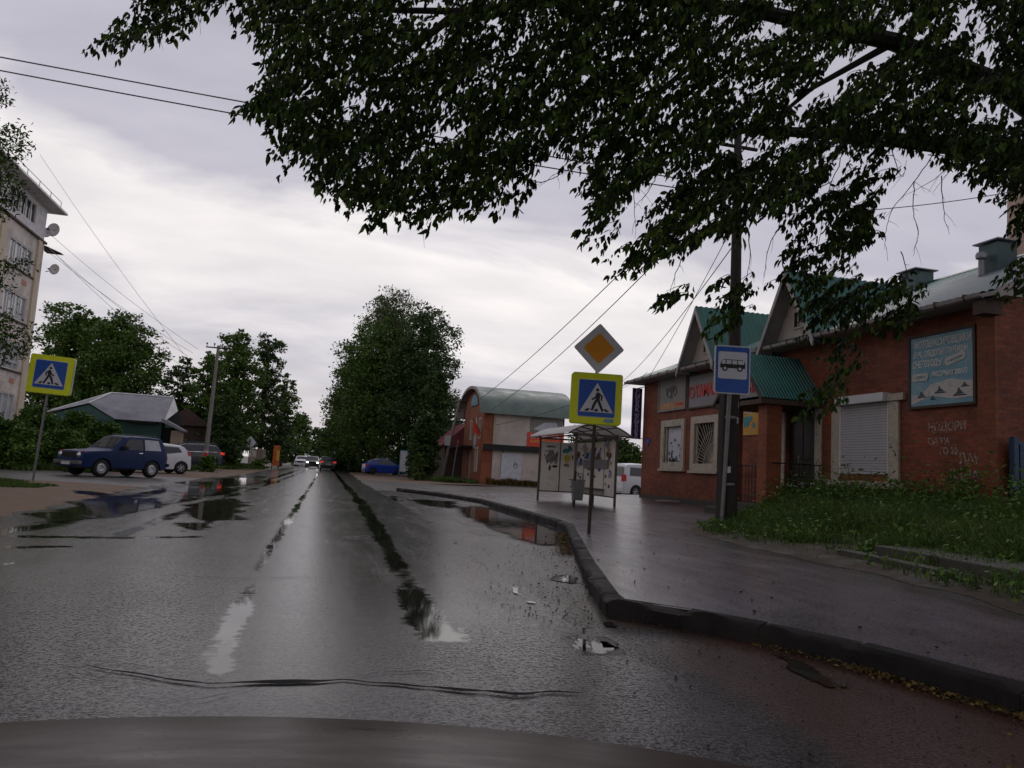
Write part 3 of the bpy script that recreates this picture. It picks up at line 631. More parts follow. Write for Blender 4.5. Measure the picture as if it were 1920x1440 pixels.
for i, (px, top, hwp, lb) in enumerate([(668, 838, 26, 'dark undergrowth bush at the left foot of the tree clump'), (712, 832, 30, 'dark undergrowth bush directly behind the roof of the blue car'), (757, 828, 28, 'dark undergrowth bush behind the poster board'), (640, 846, 18, 'small dark bush by the pale roadside posts')]):
    px_tree('shrub', px, top, 93, hwp, M_LEAF_B, lb, 'undergrowth below the tree clump', -.1, n=5000, leaf=.3, seed=60+i, base=-.15, cat='shrub')
for i, (px, top, Y, hwp, lb, n_) in enumerate([(14, 785, 37, 58, 'nearest hedge shrub at the foot of the apartment block', 11000), (72, 765, 43, 58, 'tall shrub whose top overlaps the left roof slope', 15000), (150, 776, 42, 50, 'middle shrub behind the bonnet of the navy car', 13000),
        (206, 790, 41, 40, 'rounded shrub directly above the navy car roof', 10000), (50, 795, 39, 50, 'low shrub behind the left crossing sign post', 9000), (120, 808, 39.5, 56, 'low leafy shrub in front of the hedge, left of the navy car', 9000), (-30, 770, 38, 66, 'shrub cut off by the left edge of the photo', 9000)]):
    px_tree('shrub', px, top, Y, hwp, M_WEED, lb, 'shrubs of the overgrown hedge on the left', -.05, n=n_, leaf=.15, seed=30+i, base=-.1, cat='shrub')
px_tree('shrub', 394, 856, 51, 22, M_WEED, 'small green bush hiding the foot of the concrete pole', 'bushes on the left verge', .1, n=1500, leaf=.16, seed=50, base=-.1, cat='shrub')
px_tree('shrub', 440, 850, 66, 20, M_WEED, 'small green bush left of the diamond sign post', 'bushes on the left verge', .1, n=1500, leaf=.16, seed=51, base=-.1, cat='shrub')
px_tree('shrub', 488, 860, 72, 18, M_LEAF_A, 'small dark bush by the beige fence', 'bushes on the left verge', .1, n=1200, leaf=.18, seed=52, base=-.1, cat='shrub')

# the near tree whose branches hang over the street: trunk outside the right edge
MAIN = [(495, -330), (470, -20), (500, 45), (480, 90), (455, 130), (445, 175), (462, 198), (500, 205), (522, 225), (540, 250), (530, 265), (552, 290), (580, 315), (605, 335), (640, 345), (660, 372), (705, 385), (735, 400), (775, 415), (815, 420),
        (830, 400), (850, 380), (905, 385), (950, 380), (985, 370), (1000, 330), (1020, 290), (1045, 262), (1085, 258), (1100, 300), (1105, 350), (1115, 420), (1140, 470), (1190, 505), (1215, 500), (1235, 470), (1290, 475), (1330, 440), (1385, 430), (1410, 400),
        (1460, 385), (1510, 365), (1540, 330), (1550, 280), (1610, 270), (1640, 255), (1700, 262), (1745, 272), (1790, 290), (1830, 320), (1900, 360), (2000, 380), (2250, 380), (2250, -330)]
EXTRA = [([(170, 62), (200, 58), (250, 30), (290, -40), (420, -40), (395, 20), (340, 60), (300, 72), (240, 88), (190, 95)], 1.2), ([(400, -30), (500, -30), (485, 20), (455, 40), (430, 12)], .8), ([(450, 10), (470, 15), (478, 50), (462, 60)], .8),
         ([(1235, 545), (1262, 535), (1278, 560), (1250, 580)], 1.0), ([(1348, 525), (1400, 520), (1404, 560), (1392, 600), (1360, 625), (1340, 590)], 1.1),
         ([(1450, 330), (1560, 330), (1640, 350), (1640, 400), (1560, 420), (1480, 400)], .75), ([(1590, 270), (1680, 260), (1680, 330), (1640, 380), (1585, 340)], .7), ([(1560, 400), (1625, 385), (1640, 430), (1625, 470), (1590, 480), (1560, 450)], 1.7),
         ([(1480, 430), (1530, 430), (1545, 480), (1520, 510), (1480, 500)], 1.0), ([(1405, 470), (1428, 465), (1425, 495), (1410, 495)], 1.0), ([(1435, 525), (1465, 522), (1460, 545), (1440, 545)], 1.0),
         ([(1495, 510), (1560, 500), (1640, 540), (1700, 515), (1726, 545), (1720, 600), (1690, 612), (1640, 590), (1560, 615), (1500, 610), (1510, 570)], 1.15), ([(1545, 640), (1600, 645), (1605, 690), (1590, 720), (1560, 700)], 1.1), ([(1515, 735), (1560, 720), (1585, 750), (1545, 775), (1520, 765)], 1.1),
         ([(1890, 330), (1990, 300), (1990, 430), (1905, 430)], 1.0), ([(1880, 490), (1990, 480), (1990, 560), (1900, 540)], 1.0), ([(1870, 400), (1900, 400), (1895, 430), (1870, 425)], .6)]
ntree = empty('boxelder_tree', (11.3, 7.2, .5), 0, 'big leafy tree whose dark branches hang across the top of the picture', 'tree', None)
def sprays(poly, dens, dmin, dmax, step=25, gap=.0):
    xs2 = [p[0] for p in poly]; ys2 = [p[1] for p in poly]; C = []
    y = min(ys2)
    while y < max(ys2):
        x = min(xs2)
        while x < max(xs2):
            for _ in range(2 if dens > 1.25 else 1):
                qx, qy = x+random.uniform(-step, step)*.6, y+random.uniform(-step, step)*.6
                g1 = mnoise.noise(Vector((qx/85., qy/70., 1.3)))+.45*mnoise.noise(Vector((qx/34., qy/30., 7.7)))-(.05 if qx > 1380 else -.10)
                if random.random() < dens and in_poly(qx, qy, poly) and g1 > -.24+gap: C.append((qx, qy, random.uniform(dmin, dmax)))
            x += step
        y += step*.9
    return C
random.seed(11)
C = sprays(MAIN, 1.3, 7.0, 10.5, 23)+sprays([p for p in MAIN], .75, 8.6, 12.0, 28)
for poly, dn in EXTRA: C += sprays(poly, dn, 8.2, 9.6, 19, -.5)
TW = MB(); LP, LD, LS = [], [], []
for i, (qx, qy, D) in enumerate(C):
    d = ray(qx, qy); p = _O+d*D; p = np.array(p)
    out_dir = np.array([-.8+random.uniform(-.6, .6), random.uniform(-.5, .5), -.35+random.uniform(-.35, .2)]); out_dir /= np.linalg.norm(out_dir); ln = random.uniform(.20, .42); sc_ = random.uniform(.75, 1.35)
    a0 = p-out_dir*ln*.5+np.array([0, 0, .05]); pts = []
    for k in range(5):
        t = k/4; q = a0+out_dir*ln*t+np.array([0, 0, -.10*t*t]); pts.append(q)
    if i % 2 == 0 or qx > 1380: TW.tube(pts[:4], [.004, .0035, .003, .002], 4, False)
    for k in range(5):
        for s_ in (-1, 1, 0):
            if s_ == 0 and k % 2: continue
            side = np.cross(out_dir, (0, 0, 1))*s_; nb = random.choice((1, 2, 3))
            root = pts[k]+rng.normal(size=3)*.012
            st = side*.06+np.array([0, 0, -.02])
            for _ in range(nb):
                LP.append(root+st*random.uniform(.2, 1.2)); LD.append(side*.6+out_dir*.4+np.array([0, 0, -1.0])+rng.normal(size=3)*.38); LS.append(sc_*random.uniform(.045, .112)*(1.0 if D < 10 else 1.15))
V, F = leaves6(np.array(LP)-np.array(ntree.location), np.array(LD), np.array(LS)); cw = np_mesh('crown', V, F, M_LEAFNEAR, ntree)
tk = MB(); O_ = Vector(ntree.location)
def rel(pts): return [Vector(p)-O_ for p in pts]
tk.tube(rel([(11.3, 7.2, 0), (11.25, 7.2, 1.5), (11.0, 7.3, 3.0), (10.6, 7.5, 4.6), (9.8, 7.8, 5.8)]), [.42, .32, .28, .24, .2], 14)
limbs = [[(9.8, 7.8, 5.8), (8.6, 8.2, 6.75), (7.2, 8.5, 7.25), (5.2, 8.7, 7.4), (3.2, 8.7, 7.2), (1.2, 8.6, 6.5), (-.8, 8.4, 6.0)],
         [(9.8, 7.8, 5.8), (8.7, 8.8, 6.1), (7.2, 9.4, 6.3), (5.6, 9.6, 6.2), (4.2, 9.6, 5.7)],
         [(7.2, 8.5, 7.25), (6.2, 8.9, 6.6), (5.4, 9.1, 5.8), (4.6, 9.2, 5.1)], [(5.2, 8.7, 7.4), (4.0, 8.9, 6.2), (3.2, 9.0, 5.2), (2.6, 9.0, 4.4)],
         [(3.2, 8.7, 7.2), (2.2, 8.8, 6.0), (1.4, 8.8, 5.0), (1.0, 8.8, 4.2)], [(1.2, 8.6, 6.5), (.2, 8.6, 5.4), (-.6, 8.5, 4.9)], [(9.8, 7.8, 5.8), (9.0, 7.2, 7.6), (7.5, 6.8, 8.8), (5.5, 6.6, 9.4)]]
for l_ in limbs:
    r0 = .17 if l_[0][2] > 5.7 and l_[0][0] > 9 else .05
    if r0 == .05: l_ = l_[:-1]
    n_ = len(l_); tk.tube(rel(l_), [r0*(1-k/(n_-.6)) + .006 for k in range(n_)], 8)
# bare hanging twigs seen against the sky
for pts, D in [([(1760, 275), (1715, 340), (1675, 390), (1660, 440), (1665, 490)], 9.5), ([(1715, 340), (1712, 390), (1722, 440), (1712, 480)], 9.5), ([(1800, 290), (1760, 330), (1690, 370)], 9.6), ([(1660, 250), (1690, 330), (1700, 300)], 9.3),
               ([(1600, 250), (1560, 340), (1540, 420), (1530, 520)], 9.2), ([(1560, 340), (1500, 370), (1430, 390)], 9.2), ([(1460, 420), (1440, 470), (1432, 520)], 9.2), ([(1405, 440), (1405, 500), (1395, 540)], 9.2), ([(1085, 265), (1060, 310), (1010, 350)], 9), ([(1000, 345), (1045, 330), (1090, 300)], 9),
               ([(840, 170), (770, 240), (695, 300)], 8.6), ([(800, 300), (805, 350), (795, 400), (780, 420)], 8.6), ([(1640, 560), (1600, 640), (1570, 720), (1545, 750)], 9), ([(1830, 320), (1880, 350), (1915, 350)], 9.6), ([(1180, 300), (1190, 380), (1185, 440)], 8.8), ([(1230, 330), (1215, 360), (1190, 390)], 8.8),
               ([(1285, 470), (1265, 520), (1255, 555)], 9), ([(1740, 290), (1790, 300), (1750, 360)], 9.6), ([(1765, 330), (1770, 400), (1780, 440)], 9.6), ([(1690, 470), (1700, 520), (1690, 545)], 9.4), ([(200, -20), (290, 20), (330, 30), (370, 20), (470, -30)], 8.2), ([(330, 30), (250, 70), (190, 80)], 8.2)]:
    W_ = [_O+ray(x, y)*D for x, y in pts]; W2 = [2*W_[0]-W_[1]]+W_+[2*W_[-1]-W_[-2]]; S_ = []
    for j in range(1, len(W2)-2):
        for k in range(6):
            t = k/6; S_.append(.5*((2*W2[j])+(-W2[j-1]+W2[j+1])*t+(2*W2[j-1]-5*W2[j]+4*W2[j+1]-W2[j+2])*t*t+(-W2[j-1]+3*W2[j]-3*W2[j+1]+W2[j+2])*t**3)+rng.normal(size=3)*.006)
    S_.append(W_[-1]); tk.tube(rel([tuple(q) for q in S_]), [.0065-.0045*k/(len(S_)-1) for k in range(len(S_))], 5)
    for j in range(3, len(S_)-2, 3):
        e1 = S_[j]+np.array([random.gauss(0, .10), random.gauss(0, .05), -abs(random.gauss(.10, .08))]); tk.tube(rel([tuple(S_[j]), tuple((S_[j]+e1)/2+np.array([.01, 0, .012])), tuple(e1)]), [.003, .0022, .0012], 4)
tk.build('trunk', M_BARK, ntree, smooth=True); TWo = MB(); TWo.v = [tuple(Vector(v)-O_) for v in TW.v]; TWo.f = TW.f; tw = TWo.build('twigs', M_BARK, ntree)

# left foreground tree, mostly out of frame
lt = empty('broadleaf_tree', (-11.2, 19.5, 0), 0, 'dark leafy tree cut off by the left edge, in front of the apartment block', 'tree')
LPOLY = [([(-90, 120), (-5, 150), (22, 165), (8, 200), (-90, 220)], .9), ([(-90, 215), (15, 235), (52, 250), (62, 268), (38, 290), (22, 330), (52, 352), (30, 380), (8, 400), (-90, 420)], 1.15), ([(-90, 480), (15, 480), (55, 485), (50, 500), (15, 520), (-90, 530)], .8), ([(-90, 530), (10, 530), (25, 545), (-10, 560), (-90, 560)], .6), ([(-90, 585), (15, 590), (32, 625), (62, 610), (68, 640), (36, 665), (-10, 680), (-90, 680)], 1.0)]
LP, LD, LS = [], [], []
for poly, dn in LPOLY:
    for qx, qy, D in sprays(poly, dn, 18.6, 21.5, 11, -.6):
        p = _O+ray(qx, qy)*D
        for k in range(16): LP.append(p+rng.normal(size=3)*.11); LD.append(np.array([.4, 0, -.3])+rng.normal(size=3)*.7); LS.append(random.uniform(.07, .13))
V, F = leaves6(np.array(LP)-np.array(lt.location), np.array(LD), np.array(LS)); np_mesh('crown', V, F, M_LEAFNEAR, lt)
b_ = MB(); b_.tube([(0, 0, -.2), (.1, 0, 3), (.2, 0, 6), (.3, 0, 9.5)], [.3, .22, .16, .06], 10)
for z0, dx, z1 in ((3.5, 2.6, 4.9), (5, 2.9, 6.3), (6.5, 2.6, 7.6), (7.5, 2.4, 8.6), (4, 2.2, 5.4)): b_.tube([(.15, 0, z0), (dx*.55, .2, z0+.8), (dx, .3, z1)], [.07, .04, .012], 6)
b_.build('trunk', M_BARK, lt, smooth=True)

# grass: verge by the shop
gb = MB()
def verge_edge(y): return lerp_tab(EDGE, y)
gys = arange(-5, 19.6, .3); nu = 18
P_ = []
for y in gys:
    a = verge_edge(y)+.30*nz(y*.9, 2, 1)-.12; b = 12.9
    for i in range(nu+1):
        x = a+(b-a)*i/nu; P_.append((x, y, walk_z(x, y)+.004+.03*sm((x-a)/.4)+.03*nz(x*1.5, y*1.5, 1)*sm((x-a)/1)))
gb.add(P_, [(j*(nu+1)+i, j*(nu+1)+i+1, (j+1)*(nu+1)+i+1, (j+1)*(nu+1)+i) for j in range(len(gys)-1) for i in range(nu)])
tag(gb.build('verge', M_SOIL, smooth=True), kind='structure')
BARE = [tuple(gz(1480, 1030, .28)[:2])+(1.0, .75), tuple(gz(1545, 1048, .28)[:2])+(.75, .8), tuple(gz(1590, 1075, .26)[:2])+(.35, .9)]
def blades(n, fpos, hmin, hmax, w=.008, lean=.35, name='grass', mat=None, label='', cat='grass'):
    P = []; H = []
    while len(P) < n:
        q = fpos()
        if q is None: continue
        P.append(q[:3]); H.append(q[3])
    P = np.array(P); H = np.array(H)*rng.uniform(hmin, hmax, n); a = rng.uniform(0, 2*math.pi, n); dx = np.stack([np.cos(a), np.sin(a), 0*a], 1)
    ln = rng.normal(size=(n, 3))*lean; ln[:, 2] = 0; W = (w*rng.uniform(.7, 1.5, n))[:, None]
    mid = P+np.stack([0*H, 0*H, H*.6], 1)+ln*H[:, None]*.35; tip = P+np.stack([0*H, 0*H, H*.95], 1)+ln*H[:, None]
    V = np.stack([P-dx*W, P+dx*W, mid+dx*W*.8, mid-dx*W*.8, tip, tip], 1); V[:, 5] = V[:, 4]+dx*W*.15
    b = np.arange(n)[:, None]*6; F = np.concatenate([b+np.array([[0, 1, 2, 3]]), b+np.array([[3, 2, 5, 4]])])
    o = np_mesh(name, V.reshape(-1, 3), F, mat or M_GRASS); return tag(o, label, cat, None, 'stuff')
def verge_pos():
    y = random.uniform(2.5, 19.2) if random.random() < .8 else random.uniform(-4, 3); e0 = verge_edge(y)+.34*nz(y*.9, 2, 1)+.05
    x = e0+(12.35-e0)*random.random()**1.0; t = x-e0
    for bx, by, rx, ry in BARE:
        if ((x-bx)/rx)**2+((y-by)/ry)**2 < 1+.5*nz(x*2, y*2, 1) and random.random() < .93: return None
    if 6.35 < x < 7.6 and 6.2 < y < 8.6 and random.random() < .8: return None
    g = nz(x*1.1, y*1.1, 1); 
    if g+.5*nz(x*3, y*3, 1) < -.12 and random.random() < .8: return None
    if random.random() > .12+.88*min(1, max(0, t)/1.0): return None
    return (x, y, walk_z(x, y)+.01, (.45+.8*min(1, max(0, t)/2.2))*(1+.5*g))
blades(80000, verge_pos, .13, .32, .006, .4, 'grass', M_GRASS, 'long uncut grass covering the bank in front of the brick shop')
def weed_mass(n, fpos, name, label, mat, s0=.05, s1=.10):
    P = []
    while len(P) < n:
        q = fpos()
        if q is None: continue
        for _ in range(7): P.append((q[0]+random.gauss(0, .07), q[1]+random.gauss(0, .07), q[2]+abs(random.gauss(0, .10))*q[3]+.03))
    P = np.array(P); V, F = leaves6(P, rng.normal(size=(len(P), 3))*np.array([1, 1, .5])+np.array([0, 0, .25]), rng.uniform(s0, s1, len(P)))
    return tag(np_mesh(name, V, F, mat), label, 'weeds', None, 'stuff')
weed_mass(42000, verge_pos, 'weeds', 'low broad leaved weeds growing through the grass bank', M_WEED)
def tall_weed_pos():
    y = random.uniform(7, 18.8); x = 12.3-abs(random.gauss(0, .9))
    if x < verge_edge(y)+.5: return None
    return (x, y, walk_z(x, y), 3.0*(1+.8*nz(x*2, y*2, 1)))
weed_mass(14000, tall_weed_pos, 'weeds', 'taller weeds crowding the foot of the brick wall', M_WEED, .05, .11)
def flower_pos():
    y = random.choice([random.uniform(16.2, 18.8), random.uniform(15, 17)]); x = random.uniform(10.6, 12.2); return (x, y, walk_z(x, y)+random.uniform(.32, .62), 1)
P = []
for _ in range(34):
    q = flower_pos(); k = random.randint(6, 16)
    for _ in range(k): P.append((q[0]+random.gauss(0, .03), q[1]+random.gauss(0, .03), q[2]+random.gauss(0, .008)))
V, F = quads(np.array(P), np.full(len(P), .022), .2); tag(np_mesh('white_flowers', V, F, M_LETW), 'tiny white umbel flowers in the weeds by the dark door', 'flowers', None, 'stuff')
# grass islands left
def patch_pos(cx_, cy_, rx, ry, z=.0, h=1.0):
    def f():
        a = random.uniform(0, 6.283); r_ = math.sqrt(random.random()); x = cx_+math.cos(a)*rx*r_; y = cy_+math.sin(a)*ry*r_
        if nz(x*.8, y*.8, 1) < -.15+.5*(r_**3): return None
        return (x, y, z, h*(1.2-r_*.8))
    return f
blades(9000, patch_pos(-9.2, 22.6, 3.0, 2.6, .03), .08, .20, .012, .4, 'grass', M_GRASS, 'patch of short grass around the foot of the left crossing sign')
blades(9000, patch_pos(-14.5, 37.8, 6.5, 2.6, 0), .2, .5, .02, .4, 'grass', M_GRASS, 'long grass edging the hedge on the left')
blades(6000, patch_pos(-8.6, 52, 2.4, 4, .05), .2, .45, .03, .4, 'grass', M_GRASS, 'rough grass around the foot of the concrete pole')
blades(5000, patch_pos(-6.5, 72, 2.6, 12, .1), .2, .4, .03, .4, 'grass', M_GRASS, 'rough verge grass below the diamond sign')
blades(6000, patch_pos(9.6, 56.5, 2.2, 4.5, .1), .15, .45, .03, .4, 'grass', M_GRASS, 'grass tuft area around the poles by the arched roof building')
def strip_pos():
    x = random.uniform(11.8, 20); return (x, 53.5+random.uniform(-.6, .6), .12, .8+.5*nz(x, 1, 1))
blades(3500, strip_pos, .25, .6, .03, .4, 'grass', M_LITTER, 'dry yellowish grass strip along the cream wall')
# fallen leaf litter in the gutters
def litter():
    P = []
    while len(P) < 900:
        y = random.choice((random.uniform(3.0, 4.4), random.uniform(2.4, 5.0))); x = kx(y)-.02-abs(random.gauss(0, .06)); P.append((x, y, .014+random.random()*.02))
    while len(P) < 2300:
        y = random.uniform(10.2, 14.0); x = kx(y)-.03-abs(random.gauss(0, .10)); P.append((x, y, .018+random.random()*.015))
    for _ in range(260):
        y = random.uniform(2.6, 12); x = random.uniform(kx(y)-1.0, kx(y)+1.8); P.append((x, y, (walk_z(x, y) if x > kx(y)+.15 else .0)+.012))
    P = np.array(P); V, F = quads(P, rng.uniform(.018, .04, len(P)), .12); tag(np_mesh('leaf_litter', V, F, M_LITTER), 'wet yellow and brown fallen leaves along the kerb', 'leaf litter', None, 'stuff')
litter()
def gravel():
    V = []; F = []; base = np.array([(1, 0, 0), (-1, 0, 0), (0, 1, 0), (0, -1, 0), (0, 0, 1), (0, 0, -1)], float); fc = [(0, 2, 4), (2, 1, 4), (1, 3, 4), (3, 0, 4), (2, 0, 5), (1, 2, 5), (3, 1, 5), (0, 3, 5)]
    for _ in range(1500):
        y = 2.4+11*random.random()**1.6; t = random.random(); x = kx(y)-abs(random.gauss(0, .45)) if t < .75 else random.uniform(1.4, kx(y))
        s_ = random.uniform(.003, .011)*(1.6 if random.random() < .08 else 1); b = len(V); c_ = np.array([x, y, .016+s_*.4])
        for q in base: V.append(tuple(c_+q*s_*rng.uniform(.5, 1.2, 3)*np.array([1, 1, .7])))
        F += [(b+i, b+j, b+k) for i, j, k in fc]
    return tag(np_mesh('gravel', V, F, M_SOIL), 'small dark stones and clods scattered along the kerb', 'gravel', None, 'stuff')
gravel()
# sapling at the wall
sp_ = gx(1810, 962, 12.1); sap = empty('sapling', (12.05, sp_[1], .7), 0, 'thin young sapling growing against the brick wall below the graffiti', 'sapling')
m_ = MB(); m_.tube([(0, 0, -.1), (-.03, .03, .35), (.0, .08, .7), (-.02, .12, .98)], [.012, .010, .007, .003], 5)
LP, LD = [], []
for k in range(90):
    t = random.uniform(.25, 1); LP.append((random.gauss(0, .18), .1*t+random.gauss(0, .14), .98*t)); LD.append((random.gauss(0, 1), random.gauss(0, 1), -.2))
V, F = leaves6(np.array(LP), np.array(LD), rng.uniform(.10, .17, 90)); np_mesh('foliage', V, F, M_WEED, sap); m_.build('stem', M_BARK, sap)

# ------------------------------------------------------------------ wall with openings
def wall(mb, P, u0, u1, v0, v1, holes, t=.18):
    us = sorted(set([u0, u1]+[h[0] for h in holes]+[h[1] for h in holes])); vs = sorted(set([v0, v1]+[h[2] for h in holes]+[h[3] for h in holes]))
    us = [u for u in us if u0 <= u <= u1]; vs = [v for v in vs if v0 <= v <= v1]
    for a, b in zip(us, us[1:]):
        for c, d in zip(vs, vs[1:]):
            m, n = (a+b)/2, (c+d)/2
            if any(h[0] < m < h[1] and h[2] < n < h[3] for h in holes): continue
            mb.quad(P(a, c, 0), P(b, c, 0), P(b, d, 0), P(a, d, 0))
    for a, b, c, d in holes:
        mb.quad(P(a, c, 0), P(b, c, 0), P(b, c, t), P(a, c, t)); mb.quad(P(a, d, 0), P(b, d, 0), P(b, d, t), P(a, d, t))
        mb.quad(P(a, c, 0), P(a, d, 0), P(a, d, t), P(a, c, t)); mb.quad(P(b, c, 0), P(b, d, 0), P(b, d, t), P(b, c, t))
    return mb
def frame_ring(mb, P, a, b, c, d, wdt, d0, d1):
    """rectangular ring between depth d0 and d1 around the opening a..b, c..d (outer size), width wdt"""
    for (p, q, r_, s_) in ((a, b, c, c+wdt), (a, b, d-wdt, d), (a, a+wdt, c+wdt, d-wdt), (b-wdt, b, c+wdt, d-wdt)):
        v = [P(p, r_, d0), P(q, r_, d0), P(q, s_, d0), P(p, s_, d0), P(p, r_, d1), P(q, r_, d1), P(q, s_, d1), P(p, s_, d1)]
        mb.add(v, [(0, 1, 2, 3), (4, 7, 6, 5), (0, 4, 5, 1), (1, 5, 6, 2), (2, 6, 7, 3), (3, 7, 4, 0)])
    return mb
def pbox(mb, P, a, b, c, d, d0, d1):
    v = [P(a, c, d0), P(b, c, d0), P(b, d, d0), P(a, d, d0), P(a, c, d1), P(b, c, d1), P(b, d, d1), P(a, d, d1)]
    return mb.add(v, [(0, 1, 2, 3), (4, 7, 6, 5), (0, 4, 5, 1), (1, 5, 6, 2), (2, 6, 7, 3), (3, 7, 4, 0)])
def rib(t, pitch, amp):
    f = (t/pitch) % 1.0; return amp*max(0, min(1, 3.2*(1-abs(f-.5)*2)-1.1))
def rrect(cx_, cy_, w_, h_, r_, n=5):
    P = []
    for sx, sy, a0 in ((1, -1, -90), (1, 1, 0), (-1, 1, 90), (-1, -1, 180)):
        for k in range(n+1):
            a = R(a0+90*k/n); P.append((cx_+sx*(w_/2-r_)+r_*math.cos(a), cy_+sy*(h_/2-r_)+r_*math.sin(a)))
    return P
def flat(mb, pts, y0, y1, T=lambda u, v: (u, v)):
    """polygon in the x-z plane extruded from y0 (front, towards -y) to y1"""
    P = [T(u, v) for u, v in pts]; return mb.prism([(u, y0, v) for u, v in P], (0, y1-y0, 0))

# ------------------------------------------------------------------ the brick shop
FX = 12.4
def PF(u, v, d): return (FX+d, u, v)           # facade facing the street; u = world Y, v = Z
shop = empty('brick_shop', (FX, 20, .4), 0, 'red brick shop with steep green gabled roof and tall ventilation stacks', 'shop')
shop.location = (0, 0, 0)
W1, W2, WS, WD = (24.95, 26.35, 1.66, 3.12), (22.60, 23.98, 1.62, 3.14), (14.78, 16.42, 1.52, 3.16), (17.42, 18.74, .72, 3.2)
m_ = MB(); wall(m_, PF, 11.9, 28.4, -.3, 4.92, [W1, W2, WS, WD], .20); m_.build('wall', M_BRICK, shop)
m_ = MB(); m_.quad((FX, 11.9, -.3), (21.4, 11.9, -.3), (21.4, 11.9, 7.0), (FX, 11.9, 4.92)); m_.poly([(21.4, 11.9, 4.9), (21.4, 28.4, 4.9), (21.4, 28.4, -.3), (21.4, 11.9, -.3)]); m_.quad((FX, 28.4, -.3), (21.4, 28.4, -.3), (21.4, 28.4, 4.9), (FX, 28.4, 4.9)); m_.build('wall', M_BRICK, shop)
m_ = MB(); m_.box(FX-.06, FX, 11.9, 12.32, -.3, 4.9); m_.box(FX-.06, FX, 21.9, 22.2, -.3, 3.6); m_.build('pilaster', M_BRICKO, shop)
m_ = MB(); m_.box(FX-.05, FX-.001, 19.8, 28.42, -.3, .52); m_.build('plinth', M_CONCD, shop)
for pts in (("НОДОРИ", 13.15, 2.52, .25), ("СИ ТИ", 13.35, 2.22, .20), ("ГО 20", 13.1, 2.02, .20), ("ЛАК", 12.55, 1.86, .30), ("СЛ-ЗА", 12.72, 1.55, .26), ("Т", 13.05, 1.4, .22)):
    lettering(pts[0], pts[3], M_GRAF, frame4((FX-.006, pts[1], pts[2]), (0, -1, 0), (0, .06, 1)), shop, .002, 'graffiti', random.uniform(-.2, .2), .9, bold=.004)
def deep_window(Wd, name, kind):
    a, b, c, d = Wd; f = MB(); frame_ring(f, PF, a-.24, b+.24, c-.14, d+.17, .24, -.07, .0); pbox(f, PF, a-.30, b+.30, c-.22, c-.14, -.13, 0)
    wn = f.build(name, M_CREAM, shop, bevel=.006)
    f = MB(); frame_ring(f, PF, a, b, c, d, .07, .02, .08); f.build('frame', M_CREAM, wn)
    if kind == 'bars':
        f = MB(); pbox(f, PF, a, b, c, d, .14, .15); f.build('pane', M_GLASS, wn); f = MB()
        for k in range(15):     # sunburst grille
            an = R(2+86*k/14); L_ = 2.6; x0, z0 = a+.05, c+.05; x1, z1 = x0+L_*math.cos(an), z0+L_*math.sin(an); tt = min((b-.05-x0)/max(1e-3, x1-x0), (d-.05-z0)/max(1e-3, z1-z0), 1)
            f.bar((FX+.02, x0, z0), (FX+.02, x0+(x1-x0)*tt, z0+(z1-z0)*tt), .010, n=5)
        for rr in (.35, .75, 1.15): f.tube([(FX+.02, a+.05+rr*math.cos(R(q)), c+.05+rr*math.sin(R(q))) for q in range(0, 91, 10)], .009, 5)
        f.build('grille', M_CREAM, wn)
    else:
        f = MB(); pbox(f, PF, a+.07, b-.07, c+.07, d-.07, .10, .12); f.build('poster', M_POSTW, wn); f = MB()
        rr = random.Random(5)
        for k in range(34):
            y_, z_ = rr.uniform(a+.14, b-.16), c+.12+abs(rr.gauss(0, .34)); 
            if z_ > d-.3: continue
            s_ = rr.uniform(.04, .13); f.prism([(FX+.095, y_+s_*math.cos(q)*rr.uniform(.5, 1), z_+s_*.7*math.sin(q)*rr.uniform(.5, 1)) for q in [k2*6.283/7 for k2 in range(7)]], (-.003, 0, 0))
        f.build('poster_print', paint('poster_print', (.10, .12, .14), .5, var=.6, scale=9), wn)
    return wn
deep_window(W1, 'window', 'poster'); deep_window(W2, 'window', 'bars')
# roller shutter window
a, b, c, d = WS; f = MB(); pbox(f, PF, a-.34, a-.02, c-.16, d+.0, -.06, 0); pbox(f, PF, b+.02, b+.34, c-.16, d, -.04, 0); pbox(f, PF, a-.46, b+.9, c-.32, c-.16, -.11, 0); pbox(f, PF, a-.52, a-.02, d+.0, d+.16, -.10, 0); sw = f.build('window', M_CREAM, shop, bevel=.006)
f = MB()
nsl = 26
for k in range(nsl):
    z0 = c+(d-c)*k/nsl; z1 = c+(d-c)*(k+1)/nsl-.008; pbox(f, PF, a+.02, b-.02, z0, z1, -.02, .01)
f.build('roller_shutter', M_SHUTTER, sw, bevel=.004); f = MB(); pbox(f, PF, a-.02, b+.02, d+.0, d+.2, -.2, .0); pbox(f, PF, a-.02, a+.02, c, d, -.05, .02); pbox(f, PF, b-.02, b+.02, c, d, -.05, .02); f.build('shutter_box', M_WHITE, sw, bevel=.01)
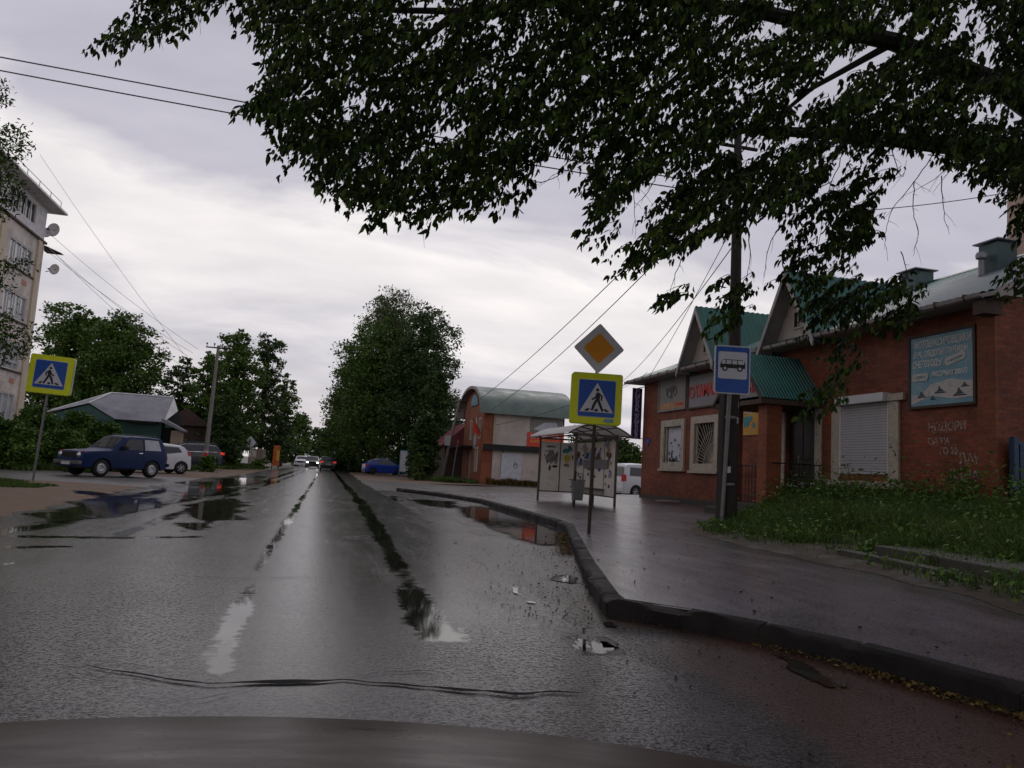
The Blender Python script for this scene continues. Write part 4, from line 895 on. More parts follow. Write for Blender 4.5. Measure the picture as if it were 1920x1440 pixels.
# door
a, b, c, d = WD; f = MB(); pbox(f, PF, a, b, c, d, .12, .17); dr = f.build('door', M_DOOR, shop)
f = MB(); pbox(f, PF, a-.26, a-.0, c+.2, d+.05, -.05, 0); pbox(f, PF, b, b+.14, c+.2, d+.05, -.05, 0); f.build('door_frame', M_CREAM, dr, bevel=.006)
f = MB(); pbox(f, PF, a+.1, (a+b)/2-.05, c+.15, c+1.0, .105, .12); pbox(f, PF, (a+b)/2+.05, b-.1, c+.15, c+1.0, .105, .12); pbox(f, PF, a+.1, (a+b)/2-.05, c+1.15, d-.15, .105, .12); pbox(f, PF, (a+b)/2+.05, b-.1, c+1.15, d-.15, .105, .12); f.build('door_panel', M_DOOR, dr, bevel=.01)
f = MB(); f.bar((FX+.02, (a+b)/2+.1, c+1.0), (FX+.02, (a+b)/2+.1, c+1.25), .015); f.build('handle', M_STEEL, dr)
# main roof
Y0, Y1, EX, EZ, RX_, RZ = 11.35, 28.9, 11.85, 4.95, 16.9, 7.25
nrm = Vector((-(RZ-EZ), 0, (RX_-EX))).normalized()
def mroof(u, v):
    tmax = min(1.0, (Y1-u)/(RX_-EX)*1.02); t = v*tmax; h = rib(u, .19, .028); return (EX+(RX_-EX)*t+nrm.x*h, u, EZ+(RZ-EZ)*t+nrm.z*h)
m_ = MB(); nsp = int((16.2-Y0)/.0238); m_.grid(mroof, [Y0+.0238*i for i in range(nsp, int((Y1-Y0)/.0238)+1)], [0, 1]); m_.quad((RX_, Y0, RZ-.01), (RX_, Y1-5, RZ-.01), (21.95, Y1, EZ), (21.95, Y0, EZ))
def hip(u, v): h = rib(u, .19, .028); tm = 1-abs(u-RX_)/(RX_-EX); return (u, Y1-v*tm*5.0, EZ+v*tm*(RZ-EZ)+h)
m_.grid(hip, [EX+.0238*i for i in range(int(10.1/.0238))], [0, 1]); roof = m_.build('roof', M_GREENROOF, shop)
m_ = MB(); m_.grid(mroof, [Y0+.0238*i for i in range(nsp+1)], [0, 1]); m_.build('roof_sheeting', mk_roof('sky_reflection_blue_grey', (.085, .115, .125), .4), roof)  # same green roof; the sky's reflection is painted in as blue-grey here
m_ = MB(); m_.prism([(EX-.02, Y0, EZ-.02), (FX, Y0, EZ-.02), (FX, Y0, EZ-.10), (EX-.02, Y0, EZ-.10)], (0, Y1-Y0, 0)); m_.box(FX, 21.9, 28.4, Y1, EZ-.10, EZ-.02); m_.build('soffit', M_SOFFIT, roof)
m_ = MB(); 
for yy in [Y0+.02, ]: m_.prism([(EX, yy, EZ-.17), (RX_, yy, RZ-.17), (RX_, yy, RZ+.03), (EX, yy, EZ+.03)], (0, -.03, 0)); m_.quad((EX, yy, EZ-.16), (RX_, yy, RZ-.16), (RX_, 11.9, RZ-.16), (EX, 11.9, EZ-.16))
m_.build('rake_board', M_GUTTER, roof)
m_ = MB(); m_.prism([(RX_-.12, Y0, RZ-.01), (RX_+.12, Y0, RZ-.01), (RX_, Y0, RZ+.07)], (0, Y1-5-Y0, 0)); m_.build('ridge_cap', M_GREENROOF, roof)
gt = MB()
prof = [(-.00, .0), (-.02, -.07), (-.07, -.10), (-.12, -.07), (-.135, .0)]
for ya, yb in ((11.6, 16.7), (16.7, 21.8), (21.8, 28.9)):
    for (x0, z0), (x1, z1) in zip(prof, prof[1:]): gt.quad((EX+x0, ya+.02, EZ+z0-.02), (EX+x1, ya+.02, EZ+z1-.02), (EX+x1, yb, EZ+z1-.02), (EX+x0, yb, EZ+z0-.02))
gt.build('gutter', M_GUTTER, roof, smooth=True); m_ = MB()
for k in range(24): yy = 12+.72*k; m_.tube([(EX+.02, yy, EZ+.02), (EX-.07, yy, EZ+.005), (EX-.15, yy, EZ), (EX-.15, yy, EZ-.05), (EX-.09, yy, EZ-.135)], .012, 5)
m_.build('gutter_bracket', M_DARKSTEEL, roof)
m_ = MB(); m_.tube([(EX-.07, 21.9, EZ-.1), (EX-.05, 21.9, EZ-.25), (FX-.08, 21.9, EZ-.6), (FX-.08, 21.9, 3.4)], .045, 8); m_.build('downpipe', M_GUTTER, roof)
# steep gables
def gable(yc, hl, zp, xf=11.68, zb=4.86, xr=16.6):
    g = MB()
    for s_ in (1, -1):
        nn = Vector((0, s_*(zp-zb), hl)).normalized()
        def fn(u, v): h = rib(u, .19, .028); return (u, yc+s_*hl*v*1.06+nn.y*h, zp-(zp-zb)*v*1.06+nn.z*h)
        g.grid(fn, [xf+.0238*i for i in range(int((xr-xf)/.0238))], [0, 1])
    ga = g.build('gable', M_GREENROOF, shop)
    f = MB(); f.prism([(12.12, yc-hl*.98, zb), (12.12, yc+hl*.98, zb), (12.12, yc, zp-.08)], (.06, 0, 0)); f.build('gable_siding', M_SIDING, ga)
    f = MB()
    for s_ in (1, -1):
        f.prism([(xf-.0, yc, zp-.03), (xf-.0, yc+s_*hl*1.08, zb-.08), (xf-.0, yc+s_*hl*1.08-s_*.02, zb-.24), (xf, yc, zp-.24)], (-.035, 0, 0))
        f.quad((xf, yc, zp-.06), (xf, yc+s_*hl*1.05, zb-.12), (12.12, yc+s_*hl*1.05, zb-.12), (12.12, yc, zp-.06))
    f.build('rake_board', M_SOFFIT, ga)
    f = MB(); 
    def PG(u, v, d): return (12.12+d, u, v)
    frame_ring(f, PG, yc-.22, yc+.22, zb+.45, zb+.95, .05, -.03, 0); pbox(f, PG, yc-.02, yc+.02, zb+.5, zb+.9, -.025, 0); wq = f.build('gable_window', M_CREAM, ga); f = MB(); pbox(f, PG, yc-.17, yc+.17, zb+.5, zb+.9, -.012, -.002); f.build('pane', M_GLASS, wq)
gable(22.85, 1.18, 6.85); gable(17.83, 1.18, 6.84)
# porch
pc = MB(); PXF, PYR, PYC, PYL, PZ, PZE = 10.62, 17.08, 18.2, 19.55, 4.56, 3.30
for (ye, s_) in ((PYR, -1), (PYL, 1)):
    dy = ye-PYC; nn = Vector((0, s_*(PZ-PZE), abs(dy))).normalized()
    pc.grid(lambda u, v: (u, PYC+dy*v+nn.y*rib(u, .095, .022), PZ-(PZ-PZE)*v+nn.z*rib(u, .095, .022)), [PXF+.0119*i for i in range(int((FX-PXF)/.0119)+1)], [0, 1])
porch = pc.build('porch_roof', M_GREENROOF, shop)
f = MB(); f.prism([(PXF+.10, PYR+.12, PZE+.06), (PXF+.10, PYL-.12, PZE+.06), (PXF+.10, PYC, PZ-.12)], (.05, 0, 0)); f.build('porch_gable', M_GREYBOARD, porch)
f = MB()
for ye in (PYR, PYL): f.prism([(PXF, PYC, PZ-.02), (PXF, ye, PZE-.02), (PXF, ye, PZE-.13), (PXF, PYC, PZ-.15)], (-.03, 0, 0))
f.prism([(PXF+.02, PYR, PZE-.02), (PXF+.02, PYL, PZE-.02), (PXF+.02, PYL, PZE-.14), (PXF+.02, PYR, PZE-.14)], (FX-PXF-.03, 0, 0)); f.build('porch_beam', M_BROWNWALL, porch)
lettering("YAMAHA", .36, M_LETR, frame4((PXF+.085, 18.12, 3.60), (0, -1, 0), (0, 0, 1)), porch, .006, 'lettering', 0, 1, bold=.008, fit=1.35)
for (y0, y1) in ((17.22, 17.62), (19.05, 19.45)):
    f = MB(); f.box(10.85, 11.27, y0, y1, -.2, PZE-.14); f.build('pillar', M_BRICKO, shop)
f = MB(); f.box(10.7, FX, 17.05, 19.6, -.1, .66); f.box(10.3, 10.7, 17.3, 19.3, -.1, .48); f.build('porch_deck', M_CONCD, shop, bevel=.015)
f = MB(); f.bar((11.05, 17.62, 1.62), (11.05, 19.05, 1.62), .016); f.bar((11.05, 17.62, .85), (11.05, 19.05, .85), .012)
for k in range(9):
    y_ = 17.72+.155*k; f.bar((11.05, y_, .68), (11.05, y_, 1.62), .008, n=5); f.tube([(11.05, y_+.07*math.cos(q), 1.36+.07*math.sin(q)) for q in [i*.7 for i in range(10)]], .006, 4)
f.build('railing', M_BLACK, shop)
f = MB(); f.bar((10.95, 17.25, 1.7), (11.4, 17.1, 1.7), .016); f.bar((11.4, 17.1, 1.7), (FX, 17.1, 1.7), .016)
for k in range(8): x_ = 11.3+.14*k; f.bar((x_, 17.1, .68), (x_, 17.1, 1.7), .008, n=5)
f.build('railing', M_BLACK, shop)
# chimneys
def chimney(x, y, w_, z0, z1):
    f = MB(); f.box(x-w_/2, x+w_/2, y-w_/2, y+w_/2, z0, z1); ch = f.build('chimney', paint('grey_green_sheet', (.05, .085, .09), .4, dirt=(.06, .08, .085)), roof, bevel=.01)
    f = MB(); q = w_/2+.09; f.prism([(x-q, y-q, z1+.03), (x+q, y-q, z1+.03), (x+q, y+q, z1+.03), (x-q, y+q, z1+.03)], (0, 0, .03)); f.add([(x-q, y-q, z1+.06), (x+q, y-q, z1+.06), (x+q, y+q, z1+.06), (x-q, y+q, z1+.06), (x, y, z1+.16)], [(0, 1, 4), (1, 2, 4), (2, 3, 4), (3, 0, 4)]); f.build('chimney_cap', M_GREYROOF, ch)
chimney(15.25, 14.6, .55, 6.2, 7.10); chimney(16.8, 18.9, .62, 7.0, 7.62)
f = MB(); f.lathe([(.07, 6.3), (.07, 6.66), (.05, 6.68), (.12, 6.72), (.13, 6.80), (.10, 6.86), (.0, 6.88)], (14.78, 14.6, 0)); f.build('vent_pipe', M_GREYROOF, roof, smooth=True)
# downpipe junction box right
f = MB(); f.box(EX-.02, EX+.38, 11.62, 11.9, 4.55, 4.86); f.build('eaves_box', M_BROWNWALL, roof)

# boards fixed to the shop: each its own thing
def board(name, u0, u1, v0, v1, mat, label, cat, group=None, P=None, th=.05, fr=None, X=FX):
    e_ = empty(name, (X, (u0+u1)/2, v0), 0, label, cat, group); 
    def PB(u, v, d): return (d-.0, u-(u0+u1)/2, v-v0)
    f = MB(); pbox(f, PB, u0, u1, v0, v1, -th, -.002); f.build('panel', mat, e_)
    if fr:
        f = MB(); frame_ring(f, PB, u0-.05, u1+.05, v0-.05, v1+.05, .055, -th-.03, -.003); f.build('frame', fr, e_)
    return e_, PB
e_, PB = board('billboard', 12.40, 14.08, 2.98, 4.47, M_SKYPOST, 'sky blue snowmobile billboard in a dark frame, right end of the brick wall', 'billboard', fr=M_BROWNWALL)
def put(txt, y, z, s, m=M_LETW, sx=1.0, sh=0.0, par=None, th=.05, uo=0.0, vo=0.0, bold=0.004):
    return lettering(txt, s, m, frame4((-th-.004, y-uo, z-vo), (0, -1, 0), (0, 0, 1)), par, .003, 'lettering', sh, 1, bold=bold, fit=sx)
cU, cV = 13.24, 2.98
for txt, y, z, s, sx, sh in (("МОТОБУКСИРОВЩИКИ", 13.22, 4.29, .22, 1.50, .15), ("БАРС, СЛЕДОПЫТ, ПАРТИЗАН", 13.27, 4.08, .17, 1.45, .15), ("СНЕГОХОДЫ", 13.62, 3.87, .20, .80, .15), ("ВИСОРМАХ 200А/О", 13.02, 3.62, .15, .92, .12)): put(txt, y, z, s, M_LETW, sx, sh, e_, .05, cU, cV)
f = MB()
for (yc, zc, ww, hh, an) in ((12.86, 3.90, .54, .17, .22), (13.80, 3.60, .46, .17, 0.0)):
    f.prism([(-.055, yc-cU-(u*math.cos(an)-v*math.sin(an)), zc-cV+u*math.sin(an)+v*math.cos(an)) for u, v in rrect(0, 0, ww, hh, .07)], (-.006, 0, 0))
f.build('print', M_SNOWPOST, e_)
lettering("в наличии", .085, M_SKYPOST, frame4((-.064, 12.86-cU, 3.90-cV), (0, -1, .22), (0, .22, 1)), e_, .002, sx=.9); lettering("от 55000 р.", .075, M_SKYPOST, frame4((-.064, 13.80-cU, 3.60-cV), (0, -1, 0), (0, 0, 1)), e_, .002, sx=.9)
f = MB(); f.prism([(-.053, (13.24-y)*-1*-1, z-cV) for y, z in ((14.05, 3.02), (14.05, 3.22), (13.8, 3.2), (13.5, 3.42), (13.0, 3.5), (12.6, 3.43), (12.43, 3.42), (12.43, 3.12), (12.9, 3.1), (13.5, 3.17), (13.9, 3.06))], (-.003, 0, 0)); 
snow = MB(); snow.prism([(-.053, y-cU, z-cV) for y, z in ((14.05, 3.02), (14.05, 3.24), (13.8, 3.2), (13.5, 3.42), (13.0, 3.5), (12.6, 3.43), (12.43, 3.42), (12.43, 3.10), (12.9, 3.08), (13.5, 3.18), (13.9, 3.06))], (-.004, 0, 0)); snow.build('print', M_SNOWPOST, e_)
sk = MB()
def snowmobile(yc, zc, s):
    for pts in ([(-.5, .0), (.35, .0), (.45, .06), (.1, .10), (-.45, .1)], [(-.4, .12), (-.1, .3), (.1, .34), (.28, .16), (.38, .12)], [(-.2, .30), (-.1, .5), (.02, .48), (.0, .3)], [(.2, .03), (.55, .0), (.58, .04), (.3, .08)]):
        sk.prism([(-.0585, yc-cU-u*s, zc-cV+v*s) for u, v in pts], (-.003, 0, 0))
snowmobile(13.75, 3.16, .26); snowmobile(13.25, 3.22, .30); snowmobile(12.75, 3.13, .32); snowmobile(13.45, 3.10, .16); snowmobile(12.62, 3.3, .2)
sk.build('print', paint('print_dark', (.05, .065, .08), .5, var=.5, scale=20), e_)
# motorcycle board
e_, PB = board('sign_board', 24.74, 26.88, 3.67, 4.84, M_GREYBOARD2, 'faded grey sign with a motorcycle picture and orange strip, left end of the shop front', 'sign', fr=M_GREYBOARD)
uo = 25.81
f = MB(); pbox(f, lambda u, v, d: (d, u-uo, v-3.67), 24.76, 26.86, 3.69, 3.93, -.056, -.05); f.build('print', paint('dull_orange', (.36, .19, .09), .5), e_)
f = MB(); rr = random.Random(3)
for (yy, zz, r_) in ((26.0, 4.28, .17), (25.55, 4.33, .15)): f.tube([(-.056, yy-uo+r_*math.cos(q), zz-3.67+r_*math.sin(q)) for q in [i*6.283/16 for i in range(17)]], .02, 5)
for pts in ([(25.5, 4.35), (25.6, 4.55), (25.95, 4.52), (26.1, 4.4), (25.85, 4.25)], [(25.7, 4.2), (25.9, 4.22), (25.85, 4.05), (25.72, 4.05)], [(26.1, 4.45), (26.3, 4.5), (26.25, 4.2), (26.15, 4.15)]): f.prism([(-.053, y-uo, z-3.67) for y, z in pts], (-.004, 0, 0))
f.build('print', paint('print_grey', (.075, .075, .07), .5, var=.5, scale=12), e_); lettering("СЕРВИС", .17, M_LETR, frame4((-.06, 25.15-uo, .145), (0, -1, 0), (0, 0, 1)), e_, .003)
# long brand board
e_, PB = board('sign_board', 19.9, 24.48, 3.63, 4.72, M_GREYBOARD, 'long grey sign with red YAMAHA letters, partly hidden by the porch roof', 'sign', fr=M_BROWNWALL)
uo = 22.19; lettering("YAMAHA", .60, M_LETR, frame4((-.06, 23.08-uo, .52), (0, -1, 0), (0, 0, 1)), e_, .008, 'lettering', 0, 1, bold=.012, fit=1.85)
f = MB(); f.tube([(-.062, 24.22-uo+.19*math.cos(q), .52+.19*math.sin(q)) for q in [i*6.283/20 for i in range(21)]], .018, 5)
for q in (90, 210, 330): f.prism([(-.058, 24.22-uo+.17*math.cos(R(q))+.02*math.sin(R(q)), .52+.17*math.sin(R(q))-.02*math.cos(R(q))), (-.058, 24.22-uo+.17*math.cos(R(q))-.02*math.sin(R(q)), .52+.17*math.sin(R(q))+.02*math.cos(R(q))), (-.058, 24.22-uo-.02*math.sin(R(q))*0, .52)], (-.006, 0, 0))
f.build('emblem', M_LETR, e_)
# yellow poster under the porch
a_ = gx(1380, 752, FX); b_ = gx(1423, 760, FX); 
e_, PB = board('poster', b_[1]-.15, a_[1]+.35, 2.58, 3.58, M_YPOST, 'yellow garden machinery poster on the wall beside the porch', 'poster', th=.03)
uo = (b_[1]-.15+a_[1]+.35)/2; lettering("OMAx", .28, M_LETW, frame4((-.036, uo-uo-.05, .72), (0, -1, 0), (0, 0, 1)), e_, .003)
f = MB(); rr = random.Random(8)
for k in range(26):
    yy, zz, s_ = rr.gauss(-.1, .2), .38+rr.gauss(0, .1), rr.uniform(.04, .12); f.prism([(-.034-.0002*k, yy+s_*math.cos(q)*rr.uniform(.5, 1), zz+s_*.8*math.sin(q)*rr.uniform(.5, 1)) for q in [i*.9 for i in range(7)]], (-.002, 0, 0))
f.build('print', M_TEAL, e_)
# purple vertical banner projecting from the corner
e_ = empty('hanging_banner', (12.18, 28.55, 2.66), 0, 'tall narrow purple banner with pale letters hanging at the shop corner', 'banner')
f = MB(); f.box(-.21, .19, -.03, .03, 0, 2.02); f.build('panel', M_PURPLE, e_); f = MB(); f.bar((.0, 0, 2.02), (.3, 0, 2.1), .015); f.bar((.0, 0, .05), (.3, 0, .02), .015); f.build('bracket', M_DARKSTEEL, e_)
for k, chx in enumerate("РЫБАК"): lettering(chx, .27, M_LILAC, frame4((-.01, -.034, 1.90-.185*k), (1, 0, 0), (0, 0, 1)), e_, .003, bold=.004)
lettering("для", .13, M_LILAC, frame4((-.01, -.034, .98), (1, 0, 0), (0, 0, 1)), e_, .003)
for k, chx in enumerate("РЫБАКА"): lettering(chx, .23, M_LILAC, frame4((-.01, -.034, .83-.148*k), (1, 0, 0), (0, 0, 1)), e_, .003, bold=.004)
# blue plate on the corner
pz = gx(1216, 830, FX); e_ = empty('house_plate', (FX-.01, pz[1], pz[2]-.15), 0, 'small worn blue arrow plate at the left corner of the shop front', 'sign')
f = MB(); f.prism([(0, .26, .30), (0, -.26, .30), (0, -.26, .22), (0, -.1, .2), (0, 0, 0), (0, .1, .2), (0, .26, .22)], (-.015, 0, 0)); f.build('plate', M_BLUE, e_)
lettering("23", .1, M_LETW, frame4((-.018, 0, .2), (0, -1, 0), (0, 0, 1)), e_, .001)
# blue gate right
e_ = empty('metal_gate', (12.6, 11.72, .55), 0, 'dark blue metal gate beside the end wall of the brick shop', 'gate')
f = MB(); f.box(0, 1.5, -.02, .02, 0, 1.66)
for k in range(8): f.box(.05+.19*k, .12+.19*k, -.045, -.02, .05, 1.6)
f.build('gate_leaf', M_BLUEGATE, e_); f = MB(); f.box(-.10, -.0, -.06, .05, -.4, 1.74); f.box(1.5, 1.6, -.06, .05, -.4, 1.74); f.build('post', M_BLUEGATE, e_)
# brick stack far right
e_ = empty('brick_chimney', (32.9, 30, 0), 0, 'tall pale brick chimney at the right edge above the shop roof', 'chimney')
f = MB(); f.lathe([(.95, 0), (.62, 18.2)], n=20); f.build('shaft', mk_brick('chimney_brick', (.42, .30, .24), (.34, .23, .18), (.3, .26, .23)), e_); f = MB(); f.lathe([(.62, 18.2), (.74, 18.25), (.74, 18.6), (.5, 18.6)], n=20); f.build('rim', M_CONC, e_)
# steps with concrete slabs in the grass
e_ = empty('concrete_steps', (6.9, 7.4, .25), R(-9), 'low mossy concrete steps half buried in the grass near the pavement', 'steps')
f = MB(); f.box(-.55, -.38, -1.1, 1.25, -.2, .12); f.build('step', M_CONCD, e_, bevel=.012); f = MB(); f.box(-.12, 1.1, -1.2, 1.15, -.2, .2); f.build('step', M_CONCD, e_, bevel=.012)
e_ = empty('fallen_board', (11.3, 23.6, .42), R(20), 'pale broken board lying on the ground under the left shop windows', 'board')
f = MB(); f.box(-.5, .5, -.08, .08, 0, .03); f.build('plank', M_CREAM, e_, bevel=.004); f = MB(); f.box(-.2, .35, .1, .22, .0, .04); f.build('plank', M_CREAM, e_, bevel=.004)

# ------------------------------------------------------------------ road signs
FIG = [[(.50, .67), (.565, .66), (.59, .52), (.565, .47), (.49, .47), (.475, .55)], [(.55, .66), (.66, .575), (.64, .44), (.602, .445), (.612, .555), (.55, .60)], [(.50, .65), (.475, .63), (.455, .55), (.35, .475), (.375, .44), (.49, .51), (.52, .60)],
       [(.485, .50), (.56, .50), (.475, .34), (.40, .155), (.345, .175), (.405, .37)], [(.50, .48), (.565, .49), (.70, .16), (.645, .145), (.535, .37)], [(.16, .145), (.235, .215), (.33, .225), (.27, .145)], [(.45, .145), (.455, .215), (.535, .215), (.545, .145)], [(.68, .225), (.765, .22), (.855, .145), (.755, .145)]]
def crossing_face(e_, s, zc, mirror, yf=0.0):
    """square board of side s centred at height zc on the pole empty"""
    m = -1 if mirror else 1
    f = MB(); flat(f, rrect(0, zc, s, s, s*.05), yf-.02, yf+.0); bd = f.build('sign_face', M_YELLOW, e_); q = s*.72
    f = MB(); flat(f, rrect(0, zc, q*1.03, q*1.03, q*.05), yf-.024, yf-.02); f.build('border', M_SIGNWHITE, bd)
    f = MB(); flat(f, rrect(0, zc, q, q, q*.045), yf-.028, yf-.024); f.build('blue_field', M_BLUE, bd)
    T = lambda u, v: (m*(u-.5)*q, zc+(v-.5)*q)
    f = MB(); flat(f, [(.5, .93), (.04, .12), (.96, .12)], yf-.031, yf-.028, T); f.build('triangle', M_SIGNWHITE, bd)
    f = MB()
    for p in FIG: flat(f, p, yf-.034-.0001*FIG.index(p), yf-.031, T)
    flat(f, [(.51+.045*math.cos(a), .735+.045*math.sin(a)) for a in [i*6.283/14 for i in range(14)]], yf-.0345, yf-.031, T); f.build('pictogram', M_BLACK, bd)
    f = MB(); flat(f, rrect(0, zc, s, s, s*.05), yf, yf+.012); flat(f, rrect(-.012*m, zc-.012, s, s, s*.05), yf+.012, yf+.05); f.build('backing', M_YELLOW, bd)
    f = MB()
    for dz in (-.25, .25): f.box(-.06, .06, yf+.05, yf+.08, zc+dz*s-.02, zc+dz*s+.02)
    f.build('bracket', M_STEEL, bd); return bd
e_ = empty('crossing_sign', (4.53, 12.4, .13), R(-11), 'pedestrian crossing sign with an orange diamond above it, on the pavement corner post', 'road sign'); e_.rotation_euler[1] = R(.4)
f = MB(); f.tube([(.0, .1, -.1), (.0, .1, 1.9), (-.005, .1, 3.0), (-.01, .1, 3.3)], .030, 12); f.build('pole', M_DARKSTEEL, e_, smooth=True)
crossing_face(e_, .87, 2.30, False, .02)
def diamond(e_, zc, hd, yf, front=M_SIGNWHITE, inner=M_ORANGE, back=M_SIGNBACK):
    def dm(r_, k=.06): 
        P = []
        for a in (0, 90, 180, 270):
            c_ = Vector((math.cos(R(a)), math.sin(R(a)))); t_ = Vector((-c_.y, c_.x)); P += [c_*r_*(1-k)-t_*r_*k, c_*r_*(1-k*.35), c_*r_*(1-k)+t_*r_*k]
        return [(p.x, p.y+zc) for p in P]
    f = MB(); flat(f, dm(hd), yf-.004, yf+.012); pl = f.build('diamond', back, e_); f = MB(); flat(f, dm(hd*.985), yf-.007, yf-.004); f.build('border', M_STEEL if front is None else front, pl)
    if inner: f = MB(); flat(f, dm(hd*.62, .10), yf-.010, yf-.007); f.build('centre', inner, pl)
    return pl
diamond(e_, 3.17, .44, .03)
f = MB(); flat(f, rrect(.22, 1.93, .17, .06, .02), -.022, -.019); f.build('sticker', M_SKYPOST, e_)
# left crossing sign
e_ = empty('crossing_sign', (-7.86, 25.1, 0), R(8), 'crossing sign on a thin leaning grey post at the left edge, beside the grass patch', 'road sign'); e_.rotation_euler[1] = R(2.2)
f = MB(); f.tube([(0, .1, -.1), (0, .1, 3.2)], .035, 12); f.build('pole', M_STEEL, e_, smooth=True); crossing_face(e_, 1.12, 3.15, True, .02)
f = MB(); flat(f, rrect(0.05, 3.16, 1.10, 1.10, .05), .14, .17); f.build('back_board', M_SIGNBACK, e_)
# bus stop sign
bp = gz(1358, 992, .22); e_ = empty('bus_stop_sign', (8.12, 14.2, .2), R(-12), 'blue and white bus stop sign on a grey post, against the dark wooden pole', 'road sign')
f = MB(); f.tube([(-.12, .06, -.1), (-.02, .06, 2.7), (-.01, .06, 3.5)], .045, 12); f.build('pole', M_STEEL, e_, smooth=True)
f = MB(); flat(f, rrect(0, 3.24, .74, 1.0, .06), -.02, .0); sf = f.build('sign_face', M_SIGNWHITE, e_); f = MB(); flat(f, rrect(0, 3.24, .69, .95, .045), -.024, -.02); f.build('blue_field', M_BLUE, sf)
f = MB(); flat(f, rrect(0, 3.33, .60, .56, .04), -.027, -.024); f.build('white_field', M_SIGNWHITE, sf)
f = MB(); flat(f, [(-.26, 3.30), (-.255, 3.36), (-.21, 3.44), (-.18, 3.45), (.20, 3.45), (.235, 3.43), (.26, 3.36), (.26, 3.27), (-.255, 3.27)], -.030, -.027)
for cx_ in (-.16, .15): flat(f, [(cx_+.058*math.cos(a), 3.262+.058*math.sin(a)) for a in [i*6.283/18 for i in range(18)]], -.031, -.027)
pb = f.build('pictogram', M_BLACK, sf); f = MB()
for (a, b) in ((-.235, -.15), (-.13, -.03), (-.01, .09), (.11, .235)): flat(f, [(a+(.03 if a < -.2 else 0), 3.435), (b, 3.435), (b+(0 if b < .2 else .0), 3.355), (a, 3.355)], -.0325, -.030)
for cx_ in (-.16, .15): flat(f, [(cx_+.030*math.cos(a), 3.262+.030*math.sin(a)) for a in [i*6.283/14 for i in range(14)]], -.0335, -.031)
f.build('pictogram_gaps', M_SIGNWHITE, sf); f = MB(); flat(f, rrect(0, 3.24, .74, 1.0, .06), .0, .012); f.box(-.05, .05, .012, .05, 3.0, 3.05); f.box(-.05, .05, .012, .05, 3.5, 3.55); f.build('backing', M_SIGNBACK, sf)
# wooden pole with concrete stub
e_ = empty('utility_pole', (8.46, 14.75, .2), 0, 'dark wooden utility pole lashed to a concrete stub, behind the bus stop sign', 'utility pole')
f = MB(); f.tube([(-.0, 0, -.2), (.02, 0, 3), (.0, 0, 6), (-.03, 0, 8.6)], [.155, .135, .11, .080], 14); f.build('pole', M_WOOD, e_, smooth=True)
f = MB(); f.prism([(-.27, -.09, -.3), (-.14, -.09, -.3), (-.14, .11, -.3), (-.27, .11, -.3)], (0.02, 0, 3.1)); f.build('stub', M_WOOD, e_, bevel=.01)
f = MB()
for z in (.9, 2.3): f.lathe([(.175, z-.03), (.18, z), (.175, z+.03)], (-.07, 0, 0), n=16)
f.build('wire_lashing', M_STEEL, e_); f = MB(); f.tube([(-.45, 0, 8.3), (.45, 0, 8.3)], .04, 6);
f.build('crossarm', M_WOOD, e_); f = MB()
for x_ in (-.38, .38): f.lathe([(.01, 8.3), (.02, 8.42), (.045, 8.44), (.05, 8.5), (.02, 8.53)], (x_, 0, 0), n=10)
f.build('insulator', M_SIGNWHITE, e_, smooth=True); f = MB(); rr = random.Random(2)
for k in range(3): a = rr.uniform(3.6, 5.2); z = rr.uniform(1.0, 2.6); f.add([(.148*math.cos(a+q), .148*math.sin(a+q), z+h) for q, h in ((0, 0), (.5, .01), (.5, .14), (0, .13))], [(0, 1, 2, 3)])
f.build('notice', M_POSTW, e_)
f = MB(); f.box(.02, .30, -.22, -.12, 2.85, 2.97); f.build('junction_box', M_BLACK, e_)

# ------------------------------------------------------------------ bus shelter
e_ = empty('bus_shelter', (7.95, 23.3, 0), 0, 'small bus shelter with pale graffiti covered panels and a curved white roof', 'bus shelter')
SX0, SX1, SY0, SY1 = 7.30, 8.56, 21.45, 25.2
def sz(x, y): return walk_z(x, y)-.03
def lx(x): return x-7.95
def ly(y): return y-23.3
f = MB()
for (x, y) in ((SX0, SY0), (SX1, SY0), (SX1, 23.3), (SX0, SY1), (SX1, SY1)):
    f = MB(); f.box(lx(x)-.03, lx(x)+.03, ly(y)-.03, ly(y)+.03, sz(x, y), 2.36); f.build('post', M_BROWNSTEEL, e_)
f = MB()
for z in (.52, 2.28):
    f.box(lx(SX0), lx(SX1), ly(SY1)-.02, ly(SY1)+.02, z-.02, z+.02); f.box(lx(SX1)-.02, lx(SX1)+.02, ly(SY0), ly(SY1), z-.02, z+.02)
f.box(lx(SX0), lx(SX1), ly(SY0)-.02, ly(SY0)+.02, 2.26, 2.30); f.box(lx(SX0)-.02, lx(SX0)+.02, ly(SY0), ly(SY1), 2.26, 2.30)
f.box(lx(8.02)-.015, lx(8.02)+.015, ly(SY1)-.015, ly(SY1)+.015, .5, 2.26)
for y in (22.4, 24.25): f.box(lx(SX1)-.015, lx(SX1)+.015, ly(y)-.015, ly(y)+.015, .5, 2.26)
f.build('frame', M_BROWNSTEEL, e_)
for (a, b) in ((SX0+.03, 8.0), (8.04, SX1-.03)): f = MB(); f.box(lx(a), lx(b), ly(SY1)-.008, ly(SY1)+.008, .54, 2.18); f.build('panel', M_PANEL, e_)
for (a, b) in ((SY0+.03, 22.38), (22.42, 23.27), (23.33, 24.23), (24.27, SY1-.03)): f = MB(); f.box(lx(SX1)-.008, lx(SX1)+.008, ly(a), ly(b), .54, 2.18); f.build('panel', M_PANEL, e_)
